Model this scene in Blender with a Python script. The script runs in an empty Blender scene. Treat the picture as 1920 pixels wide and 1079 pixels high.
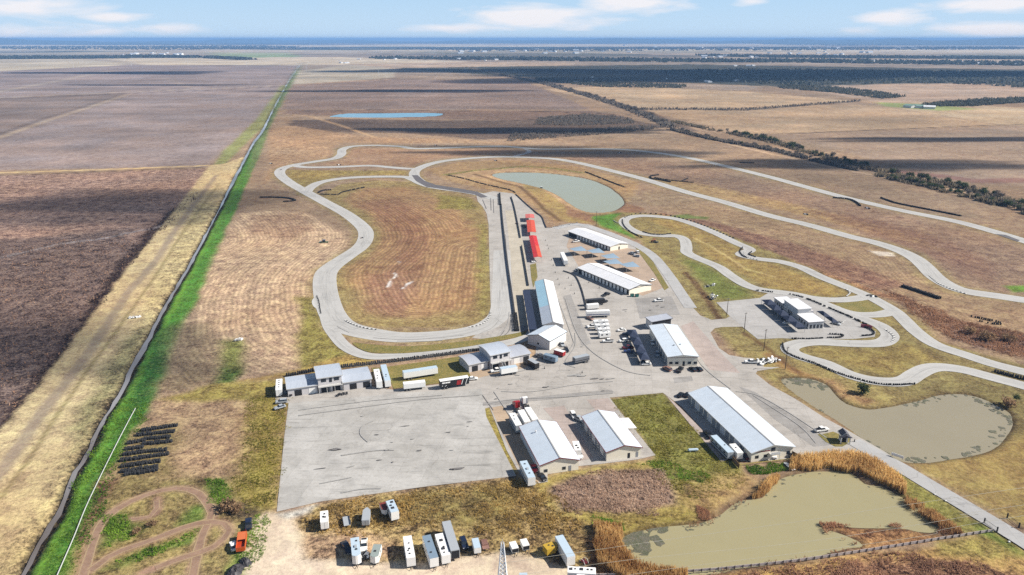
import bpy, bmesh, math, random
import numpy as np
from mathutils import Vector, Matrix
random.seed(7); rng = np.random.default_rng(11)
SC = bpy.context.scene
COL = SC.collection
PI = math.pi
# ------------------------------------------------------------------ camera model (a drone 140 m up)
CH, CF, CY = 140.0, 1370.0, 73.0
PITCH = math.atan((539.5 - CY) / CF)
CP, SP = math.cos(PITCH), math.sin(PITCH)
def g(x, y, z=0.0):
    """photo pixel -> point on the horizontal plane at height z"""
    u, v = (x - 960) / CF, (539.5 - y) / CF
    dx, dy, dz = u, CP + v * SP, -SP + v * CP
    t = (z - CH) / dz
    return Vector((dx * t, dy * t, z))
def gp(pts, z=0.0): return [g(p[0], p[1], z) for p in pts]
def spline(pts, closed=False, n=6):
    P = [Vector(p) for p in pts]; N = len(P); out = []
    for i in range(N if closed else N - 1):
        p0 = P[(i - 1) % N] if closed or i > 0 else P[0]
        p1, p2 = P[i], P[(i + 1) % N]
        p3 = P[(i + 2) % N] if closed or i + 2 < N else P[-1]
        for k in range(n):
            t = k / n
            out.append(0.5 * ((2 * p1) + (p2 - p0) * t + (2 * p0 - 5 * p1 + 4 * p2 - p3) * t * t + (3 * p1 - p0 - 3 * p2 + p3) * t ** 3))
    if not closed: out.append(P[-1])
    return out
def gs(pts, z=0.0, closed=False, n=6): return spline(gp(pts, z), closed, n)
K = 0.60
def lin(c): 
    return tuple((v / 255 / 12.92 if v / 255 <= .04045 else ((v / 255 + .055) / 1.055) ** 2.4) for v in c)
def C(r, gg, b, k=None):
    k = K if k is None else k
    return tuple(v * k for v in lin((r, gg, b)))
# ------------------------------------------------------------------ materials
def newmat(name):
    m = bpy.data.materials.new(name); m.use_nodes = True
    nt = m.node_tree; b = nt.nodes['Principled BSDF']; return m, nt, b
def N(nt, t, **kw):
    n = nt.nodes.new(t)
    for k, v in kw.items():
        if k.startswith('i_'):
            key = k[2:]; key = int(key) if key.isdigit() else key.replace('_', ' ')
            n.inputs[key].default_value = v
        else: setattr(n, k, v)
    return n
def math_(nt, op, a, b=None, clamp=False):
    n = nt.nodes.new('ShaderNodeMath'); n.operation = op; n.use_clamp = clamp
    for i, v in enumerate((a, b)):
        if v is None: continue
        if isinstance(v, (int, float)): n.inputs[i].default_value = v
        else: nt.links.new(v, n.inputs[i])
    return n.outputs[0]
def mixc(nt, fac, a, b, mode='MIX'):
    n = nt.nodes.new('ShaderNodeMix'); n.data_type = 'RGBA'; n.blend_type = mode
    for i, v in ((0, fac), (6, a), (7, b)):
        if isinstance(v, (int, float)): n.inputs[i].default_value = v
        elif isinstance(v, tuple): n.inputs[i].default_value = (*v[:3], 1)
        else: nt.links.new(v, n.inputs[i])
    return n.outputs[2]
def noise(nt, vec, scale, detail=3, rough=.55, dist=0):
    n = N(nt, 'ShaderNodeTexNoise', i_Scale=scale, i_Detail=detail, i_Roughness=rough, i_Distortion=dist)
    nt.links.new(vec, n.inputs['Vector']); return n.outputs['Fac']
def ramp(nt, fac, lo, hi, a=0.0, b=1.0):
    n = N(nt, 'ShaderNodeMapRange', i_1=lo, i_2=hi, i_3=a, i_4=b); nt.links.new(fac, n.inputs[0]); return n.outputs[0]
def pos(nt): return nt.nodes.new('ShaderNodeNewGeometry').outputs['Position']
def objco(nt): return nt.nodes.new('ShaderNodeTexCoord').outputs['Object']
def scalev(nt, v, s):
    n = N(nt, 'ShaderNodeVectorMath', operation='MULTIPLY'); n.inputs[1].default_value = s; nt.links.new(v, n.inputs[0]); return n.outputs[0]
MATS = {}
def mat(name, col, rough=.6, metal=0.0, dirt=.25, dscale=1.2, spec=.4, streak=None):
    """plain surface with procedural grime: large blotches and fine speckle"""
    if name in MATS: return MATS[name]
    m, nt, b = newmat(name)
    p = objco(nt) if streak is None else scalev(nt, objco(nt), streak)
    n1 = noise(nt, p, dscale, 4, .6); n2 = noise(nt, p, dscale * 7, 2, .6)
    f = math_(nt, 'ADD', math_(nt, 'MULTIPLY', n1, .7), math_(nt, 'MULTIPLY', n2, .3))
    f = ramp(nt, f, .35, .68, 0, dirt)
    dark = tuple(c * .45 + .01 for c in col)
    nt.links.new(mixc(nt, f, tuple(col), dark), b.inputs['Base Color'])
    b.inputs['Roughness'].default_value = rough; b.inputs['Metallic'].default_value = metal
    b.inputs['Specular IOR Level'].default_value = spec
    MATS[name] = m; return m
def roofmat(name, col, rough=.45, pitch=.6, metal=.0, dirt=.18):
    """standing seam metal sheet: seams run down the slope (object x), so they repeat along object y"""
    if name in MATS: return MATS[name]
    m, nt, b = newmat(name); o = objco(nt)
    w = N(nt, 'ShaderNodeTexWave', wave_type='BANDS', bands_direction='Y', i_Scale=1 / pitch * .314 , i_Distortion=0)
    nt.links.new(o, w.inputs['Vector'])
    seam = ramp(nt, w.outputs['Fac'], .9, 1.0)
    n1 = noise(nt, scalev(nt, o, (.12, .5, .5)), 1.0, 4, .6); n2 = noise(nt, o, .25, 3)
    sheet = N(nt, 'ShaderNodeTexBrick', offset=.5, i_Scale=1, i_Mortar_Size=.0)
    sheet.inputs['Color1'].default_value = (1, 1, 1, 1); sheet.inputs['Color2'].default_value = (.90, .91, .92, 1)
    sheet.inputs['Brick Width'].default_value = 9.0; sheet.inputs['Row Height'].default_value = 3.1
    nt.links.new(o, sheet.inputs['Vector'])
    c = mixc(nt, ramp(nt, n1, .42, .7, 0, dirt), tuple(col), tuple(v * .6 for v in col))
    c = mixc(nt, ramp(nt, n2, .5, .75, 0, dirt), c, tuple(v * .7 for v in (col[0], col[1] * .96, col[2] * .9)))
    c = mixc(nt, math_(nt, 'MULTIPLY', seam, .25), c, tuple(v * .55 for v in col))
    c = mixc(nt, .55, c, mixc(nt, 1.0, c, sheet.outputs['Color'], 'MULTIPLY'))
    nt.links.new(c, b.inputs['Base Color'])
    b.inputs['Roughness'].default_value = rough; b.inputs['Metallic'].default_value = metal
    bp = N(nt, 'ShaderNodeBump', i_Strength=.4, i_Distance=.05); nt.links.new(seam, bp.inputs['Height']); nt.links.new(bp.outputs[0], b.inputs['Normal'])
    MATS[name] = m; return m
def glass(name='window_glass', col=(.012, .016, .022)):
    if name in MATS: return MATS[name]
    m, nt, b = newmat(name); o = objco(nt)
    nt.links.new(mixc(nt, noise(nt, o, .8), col, tuple(c * 2.2 for c in col)), b.inputs['Base Color'])
    b.inputs['Roughness'].default_value = .12; MATS[name] = m; return m
# ------------------------------------------------------------------ mesh builder
class MB:
    def __init__(s): s.v = []; s.f = []
    def add(s, vs, fs):
        k = len(s.v); s.v += [tuple(v) for v in vs]; s.f += [tuple(i + k for i in f) for f in fs]; return s
    def box(s, x0, x1, y0, y1, z0, z1):
        return s.add([(x0, y0, z0), (x1, y0, z0), (x1, y1, z0), (x0, y1, z0), (x0, y0, z1), (x1, y0, z1), (x1, y1, z1), (x0, y1, z1)],
                     [(0, 3, 2, 1), (4, 5, 6, 7), (0, 1, 5, 4), (1, 2, 6, 5), (2, 3, 7, 6), (3, 0, 4, 7)])
    def cbox(s, c, sz): return s.box(c[0] - sz[0] / 2, c[0] + sz[0] / 2, c[1] - sz[1] / 2, c[1] + sz[1] / 2, c[2] - sz[2] / 2, c[2] + sz[2] / 2)
    def extr(s, poly, a, b, axis):
        """extrude a 2-D polygon (counter-clockwise) between a and b along 'x','y' or 'z'"""
        n = len(poly)
        def m(p, t):
            return {'x': (t, p[0], p[1]), 'y': (p[0], t, p[1]), 'z': (p[0], p[1], t)}[axis]
        vs = [m(p, a) for p in poly] + [m(p, b) for p in poly]
        fs = [tuple(range(n))[::-1], tuple(range(n, 2 * n))] + [(i, (i + 1) % n, n + (i + 1) % n, n + i) for i in range(n)]
        return s.add(vs, fs)
    def tube(s, a, b, r0, r1=None, n=8, caps=True):
        a, b = Vector(a), Vector(b); r1 = r0 if r1 is None else r1; d = (b - a)
        if d.length < 1e-6: return s
        q = d.to_track_quat('Z', 'Y'); vs = []
        for p, r in ((a, r0), (b, r1)):
            for i in range(n): vs.append(p + q @ Vector((r * math.cos(2 * PI * i / n), r * math.sin(2 * PI * i / n), 0)))
        fs = [(i, (i + 1) % n, n + (i + 1) % n, n + i) for i in range(n)]
        if caps: fs += [tuple(range(n))[::-1], tuple(range(n, 2 * n))]
        return s.add(vs, fs)
    def torus(s, c, R, r, axis='z', n=12, m=6):
        vs = []; fs = []
        for i in range(n):
            a = 2 * PI * i / n
            for j in range(m):
                b = 2 * PI * j / m; rr = R + r * math.cos(b); p = (rr * math.cos(a), rr * math.sin(a), r * math.sin(b))
                if axis == 'x': p = (p[2], p[0], p[1])
                if axis == 'y': p = (p[0], p[2], p[1])
                vs.append((c[0] + p[0], c[1] + p[1], c[2] + p[2]))
        for i in range(n):
            for j in range(m): fs.append((i * m + j, ((i + 1) % n) * m + j, ((i + 1) % n) * m + (j + 1) % m, i * m + (j + 1) % m))
        return s.add(vs, fs)
    def xf(s, M): s.v = [tuple(M @ Vector(v)) for v in s.v]; return s
    def merge(s, o): return s.add(o.v, o.f)
    def build(s, name, m=None, parent=None, smooth=False, bevel=0):
        me = bpy.data.meshes.new(name); me.from_pydata(s.v, [], s.f); me.update()
        bm = bmesh.new(); bm.from_mesh(me); bmesh.ops.recalc_face_normals(bm, faces=bm.faces); bm.to_mesh(me); bm.free()
        if m: me.materials.append(m)
        o = bpy.data.objects.new(name, me); COL.objects.link(o)
        if parent: o.parent = parent
        if smooth: me.polygons.foreach_set('use_smooth', [True] * len(me.polygons))
        if bevel:
            md = o.modifiers.new('bevel', 'BEVEL'); md.width = bevel; md.segments = 2; md.limit_method = 'ANGLE'
        return o
def tag(o, label=None, cat=None, group=None, kind=None):
    if label: o['label'] = label
    if cat: o['category'] = cat
    if group: o['group'] = group
    if kind: o['kind'] = kind
    return o
def thing(name, label, cat, loc=(0, 0, 0), rz=0.0, group=None):
    o = bpy.data.objects.new(name, None); COL.objects.link(o); o.empty_display_size = .5
    o.location = loc; o.rotation_euler = (0, 0, rz); return tag(o, label, cat, group)
CHILD = {}
def kids(o): return [c for c in COL.objects if c.parent == o]
def copy_tree(src, loc=None, rz=None, label=None, group=None, scale=None):
    tree = CHILD.get(src.name)
    if tree is None:
        allc = {}
        for c in COL.objects:
            if c.parent: allc.setdefault(c.parent.name, []).append(c)
        def rec(o): return [(c, rec(c)) for c in allc.get(o.name, [])]
        tree = rec(src); CHILD[src.name] = tree
    def cp(o, sub, par):
        c = o.copy(); COL.objects.link(c)
        if par: c.parent = par
        for a, b in sub: cp(a, b, c)
        return c
    r = cp(src, tree, None)
    if loc is not None: r.location = loc
    if rz is not None: r.rotation_euler = (0, 0, rz)
    if scale is not None: r.scale = scale if not isinstance(scale, (int, float)) else (scale,) * 3
    if label: r['label'] = label
    if group: r['group'] = group
    return r
def flat(name, pts, z, m, kind='structure', uvlen=False):
    """a flat sheet from a polygon of world points"""
    bm = bmesh.new()
    vs = [bm.verts.new((p[0], p[1], z)) for p in pts]
    f = bm.faces.new(vs); bmesh.ops.triangulate(bm, faces=[f], ngon_method='EAR_CLIP')
    bmesh.ops.recalc_face_normals(bm, faces=bm.faces)
    me = bpy.data.meshes.new(name); 
    bm.to_mesh(me); bm.free()
    if len(me.polygons) and me.polygons[0].normal.z < 0: me.flip_normals()
    me.materials.append(m); o = bpy.data.objects.new(name, me); COL.objects.link(o)
    if kind: o['kind'] = kind
    return o
def ribbon(name, pts, width, z, m, kind='structure', thick=0.0):
    """a road along a line of world points; u runs across, v along in metres"""
    n = len(pts); W = width if isinstance(width, (list, tuple)) else [width] * n
    L, R, s = [], [], [0.0]
    for i in range(n):
        a, b = pts[max(i - 1, 0)], pts[min(i + 1, n - 1)]
        d = Vector((b[0] - a[0], b[1] - a[1])); d = d.normalized() if d.length > 0 else Vector((1, 0))
        nn = Vector((-d.y, d.x)) * W[i] / 2
        L.append((pts[i][0] + nn.x, pts[i][1] + nn.y, z)); R.append((pts[i][0] - nn.x, pts[i][1] - nn.y, z))
        if i: s.append(s[-1] + (Vector(pts[i][:2]) - Vector(pts[i - 1][:2])).length)
    me = bpy.data.meshes.new(name)
    me.from_pydata(L + R, [], [(n + i, n + i + 1, i + 1, i) for i in range(n - 1)])
    uv = me.uv_layers.new(name='UVMap')
    for poly in me.polygons:
        for li in poly.loop_indices:
            vi = me.loops[li].vertex_index
            uv.data[li].uv = (0.0 if vi < n else 1.0, s[vi % n])
    me.materials.append(m); o = bpy.data.objects.new(name, me); COL.objects.link(o)
    if kind: o['kind'] = kind
    return o
# ------------------------------------------------------------------ numpy helpers for the ground
def vnoise(x, y, seed=0):
    xi, yi = np.floor(x).astype(np.int64), np.floor(y).astype(np.int64); fx, fy = x - xi, y - yi
    fx, fy = fx * fx * (3 - 2 * fx), fy * fy * (3 - 2 * fy)
    def h(a, b):
        n = (a * 374761393 + b * 668265263 + seed * 974711) & 0x7fffffff
        n = ((n ^ (n >> 13)) * 1274126177) & 0x7fffffff
        return ((n ^ (n >> 16)) & 0xffff) / 65535.0
    return (h(xi, yi) * (1 - fx) + h(xi + 1, yi) * fx) * (1 - fy) + (h(xi, yi + 1) * (1 - fx) + h(xi + 1, yi + 1) * fx) * fy
def fbm(x, y, sc, seed=0, oct=3):
    r = 0; a = .5; s = 1 / sc
    for i in range(oct): r = r + a * (vnoise(x * s, y * s, seed + i) - .5) * 2; a *= .5; s *= 2
    return r
def sd_seg(X, Y, pts, closed):
    n = len(pts); d = np.full(X.shape, 1e18); ins = np.zeros(X.shape, bool)
    for i in range(n if closed else n - 1):
        ax, ay = pts[i][0], pts[i][1]; bx, by = pts[(i + 1) % n][0], pts[(i + 1) % n][1]
        ex, ey = bx - ax, by - ay; l2 = ex * ex + ey * ey
        if l2 < 1e-9: continue
        t = np.clip(((X - ax) * ex + (Y - ay) * ey) / l2, 0, 1)
        d = np.minimum(d, (X - ax - t * ex) ** 2 + (Y - ay - t * ey) ** 2)
        if closed:
            c = ((ay > Y) != (by > Y)) & (X < (bx - ax) * (Y - ay) / (by - ay + 1e-30) + ax); ins ^= c
    d = np.sqrt(d)
    return np.where(ins, -d, d) if closed else d
# ================================================================== CENTRE LINES (photo pixels)
MAIN = [(941, 470), (941, 540), (938, 585), (920, 606), (890, 619), (840, 628), (759, 633), (700, 627), (649, 614), (626, 594), (614, 565), (609, 535), (611, 514), (623, 500),
        (649, 482), (676, 463), (686, 445), (681, 427), (650, 402), (610, 380), (575, 361), (542, 342), (525, 327), (529, 317), (551, 310),
        (590, 303.5), (627, 297.5), (640, 290), (642, 281), (660, 275), (700, 273), (750, 275), (777, 279), (830, 278), (935, 274.5), (1012, 280), (1085, 279.5),
        (1172, 281), (1260, 291), (1335, 306), (1440, 331.5), (1515, 352), (1590, 372), (1690, 395), (1790, 415), (1865, 435), (1920, 452), (2010, 482)]
INNER = [(552, 311), (575, 314), (630, 313.5), (692, 311), (730, 314), (762, 316.5), (785, 317)]
LEG = [(790, 342), (778, 332), (778, 322), (790, 314), (812, 306.5), (842, 301), (905, 295.5), (960, 294.5), (1035, 298), (1085, 306), (1140, 319), (1210, 337), (1285, 360), (1360, 380), (1440, 404),
       (1515, 422), (1590, 443), (1640, 455), (1686, 470), (1716, 485), (1735, 501), (1754, 520), (1780, 536), (1813, 547), (1871, 555.6), (1920, 563), (2010, 575)]
LINK = [(573, 362), (582, 352), (602, 342), (642, 335), (692, 332), (755, 332), (775, 337), (792, 345), (817, 352), (867, 359), (905, 366), (930, 374)]
SPURT = [(960, 294.5), (980, 289.5), (990, 286.5), (992, 283), (984, 280)]
SPURB = [(610, 590), (617, 612), (629, 630), (645, 648), (667, 661), (695, 668.5), (737, 668), (824, 660), (899, 651.5), (957, 642), (987, 633), (1003, 622)]
KART = [(1306, 484), (1288, 474), (1287, 463), (1283, 450), (1268, 443), (1241, 442.5), (1207, 439), (1184, 431), (1170, 419), (1175, 410), (1197, 405.5), (1228, 406), (1267, 411), (1306, 423),
        (1345, 439), (1379, 455.5), (1403, 466), (1404, 471), (1392, 475), (1393, 480), (1423, 486), (1462, 491), (1502, 502), (1541, 520.5), (1593, 541), (1632, 558),
        (1660, 573), (1680, 586), (1697, 602), (1719.5, 623.7), (1754.5, 647), (1813, 667), (1862, 683), (1920, 698), (2010, 722)]
KARTW = [(1306, 484), (1345, 500), (1371, 518), (1397, 534), (1423, 543), (1449, 547), (1488, 552), (1527, 560), (1567, 563), (1600, 561), (1625, 557)]
KARTM = [(1488, 552), (1520, 561), (1550, 572), (1581, 584), (1613, 590.5), (1650, 590), (1676, 584)]
KARTE = [(1560, 576), (1592, 591), (1625, 601), (1652, 612), (1668, 627), (1664, 638), (1644, 644.5), (1592, 644.5), (1535, 641.5), (1502, 644), (1482, 651), (1485, 661), (1508, 671),
         (1549, 683), (1590, 702), (1630, 713), (1671, 717), (1698, 714), (1717, 702.5), (1739, 692), (1765, 689), (1806, 694), (1860, 708), (1920, 724), (2010, 750)]
LANE = [(1040, 429), (1077, 421), (1110, 428), (1150, 441.5), (1200, 464), (1228, 484), (1255, 518), (1275, 548), (1295, 578)]
CANAL = [(566, 118), (549, 140), (520, 190), (495, 240), (475, 268), (457, 302), (438, 338), (411, 391), (383, 444), (364, 480), (345, 515), (322, 552), (302, 587), (275, 640), (250, 685), (225, 735),
         (214, 752), (179, 812), (163, 847), (135, 894), (110, 957), (82, 1001), (41, 1076), (15, 1120)]
POND_OVAL = [(923, 328), (940, 324), (977, 323), (1027, 325), (1068, 330), (1102, 336), (1135, 348), (1157, 363), (1169.5, 378), (1165, 387), (1150, 395), (1127, 398), (1098, 396), (1073, 384), (1048, 367), (1023, 355), (977, 343), (943, 336)]
POND_SIDE = [(1466, 712), (1481, 709), (1516, 710), (1549, 721), (1565, 740), (1584, 756), (1617, 766), (1644, 767), (1698, 757), (1752, 743), (1793, 738), (1833, 744), (1866, 759), (1893, 775), (1898, 794), (1885, 816), (1860, 840), (1806, 855), (1738, 866), (1698, 865), (1671, 853), (1590, 800), (1522, 757), (1487, 732)]
POND_FRONT = [(1168, 1012), (1185, 999), (1211, 993), (1255, 986), (1299, 983), (1322, 977), (1355, 964), (1388, 940), (1432, 933), (1454, 907), (1477, 893), (1520, 885), (1550, 884), (1593, 885), (1622, 907), (1655, 913), (1699, 938), (1744, 964), (1760, 979), (1752, 994), (1721, 993), (1688, 987), (1611, 986), (1536, 982), (1544, 991), (1584, 1004), (1614, 1020), (1588, 1026), (1500, 1047), (1388, 1062), (1344, 1072), (1277, 1076), (1200, 1061), (1173, 1040)]
POND_FAR = [(620, 217.5), (650, 213), (720, 212.3), (822, 212.3), (823, 217), (765, 219.6), (690, 220), (626, 219.5)]
wMAIN = gs(MAIN, n=5); wLEG = gs(LEG, n=5); wLINK = gs(LINK, n=4); wKART = gs(KART, n=5); wKARTE = gs(KARTE, n=5); wKARTW = gs(KARTW, n=5)
wCANAL = gs(CANAL, n=4)
# ================================================================== GROUND SHEET
def axis_y():
    o = [70.0]
    while o[-1] < 62000: o.append(o[-1] + (1.25 if o[-1] < 380 else 1.25 * (o[-1] / 380) ** 1.75))
    return np.array(o)
def axis_x():
    o = [0.0]
    while o[-1] < 62000: o.append(o[-1] + (1.35 if o[-1] < 230 else 1.35 * (o[-1] / 230) ** 1.45))
    o = np.array(o); return np.concatenate([-o[:0:-1], o])
gx, gy = axis_x(), axis_y()
X, Y = np.meshgrid(gx, gy); NX, NY = len(gx), len(gy)
X = X.ravel(); Y = Y.ravel(); NV = len(X)
print('ground verts', NV)
wxn = fbm(X, Y, 14, 3, 4); wyn = fbm(X, Y, 14, 50, 4); wbig = fbm(X, Y, 90, 80, 3); wb2 = fbm(X, Y, 90, 130, 3)
colr = np.zeros((NV, 3)); tex = np.zeros((NV, 4)); Z = np.zeros(NV)
def setbase(c): colr[:] = c
def lay(d, m, c, feather, op, furrow, rough):
    w = np.clip(.5 - d / feather, 0, 1); w = w * w * (3 - 2 * w) * op
    colr[m] = colr[m] * (1 - w[:, None]) + np.array(c) * w[:, None]
    if furrow is not None: tex[m, 0] = tex[m, 0] * (1 - w) + furrow * w
    if rough is not None: tex[m, 1] = tex[m, 1] * (1 - w) + rough * w
def region(px, c, feather=4, warp=2.5, op=1.0, furrow=0.0, rough=None, closed=True, half=0, world=None, big=0, smooth=False):
    P = world if world is not None else (gs(px, closed=closed, n=5) if smooth else gp(px))
    xs = [p[0] for p in P]; ys = [p[1] for p in P]; pad = feather + warp * 1.2 + half + big * 1.2 + 2
    m = np.where((X > min(xs) - pad) & (X < max(xs) + pad) & (Y > min(ys) - pad) & (Y < max(ys) + pad))[0]
    if len(m) == 0: return
    xx = X[m] + wxn[m] * warp + wbig[m] * big; yy = Y[m] + wyn[m] * warp + wb2[m] * big
    d = sd_seg(xx, yy, P, closed) - half
    lay(d, m, c, feather, op, furrow, rough)
def blot(c, scale, lo, hi, op, seed, within=None, furrow=None):
    """large natural patches of another ground colour"""
    n = fbm(X, Y, scale, seed, 4)
    w = np.clip((n - lo) / (hi - lo), 0, 1) * op
    if within is not None: w = w * within
    colr[:] = colr * (1 - w[:, None]) + np.array(c) * w[:, None]
BROWN = C(164, 136, 108); OLIVE = C(150, 134, 84); GREEN = C(84, 136, 40); TAN = C(212, 186, 138)
setbase(BROWN); tex[:, 0] = .15; tex[:, 1] = .6
dist = np.hypot(X, Y)
# --- far plain: broad farm fields, each its own tone but the cloud-darkened wood
far = np.clip((dist - 2600) / 900, 0, 1)
colr[:] = colr * (1 - far[:, None]) + np.array(C(158, 140, 122)) * far[:, None]
def fields(px, c, **k): region(px, c, **{**dict(feather=12, warp=6, rough=.5), **k})
PURP = C(158, 140, 134)
fields([(-700, 330), (385, 313), (470, 240), (548, 160), (562, 124), (300, 121), (-700, 128)], PURP, feather=20)
fields([(-300, 262), (-300, 200), (0, 183), (240, 174), (236, 182), (0, 262)], C(140, 122, 112), feather=30, op=.7)
fields([(-700, 112), (60, 111), (152, 111), (232, 118), (228, 123), (0, 134), (-700, 150)], C(205, 188, 160), feather=60, warp=20)
fields([(165, 108.5), (640, 107.5), (900, 116), (640, 122), (270, 122.5), (235, 116)], C(214, 194, 164), feather=60, warp=20)
fields([(392, 98.5), (540, 99), (566, 107), (405, 109.5)], C(152, 168, 112), feather=80)
fields([(548, 159), (556, 134), (650, 122), (742, 126), (738, 146)], C(186, 172, 150), feather=20)
fields([(650, 121), (880, 116), (1090, 118), (1060, 124), (880, 127), (745, 130)], C(190, 164, 138), feather=60)
fields([(530, 205), (545, 161), (740, 149), (985, 153), (1110, 206)], C(148, 124, 110), feather=14, rough=.8)
fields([(530, 214), (540, 206), (1110, 208), (1190, 222), (1000, 226), (820, 224)], C(140, 112, 94), feather=12, rough=.9)
fields([(535, 246), (548, 226), (640, 223), (830, 226), (1180, 224), (1250, 238), (1040, 258), (900, 262), (760, 250)], C(112, 92, 78), feather=14, warp=8, rough=1.0)
fields([(1020, 167), (1110, 163), (1230, 164), (1400, 172), (1605, 190), (1400, 206), (1215, 206), (1130, 192)], C(196, 166, 130), feather=10)
fields([(1150, 158), (1260, 156), (1430, 163), (1400, 171), (1220, 163)], C(170, 148, 128), feather=10, rough=1)
fields([(1215, 209), (1500, 197), (1640, 198), (1880, 236), (1470, 250), (1400, 252)], C(184, 154, 120), feather=10)
fields([(1450, 253), (1920, 236), (2300, 250), (2300, 380), (1830, 346), (1640, 300)], C(168, 142, 118), feather=12, big=10)
fields([(1480, 164), (1690, 155), (2300, 168), (2300, 196), (1920, 187), (1650, 192)], C(184, 156, 132), feather=14)
fields([(1640, 197), (1730, 192), (1900, 202), (2200, 214), (2200, 236), (1880, 235)], C(188, 162, 128), feather=12)
fields([(1640, 192), (1740, 196), (1840, 205), (1760, 208), (1660, 200)], C(150, 158, 92), feather=18)
fields([(735, 128), (1290, 121), (1920, 131), (2600, 140), (2600, 170), (1755, 156), (1480, 163), (1000, 147)], C(72, 74, 64), feather=60, warp=40, big=60, rough=1.1)  # dark wood belt; cloud shade is put into its tone too
fields([(1300, 100), (1500, 99), (1700, 104), (1920, 106), (2500, 112), (2500, 126), (1900, 122), (1600, 112), (1300, 108)], C(190, 166, 140), feather=90, warp=60)
fields([(840, 95), (1400, 96), (1460, 102), (1100, 103.5), (860, 101)], C(182, 158, 136), feather=120, warp=60)
fields([(-900, 95), (60, 95), (230, 93), (240, 99), (30, 108), (-900, 112)], C(160, 150, 134), feather=150, warp=60)
# dark distant woodland masses (real ground cover) with fields between them
wood = np.clip((dist - 5200) / 2500, 0, 1)
wn = fbm(X * .38, Y, 900, 300, 4) + .25 * fbm(X, Y, 210, 340, 3)
ww = np.clip((wn - .02) / .12, 0, 1) * wood
colr[:] = colr * (1 - ww[:, None]) + np.array(C(70, 78, 58)) * ww[:, None]
wf = fbm(X * .3, Y * .62, 2600, 900, 4); wq = np.clip((dist - 7000) / 4000, 0, 1)
for lo, hi, cc in ((.10, .22, C(60, 70, 58)), (-.02, -.16, C(226, 204, 168))):
    wz = np.clip((wf - lo) / (hi - lo), 0, 1) * wq; colr[:] = colr * (1 - wz[:, None]) + np.array(cc) * wz[:, None]
w2 = 0 * np.clip((dist - 12000) / 5000, 0, 1) * np.clip((wn + .42) / .1, 0, 1)
colr[:] = colr * (1 - w2[:, None]) + np.array(C(62, 74, 60)) * w2[:, None]
# field roads and ditches far away
def road(px, c, half, **k): region(px, c, **{**dict(closed=False, half=half, feather=3, warp=1.0, rough=.3), **k})
road([(-300, 190), (0, 183.5), (180, 175.5), (360, 168), (545, 160)], C(200, 180, 155), 5, feather=6)
road([(-300, 196), (0, 186.5), (180, 178.5), (360, 171), (545, 162.5)], C(88, 74, 68), 4, feather=6)
road([(-200, 330), (0, 258), (90, 226), (160, 204), (240, 177)], C(188, 165, 138), 4, feather=5)
road([(-200, 322), (0, 251), (90, 220), (160, 199), (238, 174)], C(96, 82, 74), 2.5, feather=4)
road([(-200, 205), (0, 172), (110, 152), (200, 134)], C(190, 172, 152), 9, feather=10)
road([(305, 145), (330, 155), (362, 167)], C(182, 160, 140), 5, feather=8)
road([(545, 159), (700, 151), (760, 148), (985, 146)], C(186, 150, 120), 6, feather=8)
road([(555, 133), (735, 125)], C(200, 184, 160), 8, feather=10)
road([(880, 127), (930, 138), (990, 151), (1090, 172), (1210, 210), (1300, 246)], C(120, 100, 84), 9, feather=10)
road([(1180, 204), (1400, 207), (1610, 190)], C(104, 92, 80), 6, feather=8)
road([(1480, 251), (1640, 244), (1790, 238), (1920, 233)], C(96, 80, 66), 3, feather=5)
road([(540, 232), (640, 231), (900, 229), (1010, 224), (1160, 215)], C(82, 66, 56), 2.5, feather=4)
road([(560, 209), (700, 206), (900, 209), (1040, 210), (1180, 216)], C(84, 68, 58), 2.0, feather=4)
road([(540, 215), (580, 218), (640, 236), (700, 257), (735, 268)], C(198, 160, 116), 3.5, feather=4)
road([(1290, 246), (1330, 262), (1450, 290), (1600, 322), (1740, 346), (1920, 384), (2100, 420)], C(200, 168, 134), 3.2, feather=4)
road([(1640, 318), (1760, 330), (1830, 340), (1920, 338)], C(150, 110, 96), 12, feather=14)
# --- left of the canal
fields([(-500, 336), (0, 330), (385, 316), (366, 366), (262, 468), (135, 634), (56, 740), (0, 803), (-300, 1150), (-900, 1150)], C(160, 128, 112), feather=4, warp=2, rough=1.5)
region([(-300, 470), (120, 440), (250, 430), (262, 466), (140, 625), (60, 735), (0, 800), (-250, 1100)], C(98, 82, 80), feather=14, warp=6, big=5, op=.75, rough=1.9)
region([(366, 362), (376, 362), (275, 462), (140, 632), (60, 740), (0, 806), (-20, 800), (50, 725), (128, 622), (240, 470), (300, 410)], C(58, 42, 42), feather=6, warp=5, rough=1.8)
road([(-400, 340), (0, 329.5), (200, 322), (385, 314)], C(84, 64, 52), 1.2, feather=3)
road([(-400, 333), (0, 324.5), (200, 318), (405, 310)], C(226, 194, 138), 3.2, feather=2)
road([(-300, 520), (0, 482), (110, 458), (200, 445), (290, 427), (330, 412)], C(150, 138, 136), 1.8, feather=5, warp=3, rough=1.4)
region([(400, 309), (420, 309), (500, 232), (545, 160), (528, 160), (480, 225), (420, 283)], C(150, 150, 90), feather=6)
region([(392, 312), (425, 306), (462, 292), (411, 391), (383, 444), (364, 480), (345, 515), (302, 587), (275, 640), (225, 735), (163, 847), (110, 957), (41, 1076), (0, 1140), (-200, 1140), (0, 806), (58, 741), (138, 636), (266, 470), (350, 366)], C(214, 188, 138), feather=3, warp=1.2, rough=.7)
region([(372, 380), (410, 380), (364, 478), (322, 550), (275, 636), (225, 733), (163, 845), (110, 950), (41, 1070), (-60, 1120), (60, 960), (160, 780), (240, 640), (300, 510)], C(202, 180, 126), feather=8, warp=4, op=.8, rough=1.3)
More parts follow.
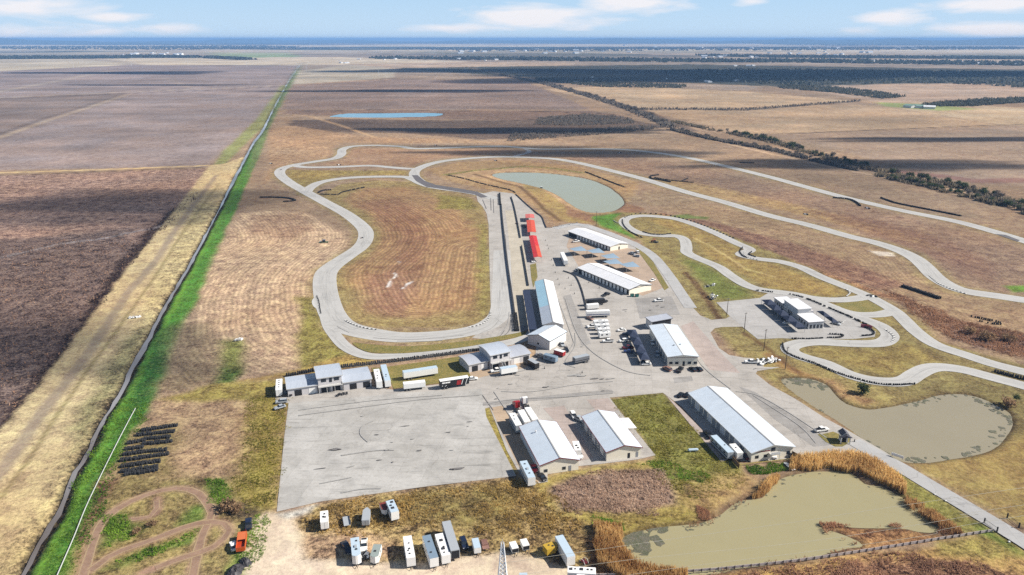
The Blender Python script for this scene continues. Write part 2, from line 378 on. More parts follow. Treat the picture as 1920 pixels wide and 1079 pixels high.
region([(246, 620), (275, 612), (250, 680), (190, 780), (140, 840), (130, 800), (190, 700)], C(122, 118, 78), feather=9, warp=4, op=.7, rough=1.4)
road([(405, 330), (372, 372), (322, 440), (300, 477), (283, 500), (237, 552), (190, 625), (150, 684), (95, 752), (40, 830), (0, 885), (-60, 960)], C(176, 154, 126), 2.6, feather=2.5, warp=.8, rough=.3)
road([(410, 345), (345, 432), (290, 520), (225, 610), (160, 700), (60, 850), (0, 935)], C(140, 122, 76), .8, feather=1.5, warp=.8, op=.8)
# --- canal bank and the green strip
CB = [(p[0] + 6, p[1]) for p in CANAL]
GR = [(141, 1079), (154, 1001), (176, 941), (201, 891), (232, 837), (267, 787), (292, 740), (297, 735), (322, 670), (350, 602), (375, 552), (402, 487), (410, 470), (435, 407), (457, 360), (480, 306), (507, 235), (530, 190), (556, 140)]
region(CANAL + [(100, 1140)] + GR, C(84, 140, 36), feather=3, warp=2, furrow=.25, rough=.9)
region([(556, 138), (545, 160), (505, 240), (488, 290), (462, 335), (475, 268), (500, 232), (545, 145)], C(120, 132, 78), feather=6, op=.85)
region([(455, 300), (475, 300), (430, 395), (400, 460), (388, 445)], C(92, 140, 40), feather=5, op=.6)
road([(450, 330), (425, 380), (395, 440), (372, 485), (350, 530), (318, 590), (285, 650), (262, 700), (236, 752), (205, 810), (175, 870), (140, 940), (105, 1010), (70, 1079)], C(128, 176, 40), 1.0, feather=3, warp=1.5, op=.7)
region([(262, 690), (300, 600), (322, 670), (296, 733), (262, 786), (236, 780)], C(46, 100, 34), feather=12, warp=4, op=.8, rough=1.2)
road(CANAL, C(58, 50, 38), 2.5, feather=2.4, warp=1.6, rough=1.6, smooth=True)
# --- fields round the circuit
region([(500, 330), (505, 240), (545, 236), (700, 258), (880, 262), (940, 270), (640, 268), (610, 300), (530, 318), (500, 345)], C(178, 142, 106), feather=10, furrow=.35, rough=.9, big=6)
region([(448, 400), (520, 395), (575, 400), (650, 440), (655, 460), (585, 530), (590, 590), (600, 640), (560, 690), (440, 715), (300, 745), (330, 650), (380, 550), (412, 470)], C(200, 168, 134), feather=8, furrow=1.0, rough=.9, big=3)
region([(470, 405), (560, 400), (600, 430), (560, 450), (480, 440)], C(156, 118, 92), feather=14, op=.6, furrow=.8, big=6)
region([(560, 555), (592, 560), (615, 620), (650, 665), (700, 672), (690, 684), (560, 700), (560, 620)], C(146, 134, 66), feather=7, warp=4, furrow=.15, rough=1.1)
region([(572, 690), (650, 665), (700, 680), (640, 690), (560, 704), (420, 722)], C(176, 146, 76), feather=6, warp=3, furrow=.1)
region([(410, 640), (455, 640), (460, 690), (440, 720), (402, 720), (405, 680)], C(112, 124, 42), feather=9, warp=4, op=.85, furrow=.1, rough=1.2)
region([(410, 690), (450, 694), (440, 728), (400, 724)], C(66, 108, 32), feather=8, warp=4, op=.75, furrow=0, rough=1.2)
region([(330, 610), (400, 600), (410, 660), (395, 730), (300, 742), (310, 690)], C(122, 106, 80), feather=14, warp=6, op=.7, big=4, furrow=.7)
# infield
IN = [(600, 365), (640, 345), (700, 338), (770, 341), (800, 352), (880, 368), (905, 385), (914, 420), (919, 500), (919, 580), (900, 604), (840, 614), (740, 616), (670, 607), (640, 588), (628, 550), (626, 520), (650, 490), (692, 462), (700, 440), (660, 402)]
region(IN, C(160, 136, 86), feather=4, warp=2.5, furrow=.45, rough=.8)
region([(650, 500), (680, 485), (720, 430), (690, 400), (640, 375), (680, 352), (770, 352), (850, 380), (895, 440), (905, 540), (880, 580), (780, 595), (690, 580)], C(170, 132, 90), feather=14, warp=6, furrow=1.1, rough=.6, big=5)
region([(670, 380), (760, 372), (800, 410), (815, 470), (800, 520), (780, 575), (735, 590), (715, 540), (740, 490), (760, 450), (730, 420)], C(150, 106, 78), feather=18, warp=6, furrow=1.2, big=8, op=.7)
region([(690, 520), (740, 505), (780, 540), (760, 590), (700, 585)], C(160, 118, 90), feather=12, furrow=1.2, big=4, op=.7)
region([(824, 365), (880, 372), (895, 392), (820, 392)], C(146, 134, 58), feather=8, warp=4, op=.8, furrow=.1, rough=1.2)
region([(900, 420), (916, 420), (920, 580), (900, 600), (895, 500)], C(146, 134, 66), feather=8, warp=4, op=.7, furrow=.2, rough=1)
for q in [[(736, 512), (741, 512), (739, 522), (734, 524)], [(732, 527), (738, 526), (735, 538), (728, 538)], [(766, 531), (776, 527), (774, 531), (764, 536)], [(757, 539), (763, 536), (760, 541), (756, 542)], [(745, 491), (749, 491), (746, 496)]]: region(q, C(236, 230, 222), feather=1.5, warp=3.0, op=.9)
# between the loops
region([(660, 279), (750, 279), (930, 280), (980, 284), (900, 290), (800, 300), (770, 312), (600, 309), (585, 310), (640, 300)], C(172, 136, 104), feather=5, furrow=.3)
region([(540, 318), (600, 320), (760, 320), (765, 328), (640, 330), (590, 345), (566, 355), (540, 335)], C(166, 142, 80), feather=5, furrow=.2, rough=.9)
region([(800, 318), (860, 304), (960, 300), (1080, 312), (1200, 342), (1180, 380), (1100, 400), (1040, 420), (980, 370), (840, 340)], C(176, 142, 98), feather=8, furrow=.2)
region([(842, 322), (960, 314), (1070, 325), (1120, 340), (1170, 372), (1140, 400), (1090, 405), (1010, 360), (920, 335), (840, 332)], C(190, 154, 112), feather=5, furrow=.1)
road([(835, 328), (890, 320), (985, 312), (1040, 316), (1090, 324)], C(140, 130, 66), 3.5, feather=5, warp=2, rough=1.2)
road([(890, 327), (940, 342), (975, 350), (1000, 372), (1020, 392), (1050, 414)], C(122, 94, 62), 2.2, feather=3, warp=1)
region([(975, 343), (1020, 356), (1060, 385), (1075, 398), (1118, 402), (1116, 420), (1060, 416), (1030, 395), (1000, 365)], C(168, 140, 84), feather=6, furrow=.1)
region([(1060, 385), (1100, 402), (1150, 400), (1172, 380), (1210, 392), (1190, 405), (1120, 420), (1060, 404)], C(154, 114, 84), feather=6, furrow=.1)
region([(1030, 300), (1160, 288), (1330, 318), (1600, 385), (1840, 440), (1980, 490), (1980, 560), (1860, 545), (1780, 520), (1720, 470), (1540, 415), (1280, 345), (1120, 305)], C(154, 124, 100), feather=10, furrow=.35, rough=.8, big=6)
region([(1200, 330), (1330, 346), (1560, 402), (1700, 440), (1820, 490), (1700, 455), (1480, 400), (1300, 360)], C(176, 144, 98), feather=12, furrow=.3, big=6)
region([(1500, 395), (1640, 412), (1780, 450), (1880, 500), (1860, 530), (1760, 490), (1620, 440)], C(138, 100, 80), feather=16, furrow=.4, big=10, op=.7)
region([(1170, 372), (1230, 355), (1420, 405), (1600, 452), (1690, 478), (1730, 520), (1790, 550), (1920, 572), (1990, 690), (1850, 665), (1740, 620), (1690, 575), (1560, 515), (1420, 470), (1300, 408)], C(164, 136, 104), feather=8, furrow=.7, rough=.7, big=4)
region([(1230, 400), (1330, 415), (1480, 455), (1620, 500), (1700, 535), (1650, 545), (1560, 515), (1440, 475), (1320, 425)], C(142, 106, 86), feather=9, furrow=1.0, rough=1, big=3)
road([(1240, 402), (1320, 427), (1420, 468), (1540, 512), (1640, 548), (1680, 560)], C(170, 122, 86), 3.0, feather=5, warp=3, rough=1.4)
region([(1655, 543), (1700, 556), (1740, 575), (1800, 602), (1920, 625), (2000, 690), (1900, 668), (1800, 640), (1730, 605), (1690, 570)], C(130, 96, 76), feather=8, warp=5, furrow=.2, rough=1.9)
region([(1775, 612), (1850, 615), (1940, 630), (1960, 660), (1860, 655), (1800, 640)], C(112, 92, 88), feather=10, warp=5, rough=1.8, op=.8)
region([(1230, 408), (1290, 402), (1300, 406), (1330, 407), (1325, 412), (1290, 410)], C(90, 130, 42), feather=5, op=.7)
region([(1625, 470), (1680, 474), (1675, 480), (1650, 480)], C(228, 214, 196), feather=3, warp=3)
region([(1880, 536), (1930, 534), (1960, 545), (1900, 548)], C(110, 146, 40), feather=5)
# kart side
region([(1110, 402), (1170, 398), (1230, 402), (1330, 425), (1500, 495), (1620, 548), (1700, 590), (1760, 640), (1990, 705), (1990, 800), (1920, 860), (1990, 1000), (1920, 990), (1700, 866), (1530, 770), (1417, 700), (1340, 620), (1250, 530), (1200, 450), (1120, 425)], C(150, 132, 80), feather=6, warp=3, furrow=.12, rough=.8)
region([(1190, 448), (1170, 425), (1150, 410), (1165, 400), (1110, 406), (1120, 420)], C(96, 142, 40), feather=5, rough=.8)
region([(1215, 412), (1290, 415), (1380, 462), (1440, 492), (1540, 528), (1590, 550), (1560, 556), (1440, 540), (1330, 485), (1300, 450)], C(166, 138, 76), feather=6, op=.9)
region([(1270, 470), (1330, 490), (1400, 545), (1410, 558), (1340, 562), (1300, 520)], C(112, 124, 48), feather=12, warp=6, op=.8, big=3)
road([(1300, 445), (1340, 466), (1400, 505), (1455, 520)], C(206, 182, 116), .9, feather=2)
road([(1285, 512), (1310, 540), (1345, 590), (1352, 600)], C(112, 84, 52), 2.0, feather=2.5, rough=1)
region([(1510, 650), (1640, 655), (1690, 640), (1760, 680), (1720, 695), (1670, 708), (1600, 690), (1540, 668)], C(164, 140, 76), feather=8, op=.9, big=3)
region([(1480, 700), (1560, 712), (1600, 735), (1640, 755), (1620, 762), (1570, 745), (1540, 716)], C(174, 136, 92), feather=6, op=.8)
road([(1440, 665), (1475, 690), (1510, 706)], C(160, 120, 70), 2.5, feather=4, op=.8)
road([(1395, 625), (1440, 655), (1478, 688), (1500, 702)], C(112, 82, 50), 1.2, feather=2, op=.9)
region([(1700, 870), (1800, 858), (1880, 825), (1990, 800), (1990, 1010), (1920, 990), (1820, 935)], C(170, 142, 80), feather=8, op=.9, rough=.6)
# --- foreground left
region([(300, 748), (430, 722), (535, 720), (525, 960), (470, 970), (400, 930), (250, 900), (180, 930), (230, 850), (270, 790)], C(184, 152, 116), feather=6, warp=4, furrow=0, rough=1.0)
region([(470, 745), (540, 730), (520, 960), (480, 975), (420, 950), (460, 850)], C(156, 138, 66), feather=10, warp=5, rough=1.0)
region([(400, 722), (530, 712), (540, 740), (470, 755), (300, 752)], C(158, 140, 70), feather=6, warp=4, rough=1.0)
region([(215, 880), (260, 800), (330, 795), (330, 890), (250, 905)], C(160, 140, 88), feather=8, warp=4)
region([(140, 1085), (200, 900), (400, 895), (480, 960), (470, 1085)], C(150, 132, 82), feather=8, warp=4, furrow=0, rough=1.2)
for q in [[(385, 900), (430, 895), (425, 945), (398, 940)], [(345, 950), (384, 940), (386, 985), (330, 985)], [(195, 1060), (290, 1025), (380, 985), (370, 1010), (260, 1050)], [(190, 970), (230, 965), (260, 1000), (190, 1030)], [(480, 965), (500, 990), (480, 1079), (430, 1079)]]:
    region(q, C(96, 126, 40), feather=5, warp=4, op=.85, rough=1.2)
region([(180, 905), (230, 898), (200, 930), (172, 990), (158, 1010)], C(120, 84, 66), feather=4, warp=3, rough=1.5)
region([(428, 940), (470, 936), (500, 960), (440, 975)], C(76, 64, 54), feather=5, warp=3, op=.85, rough=1.5)
TRACKDIRT = C(176, 142, 118); DIRTQ = []
for q, h in [([(150, 1100), (171, 1030), (188, 985), (216, 957), (257, 935), (299, 921), (332, 916), (365, 921), (384, 938), (396, 957), (393, 975), (381, 1000), (372, 1030), (358, 1100)], 1.35),
             ([(170, 1070), (215, 1038), (285, 1013), (340, 991), (382, 980), (415, 980), (430, 994), (420, 1010), (398, 1027), (368, 1038), (326, 1052), (270, 1074)], 1.25), ([(243, 974), (276, 971), (293, 957), (293, 935)], 1.0)]:
    region(q, TRACKDIRT, closed=False, half=h + .3, feather=2.0, warp=.8, furrow=0, rough=.4, smooth=True); DIRTQ.append((q, h))
# --- foreground middle and right
region([(560, 970), (600, 942), (800, 914), (965, 895), (1030, 905), (1100, 900), (1110, 1085), (540, 1085)], C(152, 126, 78), feather=4, warp=3, furrow=0, rough=2.0)
region([(700, 935), (860, 912), (960, 905), (1010, 960), (900, 985), (780, 960)], C(128, 110, 58), feather=12, warp=6, op=.8, rough=1.5, big=3)
region([(560, 990), (640, 985), (720, 1010), (760, 1040), (620, 1060), (560, 1040)], C(176, 142, 108), feather=8, warp=5, rough=1.4)
region([(906, 768), (918, 763), (965, 865), (968, 892), (955, 886)], C(156, 140, 60), feather=2, warp=1.5, rough=.9)
region([(455, 1090), (478, 975), (505, 958), (560, 962), (566, 1000), (575, 1048), (680, 1058), (800, 1052), (930, 1040), (980, 1045), (1060, 1055), (1080, 1090)], C(222, 200, 172), feather=4, warp=3, furrow=0, rough=.35)
region([(520, 960), (600, 944), (585, 958), (545, 972)], C(176, 170, 160), feather=3, warp=2, rough=1.0)
region([(1000, 905), (1060, 880), (1140, 868), (1240, 862), (1370, 868), (1400, 900), (1350, 950), (1300, 980), (1180, 995), (1120, 1000), (1050, 960)], C(160, 138, 72), feather=5, warp=3, furrow=0, rough=1.0)
region([(1143, 746), (1242, 737), (1275, 770), (1345, 835), (1390, 872), (1400, 905), (1300, 930), (1220, 890), (1230, 858), (1205, 828), (1170, 780)], C(124, 120, 56), feather=3, warp=2, furrow=.1, rough=1.0)
region([(1275, 905), (1380, 880), (1420, 895), (1440, 930), (1380, 940), (1330, 970), (1290, 950)], C(172, 140, 88), feather=8, warp=4, op=.8)
region([(1035, 915), (1080, 890), (1150, 880), (1240, 880), (1262, 905), (1265, 945), (1225, 960), (1150, 968), (1060, 955)], C(152, 124, 106), feather=4, warp=3, rough=1.8)
region([(1080, 960), (1200, 970), (1290, 960), (1270, 985), (1180, 1000), (1120, 995)], C(158, 140, 66), feather=5, warp=3)
region([(1110, 985), (1165, 995), (1170, 1040), (1200, 1062), (1280, 1085), (1090, 1085)], C(150, 106, 62), feather=5, warp=3, rough=1.6)
region([(1536, 984), (1610, 986), (1690, 988), (1750, 1000), (1790, 1006), (1600, 1035), (1612, 1020), (1580, 1003)], C(160, 114, 70), feather=2, warp=1.2, rough=1.4)
region([(1690, 945), (1760, 968), (1800, 1000), (1860, 996), (1830, 975), (1700, 892), (1640, 858)], C(140, 132, 62), feather=4, warp=2, rough=.9)
region([(1300, 1085), (1500, 1056), (1700, 1030), (1870, 1000), (1990, 1060), (1990, 1100), (1250, 1100)], C(184, 146, 82), feather=3, warp=2, rough=1.2)
region([(1500, 1085), (1660, 1045), (1760, 1050), (1850, 1062), (1930, 1085)], C(140, 100, 74), feather=6, warp=3, rough=1.9)
region([(1830, 975), (1870, 1000), (1930, 1040), (1900, 1040), (1840, 1010)], C(120, 136, 50), feather=4, warp=2, rough=1.0)
region([(1750, 1010), (1850, 1006), (1920, 1040), (1860, 1046), (1760, 1036)], C(164, 144, 72), feather=4, warp=2)
# mown margins of every track: greener where water runs off the concrete
for L, h in ((wMAIN, 10), (wLEG, 10), (wLINK, 10), (wKART, 7), (wKARTE, 7), (wKARTW, 7)):
    region(None, OLIVE, world=L[::2], closed=False, half=h, feather=7, warp=4, op=.55, furrow=.1, rough=.9)
# natural variation
near = np.clip(1 - (dist - 900) / 1500, 0, 1)
lum = colr.mean(1)
for sc, amp, sd in ((220, .16, 500), (45, .16, 520), (9, .14, 540)):
    f = fbm(X, Y, sc, sd, 3); colr *= (1 + amp * 1.6 * f)[:, None]
fs = fbm(X * .22, Y, 70, 610, 4) * np.clip((dist - 450) / 500, 0, 1); colr *= (1.05 + .40 * fs)[:, None]
hue = fbm(X, Y, 60, 600, 3); colr[:, 0] *= 1 + .10 * hue; colr[:, 2] *= 1 - .12 * hue
# --- pond basins, canal cut and banks
def basin(P, depth, slope):
    xs = [p[0] for p in P]; ys = [p[1] for p in P]
    m = np.where((X > min(xs) - 25) & (X < max(xs) + 25) & (Y > min(ys) - 25) & (Y < max(ys) + 25))[0]
    d = sd_seg(X[m] + wxn[m] * .8, Y[m] + wyn[m] * .8, P, True)
    Z[m] = np.minimum(Z[m], -np.clip((1.2 - d) / slope, 0, 1) * depth)
    w = np.clip(1 - np.abs(d - .5) / 2.2, 0, 1) * .8
    colr[m] = colr[m] * (1 - w[:, None]) + np.array(C(92, 72, 50)) * w[:, None]
for P, dp, sl in ((POND_OVAL, 1.6, 3), (POND_SIDE, 1.4, 2.6), (POND_FRONT, 1.4, 2.6), (POND_FAR, 2.0, 9)): basin(gs(P, closed=True, n=3), dp, sl)
m = np.where((X < 0) & (dist < 9000))[0]
d = sd_seg(X[m] + wxn[m] * .7, Y[m] + wyn[m] * .7, wCANAL, False)
cw = (.8 + dist[m] * .0010) * (1 + .4 * fbm(X[m], Y[m], 12, 777, 2))
Z[m] = np.minimum(Z[m], -np.clip((cw + 1.5 - d) / 1.7, 0, 1) * 1.4)
# uneven open ground (kept below the paving)
pave_d = np.minimum.reduce([sd_seg(X, Y, L[::3], False) for L in (wMAIN, wLEG, wKART, wKARTE)])
phase = np.minimum(pave_d, 900)
tex[:, 2] = phase
Z += -np.clip(fbm(X, Y, 7, 700, 3) * .5 + .15, 0, .35) * near * np.clip(tex[:, 1] - .5, 0, 1.2) * np.clip((pave_d - 12) / 20, 0, 1)
me = bpy.data.meshes.new('ground')
idx = np.arange(NV).reshape(NY, NX)
quads = np.stack([idx[:-1, :-1], idx[:-1, 1:], idx[1:, 1:], idx[1:, :-1]], -1).reshape(-1, 4)
me.vertices.add(NV); me.vertices.foreach_set('co', np.stack([X, Y, Z - .02], 1).ravel().astype(np.float32))
me.loops.add(quads.size); me.loops.foreach_set('vertex_index', quads.ravel().astype(np.int32))
me.polygons.add(len(quads)); me.polygons.foreach_set('loop_start', np.arange(0, quads.size, 4, dtype=np.int32)); me.polygons.foreach_set('loop_total', np.full(len(quads), 4, dtype=np.int32))
me.polygons.foreach_set('use_smooth', np.ones(len(quads), dtype=bool))
me.update(calc_edges=True)
a = me.attributes.new('soil', 'FLOAT_COLOR', 'POINT'); a.data.foreach_set('color', np.concatenate([np.clip(colr, .004, .9), np.ones((NV, 1))], 1).ravel().astype(np.float32))
a = me.attributes.new('tex', 'FLOAT_VECTOR', 'POINT'); a.data.foreach_set('vector', tex[:, :3].ravel().astype(np.float32))
def ground_mat():
    m, nt, b = newmat('soil_and_grass'); p = pos(nt)
    a1 = N(nt, 'ShaderNodeAttribute', attribute_name='soil'); a2 = N(nt, 'ShaderNodeAttribute', attribute_name='tex')
    sx = N(nt, 'ShaderNodeSeparateXYZ'); nt.links.new(a2.outputs['Vector'], sx.inputs[0])
    fur, rgh, ph = sx.outputs
    n0 = noise(nt, p, .035, 4, .6); n1 = noise(nt, p, .16, 4, .65, .6); n2 = noise(nt, p, .75, 4, .7); n3 = noise(nt, p, 2.6, 3, .7)
    wob = math_(nt, 'ADD', ph, math_(nt, 'MULTIPLY', n0, 5.0)); wob = math_(nt, 'ADD', wob, math_(nt, 'MULTIPLY', n1, .5))
    s = math_(nt, 'SINE', math_(nt, 'MULTIPLY', wob, 2 * PI / 2.9)); s2 = math_(nt, 'SINE', math_(nt, 'MULTIPLY', wob, 2 * PI / 9.5))
    st = math_(nt, 'ADD', math_(nt, 'MULTIPLY', s, ramp(nt, n1, .35, .65, .05, 1.1)), math_(nt, 'MULTIPLY', s2, .35))
    # clumps: value 0..1
    cl = math_(nt, 'ADD', math_(nt, 'MULTIPLY', n1, .35), math_(nt, 'ADD', math_(nt, 'MULTIPLY', n2, .40), math_(nt, 'MULTIPLY', n3, .25)))
    cl = math_(nt, 'SUBTRACT', cl, .5)
    v = math_(nt, 'ADD', 1.0, math_(nt, 'MULTIPLY', math_(nt, 'MULTIPLY', cl, rgh), 7.0))
    v = math_(nt, 'ADD', v, math_(nt, 'MULTIPLY', math_(nt, 'MULTIPLY', st, fur), .22))
    v = math_(nt, 'MAXIMUM', v, .22); v = math_(nt, 'MINIMUM', v, 2.0)
    vv = N(nt, 'ShaderNodeVectorMath', operation='SCALE'); nt.links.new(a1.outputs['Color'], vv.inputs[0]); nt.links.new(v, vv.inputs['Scale'])
    # dry straw and bare soil show through
    straw = mixc(nt, math_(nt, 'MULTIPLY', ramp(nt, n2, .54, .72), math_(nt, 'MULTIPLY', rgh, .28)), vv.outputs[0], C(214, 184, 130))
    dk = mixc(nt, math_(nt, 'MULTIPLY', ramp(nt, n3, .56, .75), math_(nt, 'MULTIPLY', rgh, .34)), straw, C(70, 52, 40))
    hs = N(nt, 'ShaderNodeHueSaturation', i_Saturation=.93); nt.links.new(dk, hs.inputs['Color']); nt.links.new(ramp(nt, n1, .3, .7, .485, .515), hs.inputs['Hue'])
    nt.links.new(hs.outputs[0], b.inputs['Base Color']); b.inputs['Roughness'].default_value = .95; b.inputs['Specular IOR Level'].default_value = .1
    bp = N(nt, 'ShaderNodeBump', i_Strength=.55, i_Distance=.5)
    h = math_(nt, 'ADD', math_(nt, 'MULTIPLY', math_(nt, 'ADD', n2, math_(nt, 'MULTIPLY', n3, .5)), math_(nt, 'MULTIPLY', rgh, .8)), math_(nt, 'MULTIPLY', math_(nt, 'MULTIPLY', st, fur), .12))
    nt.links.new(h, bp.inputs['Height']); nt.links.new(bp.outputs[0], b.inputs['Normal'])
    return m
me.materials.append(ground_mat())
tag(bpy.data.objects.new('ground', me), kind='structure'); COL.objects.link(bpy.data.objects['ground'])
# ================================================================== WATER
def water(name, P, z, col, scum=None):
    m, nt, b = newmat(name + '_surface'); p = pos(nt)
    n1 = noise(nt, p, .05, 4, .6, .8); n2 = noise(nt, p, .35, 3, .6)
    c = mixc(nt, ramp(nt, n1, .35, .7, 0, .22), col, tuple(v * .8 for v in col))
    c = mixc(nt, ramp(nt, n2, .6, .8, 0, .12), c, tuple(v * 1.15 for v in col))
    nt.links.new(c, b.inputs['Base Color']); b.inputs['Roughness'].default_value = .18; b.inputs['Specular IOR Level'].default_value = .22
    bp = N(nt, 'ShaderNodeBump', i_Strength=.06, i_Distance=.2); nt.links.new(noise(nt, p, 1.4, 2), bp.inputs['Height']); nt.links.new(bp.outputs[0], b.inputs['Normal'])
    return flat(name, P, z, m)
def grow(P, d):
    n = len(P); o = []
    cx = sum(p[0] for p in P) / n; area = sum(P[i][0] * P[(i + 1) % n][1] - P[(i + 1) % n][0] * P[i][1] for i in range(n)); s = 1 if area > 0 else -1
    for i in range(n):
        a, b = P[i - 1], P[(i + 1) % n]; t = Vector((b[0] - a[0], b[1] - a[1])).normalized()
        o.append((P[i][0] + t.y * d * s, P[i][1] - t.x * d * s))
    return o
water('oval_pond', grow(gs(POND_OVAL, closed=True, n=3), .8), -.45, C(176, 176, 146))
water('side_pond', grow(gs(POND_SIDE, closed=True, n=3), .8), -.45, C(176, 166, 140))
water('front_pond', grow(gs(POND_FRONT, closed=True, n=3), .6), -.45, C(186, 176, 136))
water('far_lake', grow(gs(POND_FAR, closed=True, n=3), 3), -.5, C(104, 168, 196))
def resample_line(P, step):
    out = [Vector(P[0])]; need = step
    for a, b in zip(P, P[1:]):
        a, b = Vector(a), Vector(b); l = (b - a).length; t = need; step_ = max(step, a.length * .02)
        while t <= l: out.append(a + (b - a) * (t / l)); t += step_
        need = max(.01, t - l)
    return out
mw, nt, b = newmat('canal_water'); pz = pos(nt)
nt.links.new(mixc(nt, ramp(nt, noise(nt, pz, .012, 3), .35, .6), C(112, 100, 90), C(176, 174, 176)), b.inputs['Base Color']); b.inputs['Roughness'].default_value = .15
cl = resample_line(wCANAL, 2.6); rj = random.Random(4)
cj = [(1 + .25 * math.sin(i * .31) + .22 * math.sin(i * .113) + rj.uniform(-.3, .3)) for i in range(len(cl))]
cl = [Vector((p[0] + rj.uniform(-.35, .35), p[1], 0)) for p in cl]
ribbon('canal_water', cl, [2 * (.55 + math.hypot(p[0], p[1]) * .0008) * cj[i] for i, p in enumerate(cl)], -.72, mw)

md, nt, bb = newmat('packed_dirt'); p = pos(nt); n1 = noise(nt, p, .3, 4, .6); n2 = noise(nt, p, 1.8, 4, .7)
u = N(nt, 'ShaderNodeUVMap'); sx = N(nt, 'ShaderNodeSeparateXYZ'); nt.links.new(u.outputs[0], sx.inputs[0])
ed = math_(nt, 'ABSOLUTE', math_(nt, 'SUBTRACT', sx.outputs[0], .5))
c = mixc(nt, ramp(nt, n1, .35, .65), C(176, 142, 118), C(150, 118, 96)); c = mixc(nt, ramp(nt, n2, .5, .75, 0, .5), c, C(206, 178, 148)); c = mixc(nt, ramp(nt, math_(nt, 'ADD', ed, math_(nt, 'MULTIPLY', n2, .3)), .45, .62, 0, .9), c, C(198, 172, 130))
nt.links.new(c, bb.inputs['Base Color']); bb.inputs['Roughness'].default_value = .95
for k, (q, h) in enumerate(DIRTQ):
    P = resample_line(gs(q, n=5), 1.5); ribbon('dirt_track', P, [2 * h * (1 + .1 * math.sin(i * .9 + k) + .06 * math.sin(i * 2.3)) for i in range(len(P))], .012 + k * .005, md)
# weed and mud along the pond margins
mwd, nt, bb = newmat('pond_weed_surface'); p = pos(nt); n1 = noise(nt, p, .5, 4, .7); n2 = noise(nt, p, 2.2, 3, .7)
c = mixc(nt, ramp(nt, n1, .35, .65), C(118, 112, 96), C(92, 98, 66)); c = mixc(nt, ramp(nt, n2, .5, .72), c, C(160, 152, 128)); nt.links.new(c, bb.inputs['Base Color']); bb.inputs['Roughness'].default_value = .6
def shore_weed(px, n, r, label, seed, spread=2.0):
    rs = random.Random(seed); P = gs(px, n=4); mb = MB()
    for k in range(n):
        a = rs.choice(P); q = Vector((a.x + rs.gauss(0, spread), a.y + rs.gauss(0, spread), 0)); rr = r * rs.uniform(.3, 1.2); m_ = 9; st = rs.uniform(.9, 2.2); t = rs.uniform(0, 3)
        vs = []
        for i in range(m_):
            an = 2 * PI * i / m_; e = rr * rs.uniform(.6, 1.25); x, y = e * st * math.cos(an), e * math.sin(an); vs.append((q.x + x * math.cos(t) - y * math.sin(t), q.y + x * math.sin(t) + y * math.cos(t), -.44 + k * .0012))
        mb.add(vs, [tuple(range(m_))])
    tag(mb.build('pond_weed', mwd), kind='stuff', label=label)
shore_weed([(1174, 1010), (1190, 1004), (1205, 999), (1225, 996), (1195, 1018), (1208, 1026)], 55, 1.4, 'dark weed in the left corner of the front pond', 1, 2.2)
shore_weed([(1240, 991), (1290, 985), (1325, 978), (1360, 963), (1392, 941), (1440, 933), (1456, 908), (1480, 893), (1530, 888), (1600, 892), (1640, 915), (1690, 940), (1740, 968), (1750, 985)], 40, .5, 'weed along the far shore of the front pond', 2, .8)
shore_weed([(1470, 713), (1485, 712), (1500, 713), (1516, 714), (1530, 719), (1545, 726)], 45, 1.1, 'grey weed in the narrow end of the side pond', 3, 2.0)
shore_weed([(1700, 759), (1750, 746), (1793, 741), (1832, 748), (1862, 763), (1888, 778), (1890, 795), (1878, 813), (1855, 835), (1805, 850), (1740, 861), (1700, 861)], 90, .8, 'grey green weed round the wide end of the side pond', 4, 1.0)
shore_weed([(1540, 770), (1590, 803), (1640, 833), (1670, 849)], 20, .6, 'weed along the road bank of the side pond', 5, .8)
